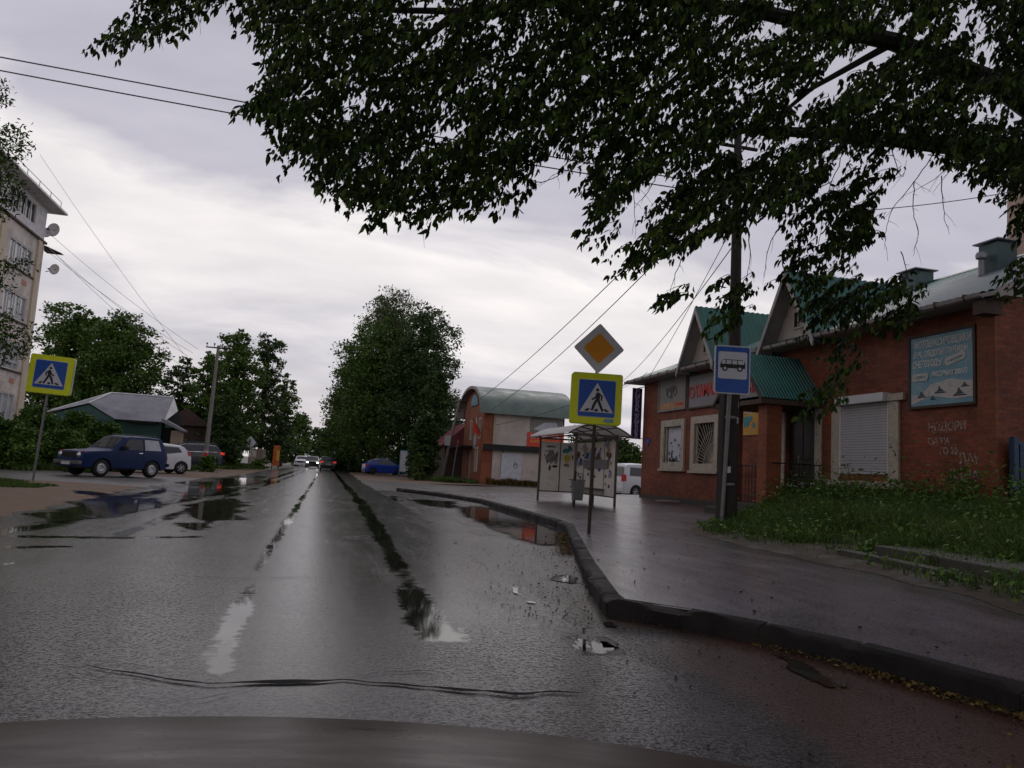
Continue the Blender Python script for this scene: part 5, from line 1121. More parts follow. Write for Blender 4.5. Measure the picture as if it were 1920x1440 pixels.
# arched roof
f = MB(); R0_, hx = 1.05, .98
def arch(u, v, o=0.0): # u -1..1 across, v along y
    x = lx(7.95)+u*hx; return (x, v, 2.33+.34*(1-u*u)+o)
f.grid(lambda u, v: arch(u, v), [i/10 for i in range(-10, 11)], [ly(21.2), ly(25.4)]); f.grid(lambda u, v: arch(u, v, -.012), [i/10 for i in range(-10, 11)], [ly(21.2), ly(25.4)]); f.build('roof', M_ROOFPC, e_, smooth=True)
f = MB()
for y in (21.2, 22.25, 23.3, 24.35, 25.4): f.tube([arch(i/8, ly(y), -.03) for i in range(-8, 9)], .02, 6)
for y in (21.2, 25.4): f.bar((lx(7.95)-hx, ly(y), 2.31), (lx(7.95)+hx, ly(y), 2.31), .018)
for u in (-1, -.5, 0, .5, 1): f.bar(arch(u, ly(21.2), -.04), arch(u, ly(25.4), -.04), .014)
f.build('roof_rib', M_BROWNSTEEL, e_)
f = MB(); f.box(lx(SX1)-.42, lx(SX1)-.06, ly(22.2), ly(24.4), .70, .74); f.build('bench', M_BROWNSTEEL, e_, bevel=.005); f = MB()
for y in (22.4, 24.2): f.tube([(lx(SX1)-.38, ly(y), .72), (lx(SX1)-.38, ly(y), .3)], .018, 6)
f.build('bench_leg', M_BROWNSTEEL, e_); f = MB(); f.box(lx(SX1)-.06, lx(SX1)-.03, ly(22.0), ly(24.2), 1.35, 1.62); f.build('notice', M_GREYBOARD, e_)
# graffiti and torn posters on the panels
def blob(f, P, cu, cv, ru, rv, n=11, d=.0, sd=0, jag=.35):
    rr = random.Random(sd); pts = [P(cu+ru*math.cos(q)*(1-jag*rr.random()), cv+rv*math.sin(q)*(1-jag*rr.random())) for q in [i*6.283/n for i in range(n)]]; f.add(pts, [tuple(range(n))])
PE = lambda u, v: (lx(u), ly(SY1)-.0105, v)
g1 = [(M_TEAL, [(8.22, 1.90, .17, .10), (8.34, 2.0, .09, .12)]), (paint('graffiti_yellow', (.48, .40, .06), .5, var=.2, scale=7), [(8.27, 1.64, .15, .16)]), (paint('graffiti_grey', (.20, .19, .19), .5, var=.5, scale=12), [(7.70, 1.70, .17, .30), (7.58, 1.60, .10, .18), (7.86, 1.62, .09, .22), (8.27, 1.42, .13, .07), (7.68, 2.02, .22, .05)]), (paint('graffiti_dark', (.05, .035, .04), .5, var=.5, scale=15), [(7.66, 1.30, .05, .13), (7.83, 1.36, .12, .05), (7.90, 1.78, .03, .14), (7.52, 1.86, .09, .02), (8.46, 1.70, .03, .1), (8.44, 1.95, .04, .02), (7.46, 1.72, .02, .06)])]
for i, (mt, bl) in enumerate(g1):
    f = MB()
    for k, (a, b, c, d) in enumerate(bl): blob(f, lambda u, v: (lx(u), ly(SY1)-.0105-.002*i-.0003*k, v), a, b, c, d, sd=i*10+k)
    f.build('graffiti', mt, e_)
for i, mt in enumerate((M_BLUE, M_YPOST, paint('graffiti_lilac', (.25, .24, .32), .5, var=.4, scale=9), paint('graffiti_brown', (.10, .06, .05), .5, var=.5, scale=9), M_BLACK)):
    f = MB(); rr = random.Random(20+i)
    for k in range(9 if i != 4 else 26):
        s_ = rr.uniform(.05, .16) if i != 4 else rr.uniform(.02, .07); blob(f, lambda u, v: (lx(SX1)-.0105-.002*i-.0004*k, ly(u), v), rr.uniform(21.7, 25.0), min(2.1, max(.7, rr.gauss(1.7, .25) if i != 4 else rr.uniform(.7, 2.0))), s_*1.4, s_, sd=50+i*20+k)
    f.build('graffiti', mt, e_)
# litter bin on its post
e_ = empty('litter_bin', (7.30, 21.15, sz(7.3, 21.1)), R(-6), 'grey metal litter bin on a post at the near corner of the bus shelter', 'litter bin')
f = MB(); f.add([(-.13, -.12, .22), (.13, -.12, .22), (.13, .12, .22), (-.13, .12, .22), (-.17, -.15, .78), (.17, -.15, .78), (.17, .15, .78), (-.17, .15, .78)], [(0, 3, 2, 1), (0, 1, 5, 4), (1, 2, 6, 5), (2, 3, 7, 6), (3, 0, 4, 7)]); f.build('bucket', M_STEEL, e_)
f = MB(); f.box(-.24, .2, -.17, .17, .79, .81); f.build('lid', M_DARKSTEEL, e_); f = MB(); f.bar((-.08, .0, -.02), (-.08, .0, 1.05), .03); f.tube([(-.08, 0, 1.0), (.12, 0, .98), (.14, 0, .8)], .012, 6); f.build('post', M_BLACK, e_)

# ------------------------------------------------------------------ building with the arched roof
AX0, AX1, AY0, AY1 = 11.5, 17.55, 54.5, 62.2
e_ = empty('arched_roof_building', (0, 0, 0), 0, 'two storey brick building with a rounded sage green roof beyond the bus shelter', 'building')
def PAs(u, v, d): return (u, AY0+d, v)
def PAf(u, v, d): return (AX0+d, u, v)
EZ2 = 5.25; M_RUST = mk_brick('rust_brick', (.25, .070, .032), (.19, .050, .024), (.22, .10, .06))
m_ = MB(); wall(m_, PAs, AX0+.75, AX1, -.2, EZ2, [], .1); m_.build('wall', M_STUCCO, e_)
fh = [(55.5, 56.35, 3.35, 4.9), (58.9, 59.7, 3.35, 4.9), (56.0, 57.2, .9, 2.75), (58.7, 60.0, .1, 2.5)]
m_ = MB(); wall(m_, PAf, AY0, AY1, -.2, EZ2, fh, .15); yc = (AY0+AY1)/2+.2; hw_ = (AY1-AY0)/2+.3
m_.build('wall', M_RUST, e_); m_ = MB(); m_.box(AX0+.001, AX0+.75, AY0-.02, AY0+.05, -.2, EZ2); m_.build('corner_wall', M_RUST, e_); m_ = MB(); m_.prism([(AX0, yc+hw_*.95*math.cos(R(q)), EZ2+2.05*math.sin(R(q))) for q in range(0, 181, 15)], (.1, 0, 0)); m_.build('gable_wall', M_RUST, e_); m_ = MB(); m_.box(AX1-.1, AX1, AY0, AY1, -.2, EZ2); m_.build('wall', M_RUST, e_)
m_ = MB(); hr = 4.75
def aroof(q, x, o=0.0): return (x, yc+(hw_+.55+o)*math.cos(R(q)), EZ2-.12+(2.3+o)*math.sin(R(q))**.92)
m_.grid(lambda q, x: aroof(q, x), [i*6 for i in range(31)], [AX0-.45, AX1+.5]); rf = m_.build('roof', M_SAGEROOF, e_, smooth=True)
m_ = MB(); m_.grid(lambda q, x: aroof(q, AX0-.47, -.22*x), [i*6 for i in range(31)], [0, 1]); m_.grid(lambda q, x: aroof(q, x, -.1), [i*6 for i in range(31)], [AX0-.45, AX0+.05]); m_.build('roof_edge', M_SOFFIT, rf, smooth=True)
for a, b, c, d in fh[:3]:
    m_ = MB(); frame_ring(m_, PAf, a, b, c, d, .13, -.02, .06); wn = m_.build('window', M_CREAM, e_); m_ = MB(); pbox(m_, PAf, a+.13, b-.13, c+.1, d-.1, .08, .1); m_.build('pane', M_GLASSL, wn)
a, b, c, d = fh[3]; m_ = MB(); pbox(m_, PAf, a, b, c, d, .08, .12); dr = m_.build('door', M_GREYBOARD, e_); m_ = MB(); m_.box(AX0-.95, AX0, 58.2, 62.5, 2.72, 2.86); m_.build('door_canopy', M_DARK, dr)
m_ = MB(); m_.box(AX0-.06, AX0-.0, 56.95, 57.35, 2.9, 5.0); m_.box(AX0+.7, AX0+.85, AY0-.06, AY0, 2.95, 5.1); m_.build('pilaster', M_CREAM, e_)
m_ = MB(); m_.box(AX0+.0, 16.2, AY0-.42, AY0, 2.55, 2.95); m_.build('awning', M_BLACKPL, e_)
m_ = MB(); m_.box(AX0-.05, AX0-.001, 56.2, 59.3, 6.2-.05, 6.6); 
m_ = MB(); m_.prism([(AX0-.03, 58.3+1.3*math.cos(R(q)), 5.95+.85*math.sin(R(q))) for q in range(0, 181, 15)], (-.06, 0, 0)); m_.build('arched_panel', M_SKYPOST, e_)
m_ = MB(); m_.box(AX0-.05, AX0-.001, 57.3, 57.9, 2.7, 3.6); m_.build('plate', M_SKYPOST, e_); m_ = MB(); m_.bar((AX0+1.55, AY0-.03, -.1), (AX0+1.55, AY0-.03, 2.6), .035); m_.bar((AX0+4.2, AY0-.03, 3), (AX0+4.2, AY0-.03, 5.1), .04); m_.build('downpipe', M_DARKSTEEL, e_)
# flag, banner, posters: things fixed to it
fl = empty('flag', (AX0-.1, 55.2, 3.7), 0, 'small red flag on a slanting staff on the arched roof building', 'flag'); m_ = MB(); m_.bar((.1, 0, -.1), (-.55, .1, 1.05), .02); m_.build('staff', M_BROWNSTEEL, fl)
m_ = MB(); m_.grid(lambda u, v: (-.5+.5*u-.1*v, .1+.05*math.sin(6*v), .95-.75*u-.65*v*(1-.3*u)), [0, .33, .66, 1], [i/6 for i in range(7)]); m_.build('cloth', M_REDBAN, fl)
def sboard(name, px0, px1, z0, z1, mat, label, cat='banner', y=AY0-.03):
    a = gy(px0, 830, y)[0]; b = gy(px1, 830, y)[0]; o = empty(name, ((a+b)/2, y, z0), 0, label, cat); m_ = MB(); hw2 = (b-a)/2; m_.box(-hw2, hw2, -.04, 0, 0, z1-z0); m_.build('panel', mat, o); return o, hw2
o, h_ = sboard('red_banner', 988, 1056, 2.97, 4.0, M_REDBAN, 'red tyre storage banner on the cream wall, partly behind the shelter roof')
lettering("ХРАНЕНИЕ", .42, M_LETW, frame4((-.05, -.045, .74), (1, 0, 0), (0, 0, 1)), o, .003, bold=.008, sx=.98); lettering("БАРСЕЛОНА ШИН", .26, M_LETY, frame4((0, -.045, .38), (1, 0, 0), (0, 0, 1)), o, .003); lettering("С ДОСТАВКОЙ", .2, M_LETW, frame4((.3, -.045, .12), (1, 0, 0), (0, 0, 1)), o, .003)
o, h_ = sboard('picture_banner', 993, 1053, 4.02, 5.08, M_GREYBOARD2, 'faded grey picture banner above the red one on the cream wall')
m_ = MB(); flat(m_, [(-1.0, .25), (-.2, .75), (.7, .8), (1.0, .3), (.4, .15), (-.4, .1)], -.05, -.04); m_.build('print', M_POSTW, o)
o, h_ = sboard('pale_poster', 942, 980, .45, 2.4, M_POSTW, 'large pale grey poster with a small face drawing on the lower cream wall', 'poster')
m_ = MB(); flat(m_, [(.30+.17*math.cos(q), 1.05+.24*math.sin(q)) for q in [i*.5236 for i in range(12)]], -.045, -.04); m_.build('print', M_GREYBOARD, o); m_ = MB(); flat(m_, [(.30+.08*math.cos(q), 1.0+.12*math.sin(q)) for q in [i*.5236 for i in range(12)]], -.048, -.045); m_.build('print', M_POSTW, o)
# maroon roofed lean-to to the left
e_ = empty('maroon_roof_house', (10.3, 64, 0), 0, 'low brick house with a maroon roof left of the arched building', 'house')
m_ = MB(); m_.box(-.0, 4, 0, 6, 0, 3.0); m_.build('wall', M_BROWNWALL, e_); m_ = MB(); m_.prism([(-.4, -.5, 2.9), (1.9, -.5, 5.0), (4.4, -.5, 2.9)], (0, 7, 0)); m_.build('roof', M_REDROOF, e_)
# dark shed + fence + kerb behind the van
e_ = empty('grey_shed', (21.5, 58, 0), 0, 'low dark shed with a pale pitched roof between the shelter and the purple banner', 'shed')
m_ = MB(); m_.box(-3.2, .8, 0, 3, 0, 2.3); m_.build('wall', M_DARK, e_); m_ = MB(); m_.prism([(-3.6, -.3, 2.3), (-1.2, -.3, 3.5), (1.1, -.3, 2.3)], (0, 3.6, 0)); m_.build('roof', M_GREYROOF, e_)
e_ = empty('board_fence', (22.5, 52, 0), 0, 'weathered beige board fence behind the white van', 'fence'); m_ = MB()
for k in range(60): m_.box(-3+.2*k, -3+.2*k+.185, 0, .03, 0, 1.95+.03*math.sin(k*2.1))
m_.build('boards', paint('grey_boards', (.20, .18, .15), .7, dirt=(.12, .10, .08)), e_); m_ = MB(); m_.box(-3, 9, .03, .08, .4, .5); m_.box(-3, 9, .03, .08, 1.5, 1.6); m_.build('rail', M_BROWNWALL, e_)

# ------------------------------------------------------------------ apartment block, left
BX = -17.0; BYE = 51.3
e_ = empty('apartment_block', (0, 0, 0), 0, 'five storey pale brick apartment block with glazed white balconies at the left edge', 'apartment block')
def PBk(u, v, d): return (BX-d, u, v)
rows = [(2.35, 3.85), (5.15, 6.65), (7.95, 9.42), (10.78, 12.22)]; cols = [(46.3, 49.7), (41.5, 44.7), (36.7, 39.9), (31.9, 35.1)]
hl = [(a, b, c, d) for c, d in rows for a, b in cols]
m_ = MB(); wall(m_, PBk, 26, BYE, -.5, 13.15, hl, .25); m_.quad((BX, BYE, -.5), (BX-12, BYE, -.5), (BX-12, BYE, 13.15), (BX, BYE, 13.15)); m_.quad((BX, 26, -.5), (BX-12, 26, -.5), (BX-12, 26, 13.15), (BX, 26, 13.15)); m_.build('wall', M_WHITEBRICK, e_)
m_ = MB(); m_.box(BX, BX+.10, 50.15, 50.75, -.5, 13.1)
for a in (45.2, 40.5, 35.7): m_.box(BX, BX+.06, a-.35, a+.35, -.5, 13.1)
m_.build('pilaster', M_OCHRE, e_)
m_ = MB()
for c, d in rows: m_.box(BX-.0, BX+.05, 26, 50.2, c-.12, c-.0); 
m_.box(BX-.0, BX+.12, 26, BYE+.1, 13.12, 13.25); m_.build('ledge', M_BROWNWALL, e_)
for (a, b, c, d) in hl:
    if b < 36: continue
    m_ = MB(); frame_ring(m_, PBk, a, b, c, d, .07, .02, .1)
    nn = 4
    for k in range(1, nn): u = a+(b-a)*k/nn; pbox(m_, PBk, u-.03, u+.03, c+.07, d-.07, .02, .08)
    pbox(m_, PBk, a+.07, b-.07, c+.42, c+.48, .03, .08) if (a*7+c) % 2 > 1 else None
    wn = m_.build('balcony_window', M_WHITE, e_); m_ = MB(); pbox(m_, PBk, a+.07, b-.07, c+.07, d-.07, .12, .14); m_.build('pane', M_GLASSL if (int(a)+int(c)) % 5 else M_GLASS, wn)
    if int(a+c) % 2: m_ = MB(); pbox(m_, PBk, b-1.1, b-.4, c-.75, c-.45, -.012, 0); m_.build('brick_patch', paint('patch_orange', (.45, .20, .13), .7), e_)
# top storey set back slightly, with strip glazing and deep eaves
m_ = MB(); tops = [(45.6, 49.5, 13.75, 14.95), (40.6, 44.6, 13.75, 14.95), (35.8, 39.8, 13.75, 14.95)]; wall(m_, lambda u, v, d: (BX-.02-d, u, v), 26, BYE-.1, 13.25, 15.6, tops, .2); m_.quad((BX-.02, BYE-.1, 13.2), (BX-12, BYE-.1, 13.2), (BX-12, BYE-.1, 15.6), (BX-.02, BYE-.1, 15.6)); m_.build('parapet', paint('pale_grey_render', (.62, .60, .61), .7), e_)
for a, b, c, d in tops:
    m_ = MB(); PT = lambda u, v, dd: (BX-.02-dd, u, v); frame_ring(m_, PT, a, b, c, d, .07, .02, .1)
    for k in range(1, 5): u = a+(b-a)*k/5; pbox(m_, PT, u-.05, u+.05, c+.07, d-.07, .02, .08)
    wn = m_.build('balcony_window', M_WHITE, e_); m_ = MB(); pbox(m_, PT, a+.07, b-.07, c+.07, d-.07, .12, .14); m_.build('pane', M_GLASS, wn)
m_ = MB(); m_.prism([(BX+.80, 24, 15.28), (BX+.80, 24, 15.40), (BX-6, 24, 17.3), (BX-13, 24, 15.4), (BX-13, 24, 15.3)], (0, BYE+.9-24, 0)); rf = m_.build('roof', paint('pale_eaves', (.78, .77, .76), .7), e_)
m_ = MB(); 
for k in range(14): m_.bar((BX+.5, 27+1.9*k, 15.45), (BX+.5, 27+1.9*k, 15.95), .02, n=5)
m_.bar((BX+.5, 27, 15.95), (BX+.5, 51.7, 15.95), .018, n=5); m_.build('roof_railing', M_STEEL, rf)
def dish(x, y, z, r_, lb):
    o = empty('satellite_dish', (x, y, z), R(-20), lb, 'satellite dish', 'satellite dishes on the apartment block'); m_ = MB(); m_.lathe([(0.001, .14), (r_*.4, .11), (r_*.75, .05), (r_, 0), (r_*1.01, -.01), (r_*.7, .04), (.001, .12)], axis='y', n=24); m_.build('reflector', M_SIGNBACK, o, smooth=True)
    m_ = MB(); m_.bar((0, .1, 0), (-.75, .25, -.1), .025); m_.build('arm', M_STEEL, o); m_ = MB(); m_.bar((0, 0, -r_*.9), (0, -.45, -.1), .012); m_.box(-.05, .05, -.52, -.42, -.14, -.06); m_.build('feed_horn', M_BLACKPL, o)
q = gy(100, 431, 51.9); dish(q[0], 51.9, q[2], .42, 'big pale satellite dish under the eaves at the corner of the apartment block')
q = gy(88, 436, 51.5); dish(q[0], 51.5, q[2], .30, 'smaller satellite dish half behind the big one under the eaves')
q = gy(102, 505, 52.0); dish(q[0], 52.0, q[2], .33, 'lone satellite dish on a bracket below the other two')
m_ = MB(); m_.prism([(BX-.05, BYE+.1, 13.1), (BX+.9, BYE+.2, 12.75), (BX-.05, BYE+.2, 12.75)], (0, .6, 0)); m_.build('hood', M_BROWNWALL, e_)

# ------------------------------------------------------------------ green house with grey roof, left
HY = 60.0
def hp(px, py, Y=HY): q = gy(px, py, Y); return (q[0], Y, q[2])
e_ = empty('green_house', (0, 0, 0), 0, 'low dark green house with a big grey metal roof behind the parked cars', 'house')
zr, ze = 5.15, 3.15
m_ = MB(); m_.add([(-15.05, 62.5, zr), (-10.75, 62.5, zr), (-10.15, 61.2, 4.1), (-10.7, 59.3, ze), (-13.9, 59.3, ze), (-16.0, 60.6, 4.2)], [(0, 1, 2, 3, 4, 5)]); m_.add([(-15.05, 62.5, zr), (-10.75, 62.5, zr), (-10.15, 64.5, ze), (-18.7, 64.5, ze), (-18.9, 61.0, 3.3), (-16.0, 60.6, 4.2)], [(0, 5, 4, 3), (0, 3, 2, 1)])
rf = m_.build('roof', M_GREYROOF, e_); m_ = MB(); m_.tube([(-15.05, 62.48, zr+.03), (-16.0, 60.58, 4.22)], .05, 5); m_.tube([(-15.05, 62.5, zr+.03), (-18.9, 61.0, 3.34)], .06, 5); m_.tube([(-15.05, 62.5, zr+.03), (-10.75, 62.5, zr+.03)], .05, 5); m_.build('flashing', M_SIGNBACK, rf)
m_ = MB(); m_.box(-18.3, -10.9, 59.8, 64.2, -.1, 3.1); m_.build('wall', M_GREENISH, e_); m_ = MB(); m_.prism([(-18.7, 61.05, 0), (-18.7, 61.05, 3.2), (-16.0, 60.66, 4.1), (-13.9, 59.42, 3.08), (-13.9, 59.42, 0)], (0, .12, 0)); m_.build('wall', M_GREENISH, e_); m_ = MB(); m_.box(-10.9, -10.2, 60.5, 61.4, .2, 2.8); m_.build('door', M_DARK, e_); m_ = MB(); m_.box(-13.0, -11.2, 59.2, 59.78, 3.0, 3.12); m_.build('fascia', M_DARK, e_)
m_ = MB(); m_.prism([(-10.85, 59.3, 3.15), (-9.35, 59.3, 2.55), (-9.35, 59.3, 2.68), (-10.85, 59.3, 3.45)], (0, 1.8, 0)); m_.build('porch_roof', M_GREYROOF, e_); m_ = MB(); m_.box(-10.2, -9.5, 59.6, 60.6, 0, 2.6); m_.build('porch', M_BEIGEF, e_)
e_ = empty('brown_house', (-10.6, 68, 0), 0, 'dark brown wooden house gable among the trees behind the green house', 'house'); m_ = MB(); m_.box(-1.5, 1.6, 0, 5, 0, 3.4); m_.build('wall', M_BROWNWALL, e_); m_ = MB(); m_.prism([(-1.9, -.4, 3.3), (0, -.4, 4.7), (2.0, -.4, 3.3)], (0, 6, 0)); m_.build('roof', M_BROWNWALL, e_)
e_ = empty('metal_fence', (-9.5, 64.5, .1), 0, 'long bluish grey sheet fence behind the graphite car', 'fence'); m_ = MB(); m_.grid(lambda u, v: (u, .03*math.sin(u*12), v), [-3+.12*i for i in range(42)], [0, 1.9]); m_.build('sheet', paint('blue_grey_sheet', (.07, .09, .095), .5), e_); m_ = MB(); m_.box(-3, 2, .04, .09, 1.5, 1.56); m_.build('rail', M_STEEL, e_)
e_ = empty('beige_fence', (gy(467, 860, 82)[0], 82, 0), 0, 'short beige wooden fence behind the diamond sign', 'fence'); m_ = MB()
for k in range(13): m_.box(.12*k, .12*k+.11, 0, .03, 0, 1.9+.05*math.sin(k))
m_.build('boards', M_BEIGEF, e_); m_ = MB(); m_.box(0, 1.55, .03, .08, .5, .58); m_.build('rail', M_BROWNWALL, e_)
q = gy(517, 868, 80); e_ = empty('orange_stand', (q[0], 80, 0), 0, 'tall orange red advertising stand at the left roadside', 'advertising stand'); m_ = MB(); m_.box(-.32, .32, -.08, .08, .3, 2.3); m_.build('panel', M_ORKIOSK, e_); m_ = MB(); m_.box(.03, .28, -.1, -.08, .8, 1.8); m_.build('print', M_LETY, e_); m_ = MB(); m_.box(-.4, -.3, -.04, .04, -.1, .3); m_.box(.2, .3, -.04, .04, -.1, .3); m_.build('leg', M_DARKSTEEL, e_)
q = gy(466, 862, 75); e_ = empty('diamond_sign', (q[0], 75, 0), R(-14), 'white back of a diamond road sign on a thin post, left verge', 'road sign'); m_ = MB(); m_.bar((0, -.02, -.1), (0, -.02, 2.7), .035); m_.build('pole', M_DARKSTEEL, e_); diamond(e_, 2.35, .58, .03, M_SIGNBACK, None)
# poster board on the right by the blue car
q = gy(765, 868, 64); e_ = empty('poster_board', (q[0], 66, 0), R(-8), 'small white poster board with a green frame beside the blue car', 'poster board'); m_ = MB(); m_.box(-.45, .45, -.02, .02, .55, 2.3); m_.build('panel', M_POSTW, e_); m_ = MB(); frame_ring(m_, lambda u, v, d: (u, d, v), -.5, .5, .5, 2.35, .06, -.03, .03); m_.build('frame', M_TEAL, e_); m_ = MB(); m_.bar((-.45, 0, -.1), (-.45, 0, .5), .04); m_.bar((.45, 0, -.1), (.45, 0, .5), .04); m_.build('leg', M_TEAL, e_)
# concrete poles
def conc_pole(name, base, top, label, group, r0=.15, r1=.09, arms=True, band=False):
    b = Vector(base); t = Vector(top)-b; o = empty(name, base, 0, label, 'utility pole', group); f = MB(); f.tube([(0, 0, -.3), tuple(t*.5), tuple(t)], [r0, (r0+r1)/2, r1], 12); f.build('pole', M_CONC, o, smooth=True)
    if arms:
        f = MB(); f.bar((t.x-.75, t.y, t.z-.15), (t.x+.75, t.y, t.z-.15), .045); f.bar((t.x-.35, t.y, t.z-1.7), (t.x+.35, t.y, t.z-1.7), .035); f.build('crossarm', M_DARKSTEEL, o); f = MB()
        for x_ in (-.7, -.25, .25, .7): f.lathe([(.015, -.13), (.02, .02), (.06, .04), (.05, .12), (.01, .15)], (t.x+x_, t.y, t.z), n=8)
        f.build('insulator', M_BROWNSTEEL, o)
    if band:
        f = MB(); f.tube([tuple(t*.05), tuple(t*.16)], [r0*1.04, r0*1.03], 12, False); f.build('white_band', M_SIGNWHITE, o); f = MB(); f.tube([tuple(t*.10), tuple(t*.145)], [r0*1.07, r0*1.06], 12, False); f.build('red_band', M_TAIL, o)
    return o
ct = gy(410, 648, 52.5); cb = gy(383, 874, 52.5); conc_pole('concrete_pole', (cb[0], 52.5, .0), tuple(ct), 'leaning grey concrete pole with a red and white band near the graphite car', 'concrete street poles', band=True)
ct2 = gy(848, 812, 62); cb2 = gy(826, 903, 62); o = conc_pole('concrete_pole', (cb2[0], 62, 0), (ct2[0]+.45, 62, 6.6), 'leaning concrete pole carrying a small white box beside the arched roof building', 'concrete street poles', r0=.13)
q = gy(839, 826, 61.8); m_ = MB(); m_.box(q[0]-cb2[0]-.22, q[0]-cb2[0]+.22, -.35, -.12, q[2]-.4, q[2]+.4); m_.build('meter_box', M_SIGNWHITE, o)
q = gy(846, 905, 56); q2 = gy(853, 822, 56); e_ = empty('yield_sign', (q[0], 56, 0), R(78), 'road sign turned edge on, on a slim post by the arched building', 'road sign'); e_.rotation_euler[1] = 0
m_ = MB(); m_.bar((0, 0, -.1), (0, -.28, 3.1), .035); m_.build('pole', M_STEEL, e_); m_ = MB(); flat(m_, [(-.42, 3.2), (.42, 3.2), (0, 2.45)], -.33, -.30); m_.build('sign_face', M_TAIL, e_); m_ = MB(); flat(m_, [(-.28, 3.12), (.28, 3.12), (0, 2.62)], -.335, -.33); m_.build('centre', M_SIGNWHITE, e_)
for i, (px, b, t, Y, lb) in enumerate([(625, 882, 846, 96, 'thin pale roadside post just right of the black car'), (643, 883, 862, 100, 'short pale post at the foot of the tree clump'), (652, 884, 866, 92, 'shortest pale post nearest the clump of trees')]):
    q = gy(px, b, Y); q2 = gy(px, t, Y); e_ = empty('roadside_post', (q[0], Y, 0), 0, lb, 'post', 'pale posts beside the far road'); m_ = MB(); m_.bar((0, 0, -.1), (0, 0, q2[2]), .07); m_.build('post', M_SIGNWHITE, e_)

# ------------------------------------------------------------------ cables
def cable(a, b, sag, r_, label, group, mat=M_BLACK):
    a, b = Vector(a), Vector(b); o = bpy.data.objects.new('x', None); bpy.data.objects.remove(o); m_ = MB(); n = 28
    m_.tube([a.lerp(b, k/n)+Vector((0, 0, -4*sag*(k/n)*(1-k/n))) for k in range(n+1)], r_, 5, False); return tag(m_.build('power_cable', mat, None), label, 'cable', group)
M_CABLE = paint('cable_grey', (.10, .10, .11), .6); M_CABLE2 = paint('pale_cable', (.34, .34, .37), .6)
GC = 'overhead cables across the street'
PT_ = (8.62, 14.75, 8.5)
def at(px, py, Y): return tuple(gy(px, py, Y))
cable(at(-260, 58, 16), (8.3, 14.75, 7.55), .05, .014, 'upper of the two cables crossing the sky from the left edge', GC, M_CABLE)
cable(at(-260, 82, 16), (8.3, 14.75, 7.35), .10, .014, 'lower of the two cables crossing the sky from the left edge', GC, M_CABLE)
cable(PT_, at(868, 770, 58), .5, .016, 'cable from the wooden pole to the left side of the arched roof', GC, M_CABLE)
cable((8.9, 14.75, 8.3), at(921, 768, 54.4), .5, .016, 'cable from the wooden pole to the eaves of the arched roof building', GC, M_CABLE)
cable((8.62, 14.75, 7.2), at(1208, 722, 28.2), .12, .009, 'upper thin cable from the wooden pole to the shop corner', GC, M_CABLE)
cable((8.62, 14.75, 6.6), at(1166, 716, 40), .3, .012, 'steep cable passing behind the crossing sign', GC, M_CABLE)
cable((12.1, 27.5, 5.2), at(1166, 728, 40), .05, .010, 'short cable from the shop eaves towards the crossing sign', GC, M_CABLE)
cable((12.1, 28.6, 5.0), at(905, 800, 60), .3, .018, 'low cable from the shop corner across the arched roof', GC, M_CABLE)
for k, (pa, pb) in enumerate((((90, 462), (345, 690)), ((92, 466), (352, 668)), ((88, 470), (362, 662)), ((75, 290), (345, 664)), ((95, 440), (372, 655)))):
    cable(at(*pa, 51.3), at(*pb, 52.5), .25, .011, ('thickest cable from the apartment block corner to the concrete pole', 'second cable fanning out from the apartment block corner', 'third cable fanning out from the apartment block corner', 'thin cable rising highest over the apartment block', 'faint cable from the apartment eaves to the concrete pole')[k], 'cables from the apartment block', M_CABLE2)
cable((13.3, 11.6, 9.5), (8.9, 14.75, 8.2), .2, .010, 'cable from the wooden pole over the shop roof', GC, M_CABLE)
cable((16, 12, 8.2), (8.62, 14.75, 7.0), .3, .010, 'lower cable from the wooden pole over the shop roof', GC, M_CABLE)

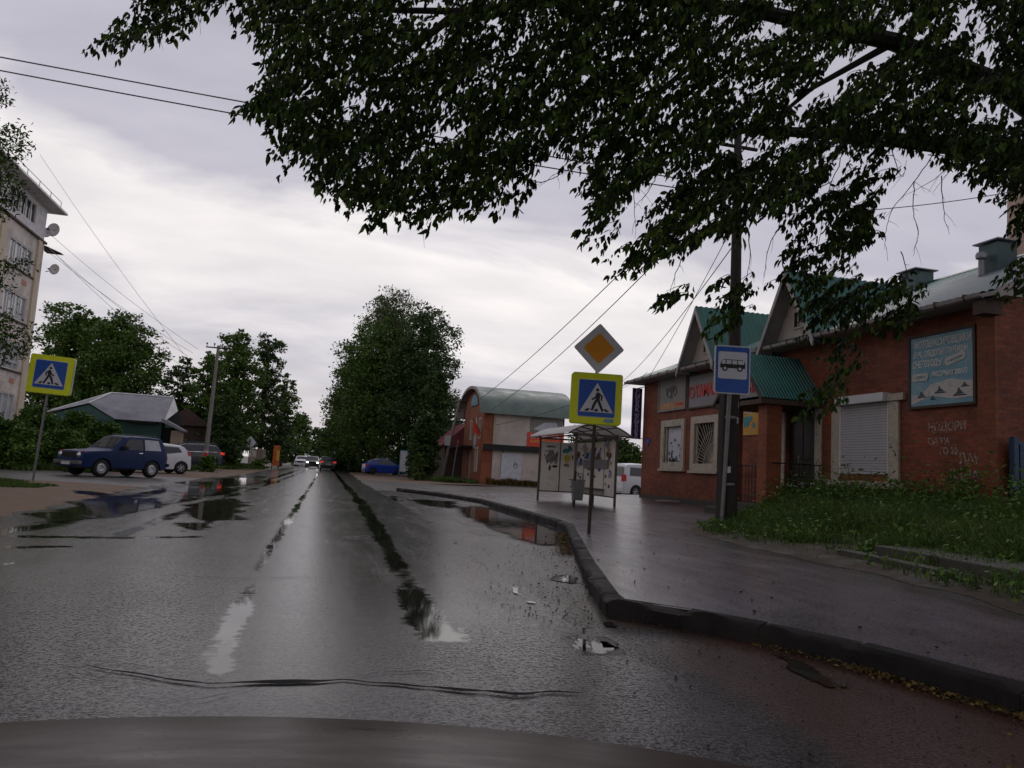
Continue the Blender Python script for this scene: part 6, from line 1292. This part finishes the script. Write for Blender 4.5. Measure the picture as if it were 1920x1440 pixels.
# ------------------------------------------------------------------ vehicles
def interp(tab, x):
    if x <= tab[0][0]: return tab[0][1]
    for (a, va), (b, vb) in zip(tab, tab[1:]):
        if x <= b: return va+(vb-va)*(x-a)/(b-a) if b > a else vb
    return tab[-1][1]
class Car:
    """x forward, rear at x=0; top: side profile, belt: waist line, wh: (rear x, front x), r: wheel radius"""
    def __init__(s, name, label, cat, loc, rz, L_, W, top, belt, wh, r_, paint_, sill=.28, tum=.16, group=None, round_=.10, roof_mat=None, plan=.10):
        s.e = empty(name, loc, rz, label, cat, group); s.L, s.W, s.top, s.belt, s.wh, s.r = L_, W/2, top, belt, wh, r_; s.tum, s.round, s.plan = tum, round_, plan
        s.zr = max(z for _, z in top); s.sill = sill
        xs = set(np.linspace(0, L_, 64)); 
        for c in wh:
            for k in range(-10, 11): xs.add(c+k/10*(r_*1.17))
            xs.add(c-r_*1.171); xs.add(c+r_*1.171)
        for x_, _ in top: xs.add(x_)
        xs = sorted(x_ for x_ in xs if 0 <= x_ <= L_); V = []; n = 0; rings = []
        for x_ in xs: rings.append(s.ring(x_))
        n = len(rings[0]); V = [p for r2 in rings for p in r2]; F = [(i*n+k, i*n+k+1, (i+1)*n+k+1, (i+1)*n+k) for i in range(len(rings)-1) for k in range(n-1)]
        m = MB(); m.add(V, F+[tuple(range(n)), tuple(range((len(rings)-1)*n, len(rings)*n))[::-1]]); s.body = m.build('body', paint_, s.e, smooth=True, angle=32)
        m = MB(); m.box(.12, L_-.12, -s.W+.16, s.W-.16, s.sill-.06, interp(belt, L_*.5)-.12); m.build('underbody', M_BLACKPL, s.e)
    def ztop(s, x): return interp(s.top, x)
    def hw(s, x, z):
        t = abs(2*x/s.L-1); p = s.W*(1-s.plan*t**3.2-.05*max(0, t-.93)/.07); zb = interp(s.belt, x)
        if z <= zb: return p*(1-.05*((z-zb*.72)/(zb*.6))**2)
        return p*(.985-s.tum*((z-zb)/max(.05, s.zr-zb)))
    def low(s, x):
        z = s.sill
        for c in s.wh:
            q = (s.r*1.17)**2-(x-c)**2
            if q > 0: z = max(z, s.r+math.sqrt(q)*.98)
        return z
    def ring(s, x):
        z0, zt = s.low(x), s.ztop(x); z0 = min(z0, zt-.12); zs = zt-s.round*.75; P = []
        for k in range(9): z = z0+(zs-z0)*k/8; P.append((s.hw(x, z), z))
        w0 = s.hw(x, zs)
        for k in range(1, 4): a = R(30*k); P.append((w0-s.round*(1-math.cos(a)), zs+s.round*.55*math.sin(a)))
        w1 = P[-1][0]; z1 = P[-1][1]
        for f in (.75, .4, 0): P.append((w1*f, z1+(zt+.0-z1+.02)*(1-f*f)))
        right = [(x, -u, v) for u, v in P]; left = [(x, u, v) for u, v in reversed(P[:-1])]; return right+left
    def top_pt(s, x, f, o=.012):
        zt = s.ztop(x); w0 = s.hw(x, zt-s.round*.75)-s.round; z1 = zt-s.round*.2; dz = (s.ztop(x+.03)-s.ztop(x-.03))/.06; nn = Vector((-dz, 0, 1)).normalized()
        z = z1+(zt+.02-z1)*(1-f*f); return (x+nn.x*o, w0*f*.98, z+nn.z*o)
    def glass_top(s, name, xa, xb, f=.94, mat=None, fr=True):
        n = 8; xs = [xa+(xb-xa)*k/n for k in range(n+1)]; m = MB(); m.grid(lambda x, q: s.top_pt(x, q), xs, [-f+2*f*k/10 for k in range(11)]); g = m.build(name, mat or M_CARGLASS, s.e, smooth=True); return g
    def side(s, name, pts, mat, o=.008, sides=(1, -1), parent=None, th=0):
        outs = []
        for sd_ in sides:
            m = MB(); P = []
            for (a, b) in zip(pts, pts[1:]+pts[:1]):
                for k in range(4): x, z = a[0]+(b[0]-a[0])*k/4, a[1]+(b[1]-a[1])*k/4; P.append((x, sd_*(s.hw(x, z)+o), z))
            m.poly(P); outs.append(m.build(name, mat, parent or s.e))
        return outs
    def wheels(s, rim=M_RIM, spokes=5, style='alloy', wd=.20):
        for c in s.wh:
            for sd_ in (1, -1):
                y = sd_*(s.W*(1-.02)-wd*.5); m = MB(); r_ = s.r
                m.lathe([(r_*.62, -wd/2), (r_*.9, -wd/2), (r_*.98, -wd*.4), (r_, -wd*.2), (r_, wd*.2), (r_*.98, wd*.4), (r_*.9, wd/2), (r_*.62, wd/2), (r_*.60, wd*.2), (r_*.60, -wd*.2), (r_*.62, -wd/2)], (c, y, r_), 'y', 28)
                ty = m.build('wheel', M_TYRE, s.e, smooth=True); m = MB(); q = sd_
                m.lathe([(r_*.64, q*wd*.44), (r_*.60, q*wd*.46), (r_*.57, q*wd*.30)], (c, y, r_), 'y', 28)
                if style == 'steel': m.lathe([(.001, q*wd*.40), (r_*.14, q*wd*.42), (r_*.18, q*wd*.30), (r_*.36, q*wd*.40), (r_*.5, q*wd*.30), (r_*.58, q*wd*.30)], (c, y, r_), 'y', 28)
                else:
                    for k in range(spokes):
                        a = 2*math.pi*k/spokes+.3
                        for da in (-.10, .10): m.bar((c+.08*r_*math.cos(a), y+q*wd*.42, r_+.08*r_*math.sin(a)), (c+.59*r_*math.cos(a+da), y+q*wd*.38, r_+.59*r_*math.sin(a+da)), .022, .016, 6)
                    m.lathe([(.001, q*wd*.46), (r_*.14, q*wd*.46), (r_*.16, q*wd*.38)], (c, y, r_), 'y', 16)
                m.build('rim', rim, ty, smooth=True); m = MB(); m.lathe([(.001, q*wd*.18), (r_*.58, q*wd*.18)], (c, y, r_), 'y', 20); m.build('brake_disc', M_BLACKPL, ty)
    def endbox(s, name, x, y0, y1, z0, z1, mat, front=True, d=.02, sym=True, bev=.008):
        sg = 1 if front else -1
        for m_s in ((1, -1) if sym else (1,)):
            m = MB(); m.box(x, x+sg*d, m_s*y0, m_s*y1, z0, z1); o = m.build(name, mat, s.e, bevel=bev)
        return o
def heading(dx, dy): return math.atan2(dy, dx)
# navy off-roader
hd = heading(-1.43, -1.61); ra = Vector((-7.02, 34.7, 0)); fwd = Vector((math.cos(hd), math.sin(hd), 0)); org = ra-fwd*.72
c = Car('navy_offroader', 'boxy dark navy three door off-roader with steel wheels and roof bars', 'car', org, hd, 3.74, 1.66,
        [(0, .78), (.03, 1.0), (.06, 1.12), (.30, 1.56), (.42, 1.61), (1.0, 1.635), (1.75, 1.62), (1.93, 1.58), (2.48, 1.10), (2.60, 1.05), (3.45, .98), (3.68, .93), (3.74, .72)],
        [(0, 1.06), (3.74, .98)], (.72, 2.92), .335, M_NAVY, sill=.36, tum=.14, round_=.07, plan=.05)
c.glass_top('windscreen', 1.97, 2.46); c.glass_top('rear_window', .09, .27)
c.side('side_window', [(1.20, 1.09), (2.20, 1.07), (1.84, 1.51), (1.22, 1.52)], M_CARGLASS); c.side('rear_side_window', [(.36, 1.10), (1.12, 1.09), (1.14, 1.52), (.48, 1.50)], M_GLASSL)
c.side('door_seam', [(1.155, .45), (1.17, .45), (1.18, 1.55), (1.165, 1.55)], M_BLACKPL, .004); c.side('door_seam', [(2.28, .42), (2.295, .42), (2.30, 1.04), (2.285, 1.04)], M_BLACKPL, .004); c.side('door_handle', [(1.24, .955), (1.40, .955), (1.40, .985), (1.24, .985)], M_CHROME, .02); c.side('side_moulding', [(.95, .60), (2.55, .60), (2.55, .615), (.95, .615)], M_BLACKPL, .006)
c.wheels(style='steel'); [MB().lathe([(.001, .06), (.05, .055), (.085, .03), (.10, .0), (.11, -.02)], (3.74, s_*.56, .80), 'x', 20).build('headlight', M_CHROME, c.e, smooth=True) for s_ in (1, -1)]; c.endbox('grille', 3.72, -.42, .42, .70, .90, M_BLACKPL, d=.035, sym=False); c.endbox('indicator', 3.60, .60, .72, .91, .955, M_TAIL, d=.06)
c.endbox('bumper', 3.72, -.80, .80, .44, .58, M_STEEL, d=.12, sym=False, bev=.03); c.endbox('number_plate', 3.845, -.26, .26, .42, .53, M_SIGNWHITE, d=.01, sym=False); c.endbox('bumper', .02, -.80, .80, .46, .60, M_BLACKPL, False, .12, False, .03); c.endbox('tail_light', .02, .56, .76, .72, .88, M_TAIL, False, .03)
m_ = MB()
for sd_ in (1, -1): m_.box(1.98, 2.16, sd_*.78, sd_*.98, 1.08, 1.22)
m_.build('mirror', M_BLACKPL, c.e, bevel=.02); m_ = MB()
for x_ in (.55, 1.05, 1.6): m_.bar((x_, -.60, 1.68), (x_, .60, 1.68), .014); [m_.bar((x_, s_*.60, 1.56), (x_, s_*.60, 1.69), .016) for s_ in (1, -1)]
m_.build('roof_bar', M_STEEL, c.e); c.endbox('fog_light', .0, .3, .45, .46, .56, M_TAIL, False, .14)
# white hatchback
hd = heading(-1.0, -.62); fwd = Vector((math.cos(hd), math.sin(hd), 0)); wc = Vector(gz(326, 886, 0)); 
c = Car('white_hatchback', 'small white hatchback whose rear half shows beyond the navy off-roader', 'car', Vector((-6.55, 43.2, .0)), hd, 3.6, 1.62,
        [(0, .62), (.03, .95), (.12, 1.12), (.42, 1.40), (.60, 1.455), (1.3, 1.50), (2.0, 1.46), (2.25, 1.38), (2.85, 1.02), (3.0, .97), (3.45, .78), (3.6, .55)], [(0, .98), (1.2, .93), (3.6, .80)], (.52, 2.92), .31, M_CARWHITE, sill=.24, round_=.12)
c.glass_top('windscreen', 2.30, 2.84); c.glass_top('rear_window', .13, .42); c.side('side_window', [(1.45, .97), (2.50, .94), (2.10, 1.32), (1.50, 1.36)], M_CARGLASS); c.side('rear_side_window', [(.52, 1.10), (1.38, .98), (1.42, 1.36), (.72, 1.34)], M_CARGLASS)
c.side('door_seam', [(1.41, .32), (1.425, .32), (1.435, 1.38), (1.42, 1.38)], M_BLACKPL, .004); c.side('tail_light', [(.04, .92), (.22, .95), (.28, 1.18), (.14, 1.12)], M_TAIL, .012); c.wheels(spokes=6); c.endbox('bumper', .03, -.66, .66, .30, .50, M_CARWHITE, False, .06, False, .03); c.endbox('headlight', 3.5, .42, .64, .62, .74, M_CHROME, d=.06); c.endbox('number_plate', -.005, -.25, .25, .62, .72, M_SIGNWHITE, False, .01, False)
# graphite SUV
hd = heading(-1.0, -.55); q = gy(412, 872, 57); 
c = Car('graphite_suv', 'dark graphite SUV with red tail lamps, parked behind the banded concrete pole', 'car', Vector((q[0]-.15, 57.6, .10)), hd, 4.5, 1.84,
        [(0, .60), (.03, 1.02), (.10, 1.12), (.42, 1.52), (.60, 1.60), (1.5, 1.68), (2.6, 1.62), (2.85, 1.55), (3.45, 1.12), (3.6, 1.06), (4.3, .92), (4.5, .60)], [(0, 1.10), (4.5, .92)], (.80, 3.55), .36, M_CARGREY, sill=.30, round_=.12)
c.glass_top('windscreen', 2.9, 3.42); c.glass_top('rear_window', .12, .42); c.side('side_window', [(.55, 1.16), (3.10, 1.10), (2.65, 1.50), (1.5, 1.56), (.72, 1.48)], M_CARGLASS); c.side('window_trim', [(.50, 1.13), (3.15, 1.06), (3.15, 1.085), (.50, 1.155)], M_CHROME, .012); c.side('tail_light', [(.0, .98), (.32, 1.02), (.34, 1.14), (.1, 1.14)], M_TAILON, .015); c.endbox('tail_light', .03, .50, .86, .96, 1.12, M_TAILON, False, .03); c.wheels(); c.endbox('bumper', .03, -.8, .8, .34, .62, M_BLACKPL, False, .08, False, .04); c.endbox('number_plate', -.06, -.26, .26, .72, .83, M_SIGNWHITE, False, .01, False); c.endbox('reflector', -.05, .6, .8, .62, .68, M_TAIL, False, .02)
# blue hatchback on the right
q = gy(679, 886, 76); hd = heading(1.0, .16)
c = Car('blue_car', 'bright blue car with sky reflection painted pale on its wet roof, under the dark tree clump', 'car', Vector((q[0]+.1, 76.4, .05)), hd, 4.25, 1.75,
        [(0, .62), (.03, .92), (.08, .98), (.30, 1.10), (.85, 1.40), (1.3, 1.47), (2.2, 1.47), (2.55, 1.38), (3.25, 1.02), (3.4, .98), (4.05, .80), (4.25, .55)], [(0, .96), (4.25, .84)], (.78, 3.32), .32, M_CARBLUE, sill=.22, round_=.12)
c.glass_top('windscreen', 2.6, 3.22); c.glass_top('rear_window', .33, .84, mat=M_GLASSL); c.side('side_window', [(1.05, 1.02), (3.0, .98), (2.5, 1.32), (1.5, 1.38), (1.15, 1.32)], M_CARGLASS); c.side('tail_light', [(.02, .80), (.34, .84), (.36, .95), (.05, .93)], M_TAIL, .015); c.endbox('tail_light', .04, .48, .80, .78, .92, M_TAIL, False, .03); c.wheels(rim=M_CARGREY); c.endbox('bumper', .03, -.78, .78, .26, .5, M_BLACKPL, False, .06, False, .03); c.endbox('number_plate', -.035, -.26, .26, .55, .66, M_SIGNWHITE, False, .01, False)
c.side('door_seam', [(1.98, .3), (1.995, .3), (2.0, 1.36), (1.985, 1.36)], M_BLACKPL, .004)
m_ = MB(); m_.grid(lambda x, f: c.top_pt(x, f, .022), [.88+.16*k for k in range(11)], [-.96+.192*k for k in range(11)]); m_.build('roof_reflection', paint('sky_reflection_pale', (.70, .72, .75), .3), c.e, smooth=True)  # pale overlay paints the sky's reflection onto the blue roof
# white van
q = gy(1154, 925, 38.6); hd = heading(1.0, .30)
c = Car('white_van', 'white compact van half hidden by the left corner of the brick shop', 'van', Vector((q[0]-.05, 38.9, .06)), hd, 4.4, 1.79,
        [(0, .70), (.03, 1.05), (.10, 1.15), (.20, 1.68), (.34, 1.78), (1.2, 1.83), (2.5, 1.82), (2.75, 1.74), (3.5, 1.16), (3.65, 1.08), (4.25, .92), (4.4, .60)], [(0, 1.12), (4.4, .98)], (.86, 3.54), .33, M_CARWHITE, sill=.24, round_=.10, tum=.12, plan=.05)
c.glass_top('windscreen', 2.8, 3.44); c.side('rear_side_window', [(.42, 1.17), (1.45, 1.15), (1.46, 1.60), (.50, 1.62)], M_CARGLASS); c.side('side_window', [(1.58, 1.15), (2.35, 1.13), (2.35, 1.60), (1.58, 1.60)], M_CARGLASS); c.side('side_window', [(2.45, 1.13), (3.35, 1.10), (2.85, 1.55), (2.45, 1.58)], M_CARGLASS)
c.side('door_seam', [(1.52, .35), (1.535, .35), (1.535, 1.7), (1.52, 1.7)], M_BLACKPL, .004); c.side('tail_light', [(.0, .88), (.20, .88), (.20, 1.22), (.03, 1.22)], M_TAIL, .015); c.endbox('tail_light', .05, .68, .84, .85, 1.22, M_TAIL, False, .05)
m_ = MB(); m_.add([(.02, -.72, 1.18), (.02, .72, 1.18), (.135, .66, 1.62), (.135, -.66, 1.62)], [(0, 1, 2, 3)]); m_.build('rear_window', M_CARGLASS, c.e).location = (-.0, 0, 0)
c.wheels(spokes=7); c.endbox('bumper', .03, -.84, .84, .30, .58, M_CARWHITE, False, .10, False, .04); c.endbox('number_plate', .0, -.26, .26, .80, .92, M_SIGNWHITE, False, .01, False)
# traffic in the distance
def far_car(name, label, loc, hd_, paint_, front_lit=False, rear_lit=False, L_=4.3, top=None):
    c = Car(name, label, 'car', Vector(loc), hd_, L_, 1.8, top or [(0, .60), (.03, .98), (.10, 1.06), (.45, 1.45), (.65, 1.52), (2.2, 1.54), (2.5, 1.46), (3.15, 1.05), (3.3, 1.0), (4.1, .82), (4.3, .5)], [(0, 1.0), (4.3, .86)], (.75, 3.4), .33, paint_, sill=.25, round_=.10)
    c.glass_top('windscreen', 2.55, 3.12); c.glass_top('rear_window', .13, .44); c.side('side_window', [(.6, 1.04), (2.9, 1.0), (2.4, 1.40), (.75, 1.42)], M_CARGLASS); c.wheels()
    c.endbox('headlight', 4.2, .50, .78, .66, .80, M_HEADON if front_lit else M_CHROME, d=.07); c.endbox('tail_light', .04, .55, .84, .82, 1.02, M_TAILON if rear_lit else M_TAIL, False, .05); c.endbox('bumper', .03, -.8, .8, .3, .55, M_BLACKPL, False, .08, False, .04); c.endbox('grille', 4.22, -.4, .4, .5, .72, M_BLACKPL, d=.05, sym=False); c.endbox('number_plate', -.02, -.26, .26, .62, .73, M_SIGNWHITE, False, .015, False); return c
q = gz(613, 881, .0); far_car('black_car', 'black car driving away with its red tail lamps lit', (q[0], 88, .02), R(90), M_CARBLACK, rear_lit=True)
q = gy(585, 876, 104); far_car('dark_car', 'oncoming dark car with both headlights on', (q[0], 108.3, .02), R(-90), M_CARBLACK, front_lit=True)
q = gy(568, 874, 116); far_car('white_car', 'small distant white car left of the oncoming headlights', (q[0], 118, .02), R(-95), M_CARWHITE)

# solid bonnet panel built in place of a soft, half-blended reflection
e_ = empty('bonnet_reflection', (0, 0, 0), 0, 'smooth dark bonnet panel standing in for a soft reflection along the bottom edge of the picture', 'car')
def hz(x, y):   # crowned panel falling away at the nose
    return .676-.085*(x+.25)**2+.05*(1.5-y)-.35*max(0.0, y-1.3)**2
def hy(u): return 1.50-.05*abs(u+.1)**2.0
m_ = MB(); m_.grid(lambda x, t: (x, .25+(hy(x)-.25)*t, hz(x, .25+(hy(x)-.25)*t)), [-1.0+.05*i for i in range(43)], [i/24 for i in range(25)])
g = NT('bonnet_reflection_dark'); vv = g.t.nodes.new('ShaderNodeTexVoronoi'); vv.inputs['Scale'].default_value = 55; g.l(g.pos(), vv.inputs['Vector']); g.bump(g.ramp(vv.outputs['Distance'], [(.12, (1,)*3), (.30, (0,)*3)]), .10, .002)
M_BONNETREFL = g.set((.030, .018, .014), g.ramp(g.noise(3, 5, .6, g.map((1, 4, 1))), [(.3, (.24,)*3), (.7, (.42,)*3)]), 0, .2, 0.0)
hood = m_.build('bonnet', M_BONNETREFL, e_, smooth=True)
m_ = MB(); m_.grid(lambda x, t: (x, hy(x)+.16*math.sin(t*1.4), hz(x, hy(x))-.42*(1-math.cos(t*1.4))-.02*t), [-1.0+.05*i for i in range(43)], [i/8 for i in range(9)]); m_.build('front_end', M_BONNETREFL, e_, smooth=True)

# pieces that one could count become parts of their own
def split_loose(o, cap=100):
    me = o.data; bm = bmesh.new(); bm.from_mesh(me); seen = set(); isl = []
    for v in bm.verts:
        if v in seen: continue
        st = [v]; seen.add(v); cur = []
        while st:
            q_ = st.pop(); cur.append(q_)
            for e2 in q_.link_edges:
                w2 = e2.other_vert(q_)
                if w2 not in seen: seen.add(w2); st.append(w2)
        isl.append(cur)
    if 1 < len(isl) <= cap:
        base_name = o.name.split('.')[0]
        for k, cur in enumerate(isl):
            ids = {v.index for v in cur}; mp_ = {}; V = []; F = []
            for v in cur: mp_[v.index] = len(V); V.append(v.co[:])
            for f_ in bm.faces:
                if f_.verts[0].index in ids: F.append([mp_[v.index] for v in f_.verts])
            nm = bpy.data.meshes.new(base_name); nm.from_pydata(V, [], F); nm.materials.append(me.materials[0]); nm.update()
            if me.polygons and me.polygons[0].use_smooth:
                nm.shade_smooth(); nm.set_sharp_from_angle(angle=R(40))
            if k == 0: o.data = nm
            else:
                c_ = o.copy(); c_.data = nm; COL.objects.link(c_)
                for key in ('label', 'category', 'group'):
                    if key in c_.keys(): del c_[key]
    bm.free()
SPLIT = {'poster_print', 'print', 'pictogram_gaps', 'pilaster', 'post', 'bracket', 'mirror', 'roof_bar', 'step', 'plank', 'leg', 'bench_leg', 'wire_lashing', 'insulator', 'crossarm', 'notice', 'door_panel', 'door_frame', 'downpipe', 'gutter_bracket', 'graffiti', 'gutter'}
bpy.context.view_layer.update()
for o in list(COL.objects):
    if o.type == 'MESH' and o.parent and o.name.split('.')[0] in SPLIT and not o.children and len(o.data.vertices) < 6000: split_loose(o)
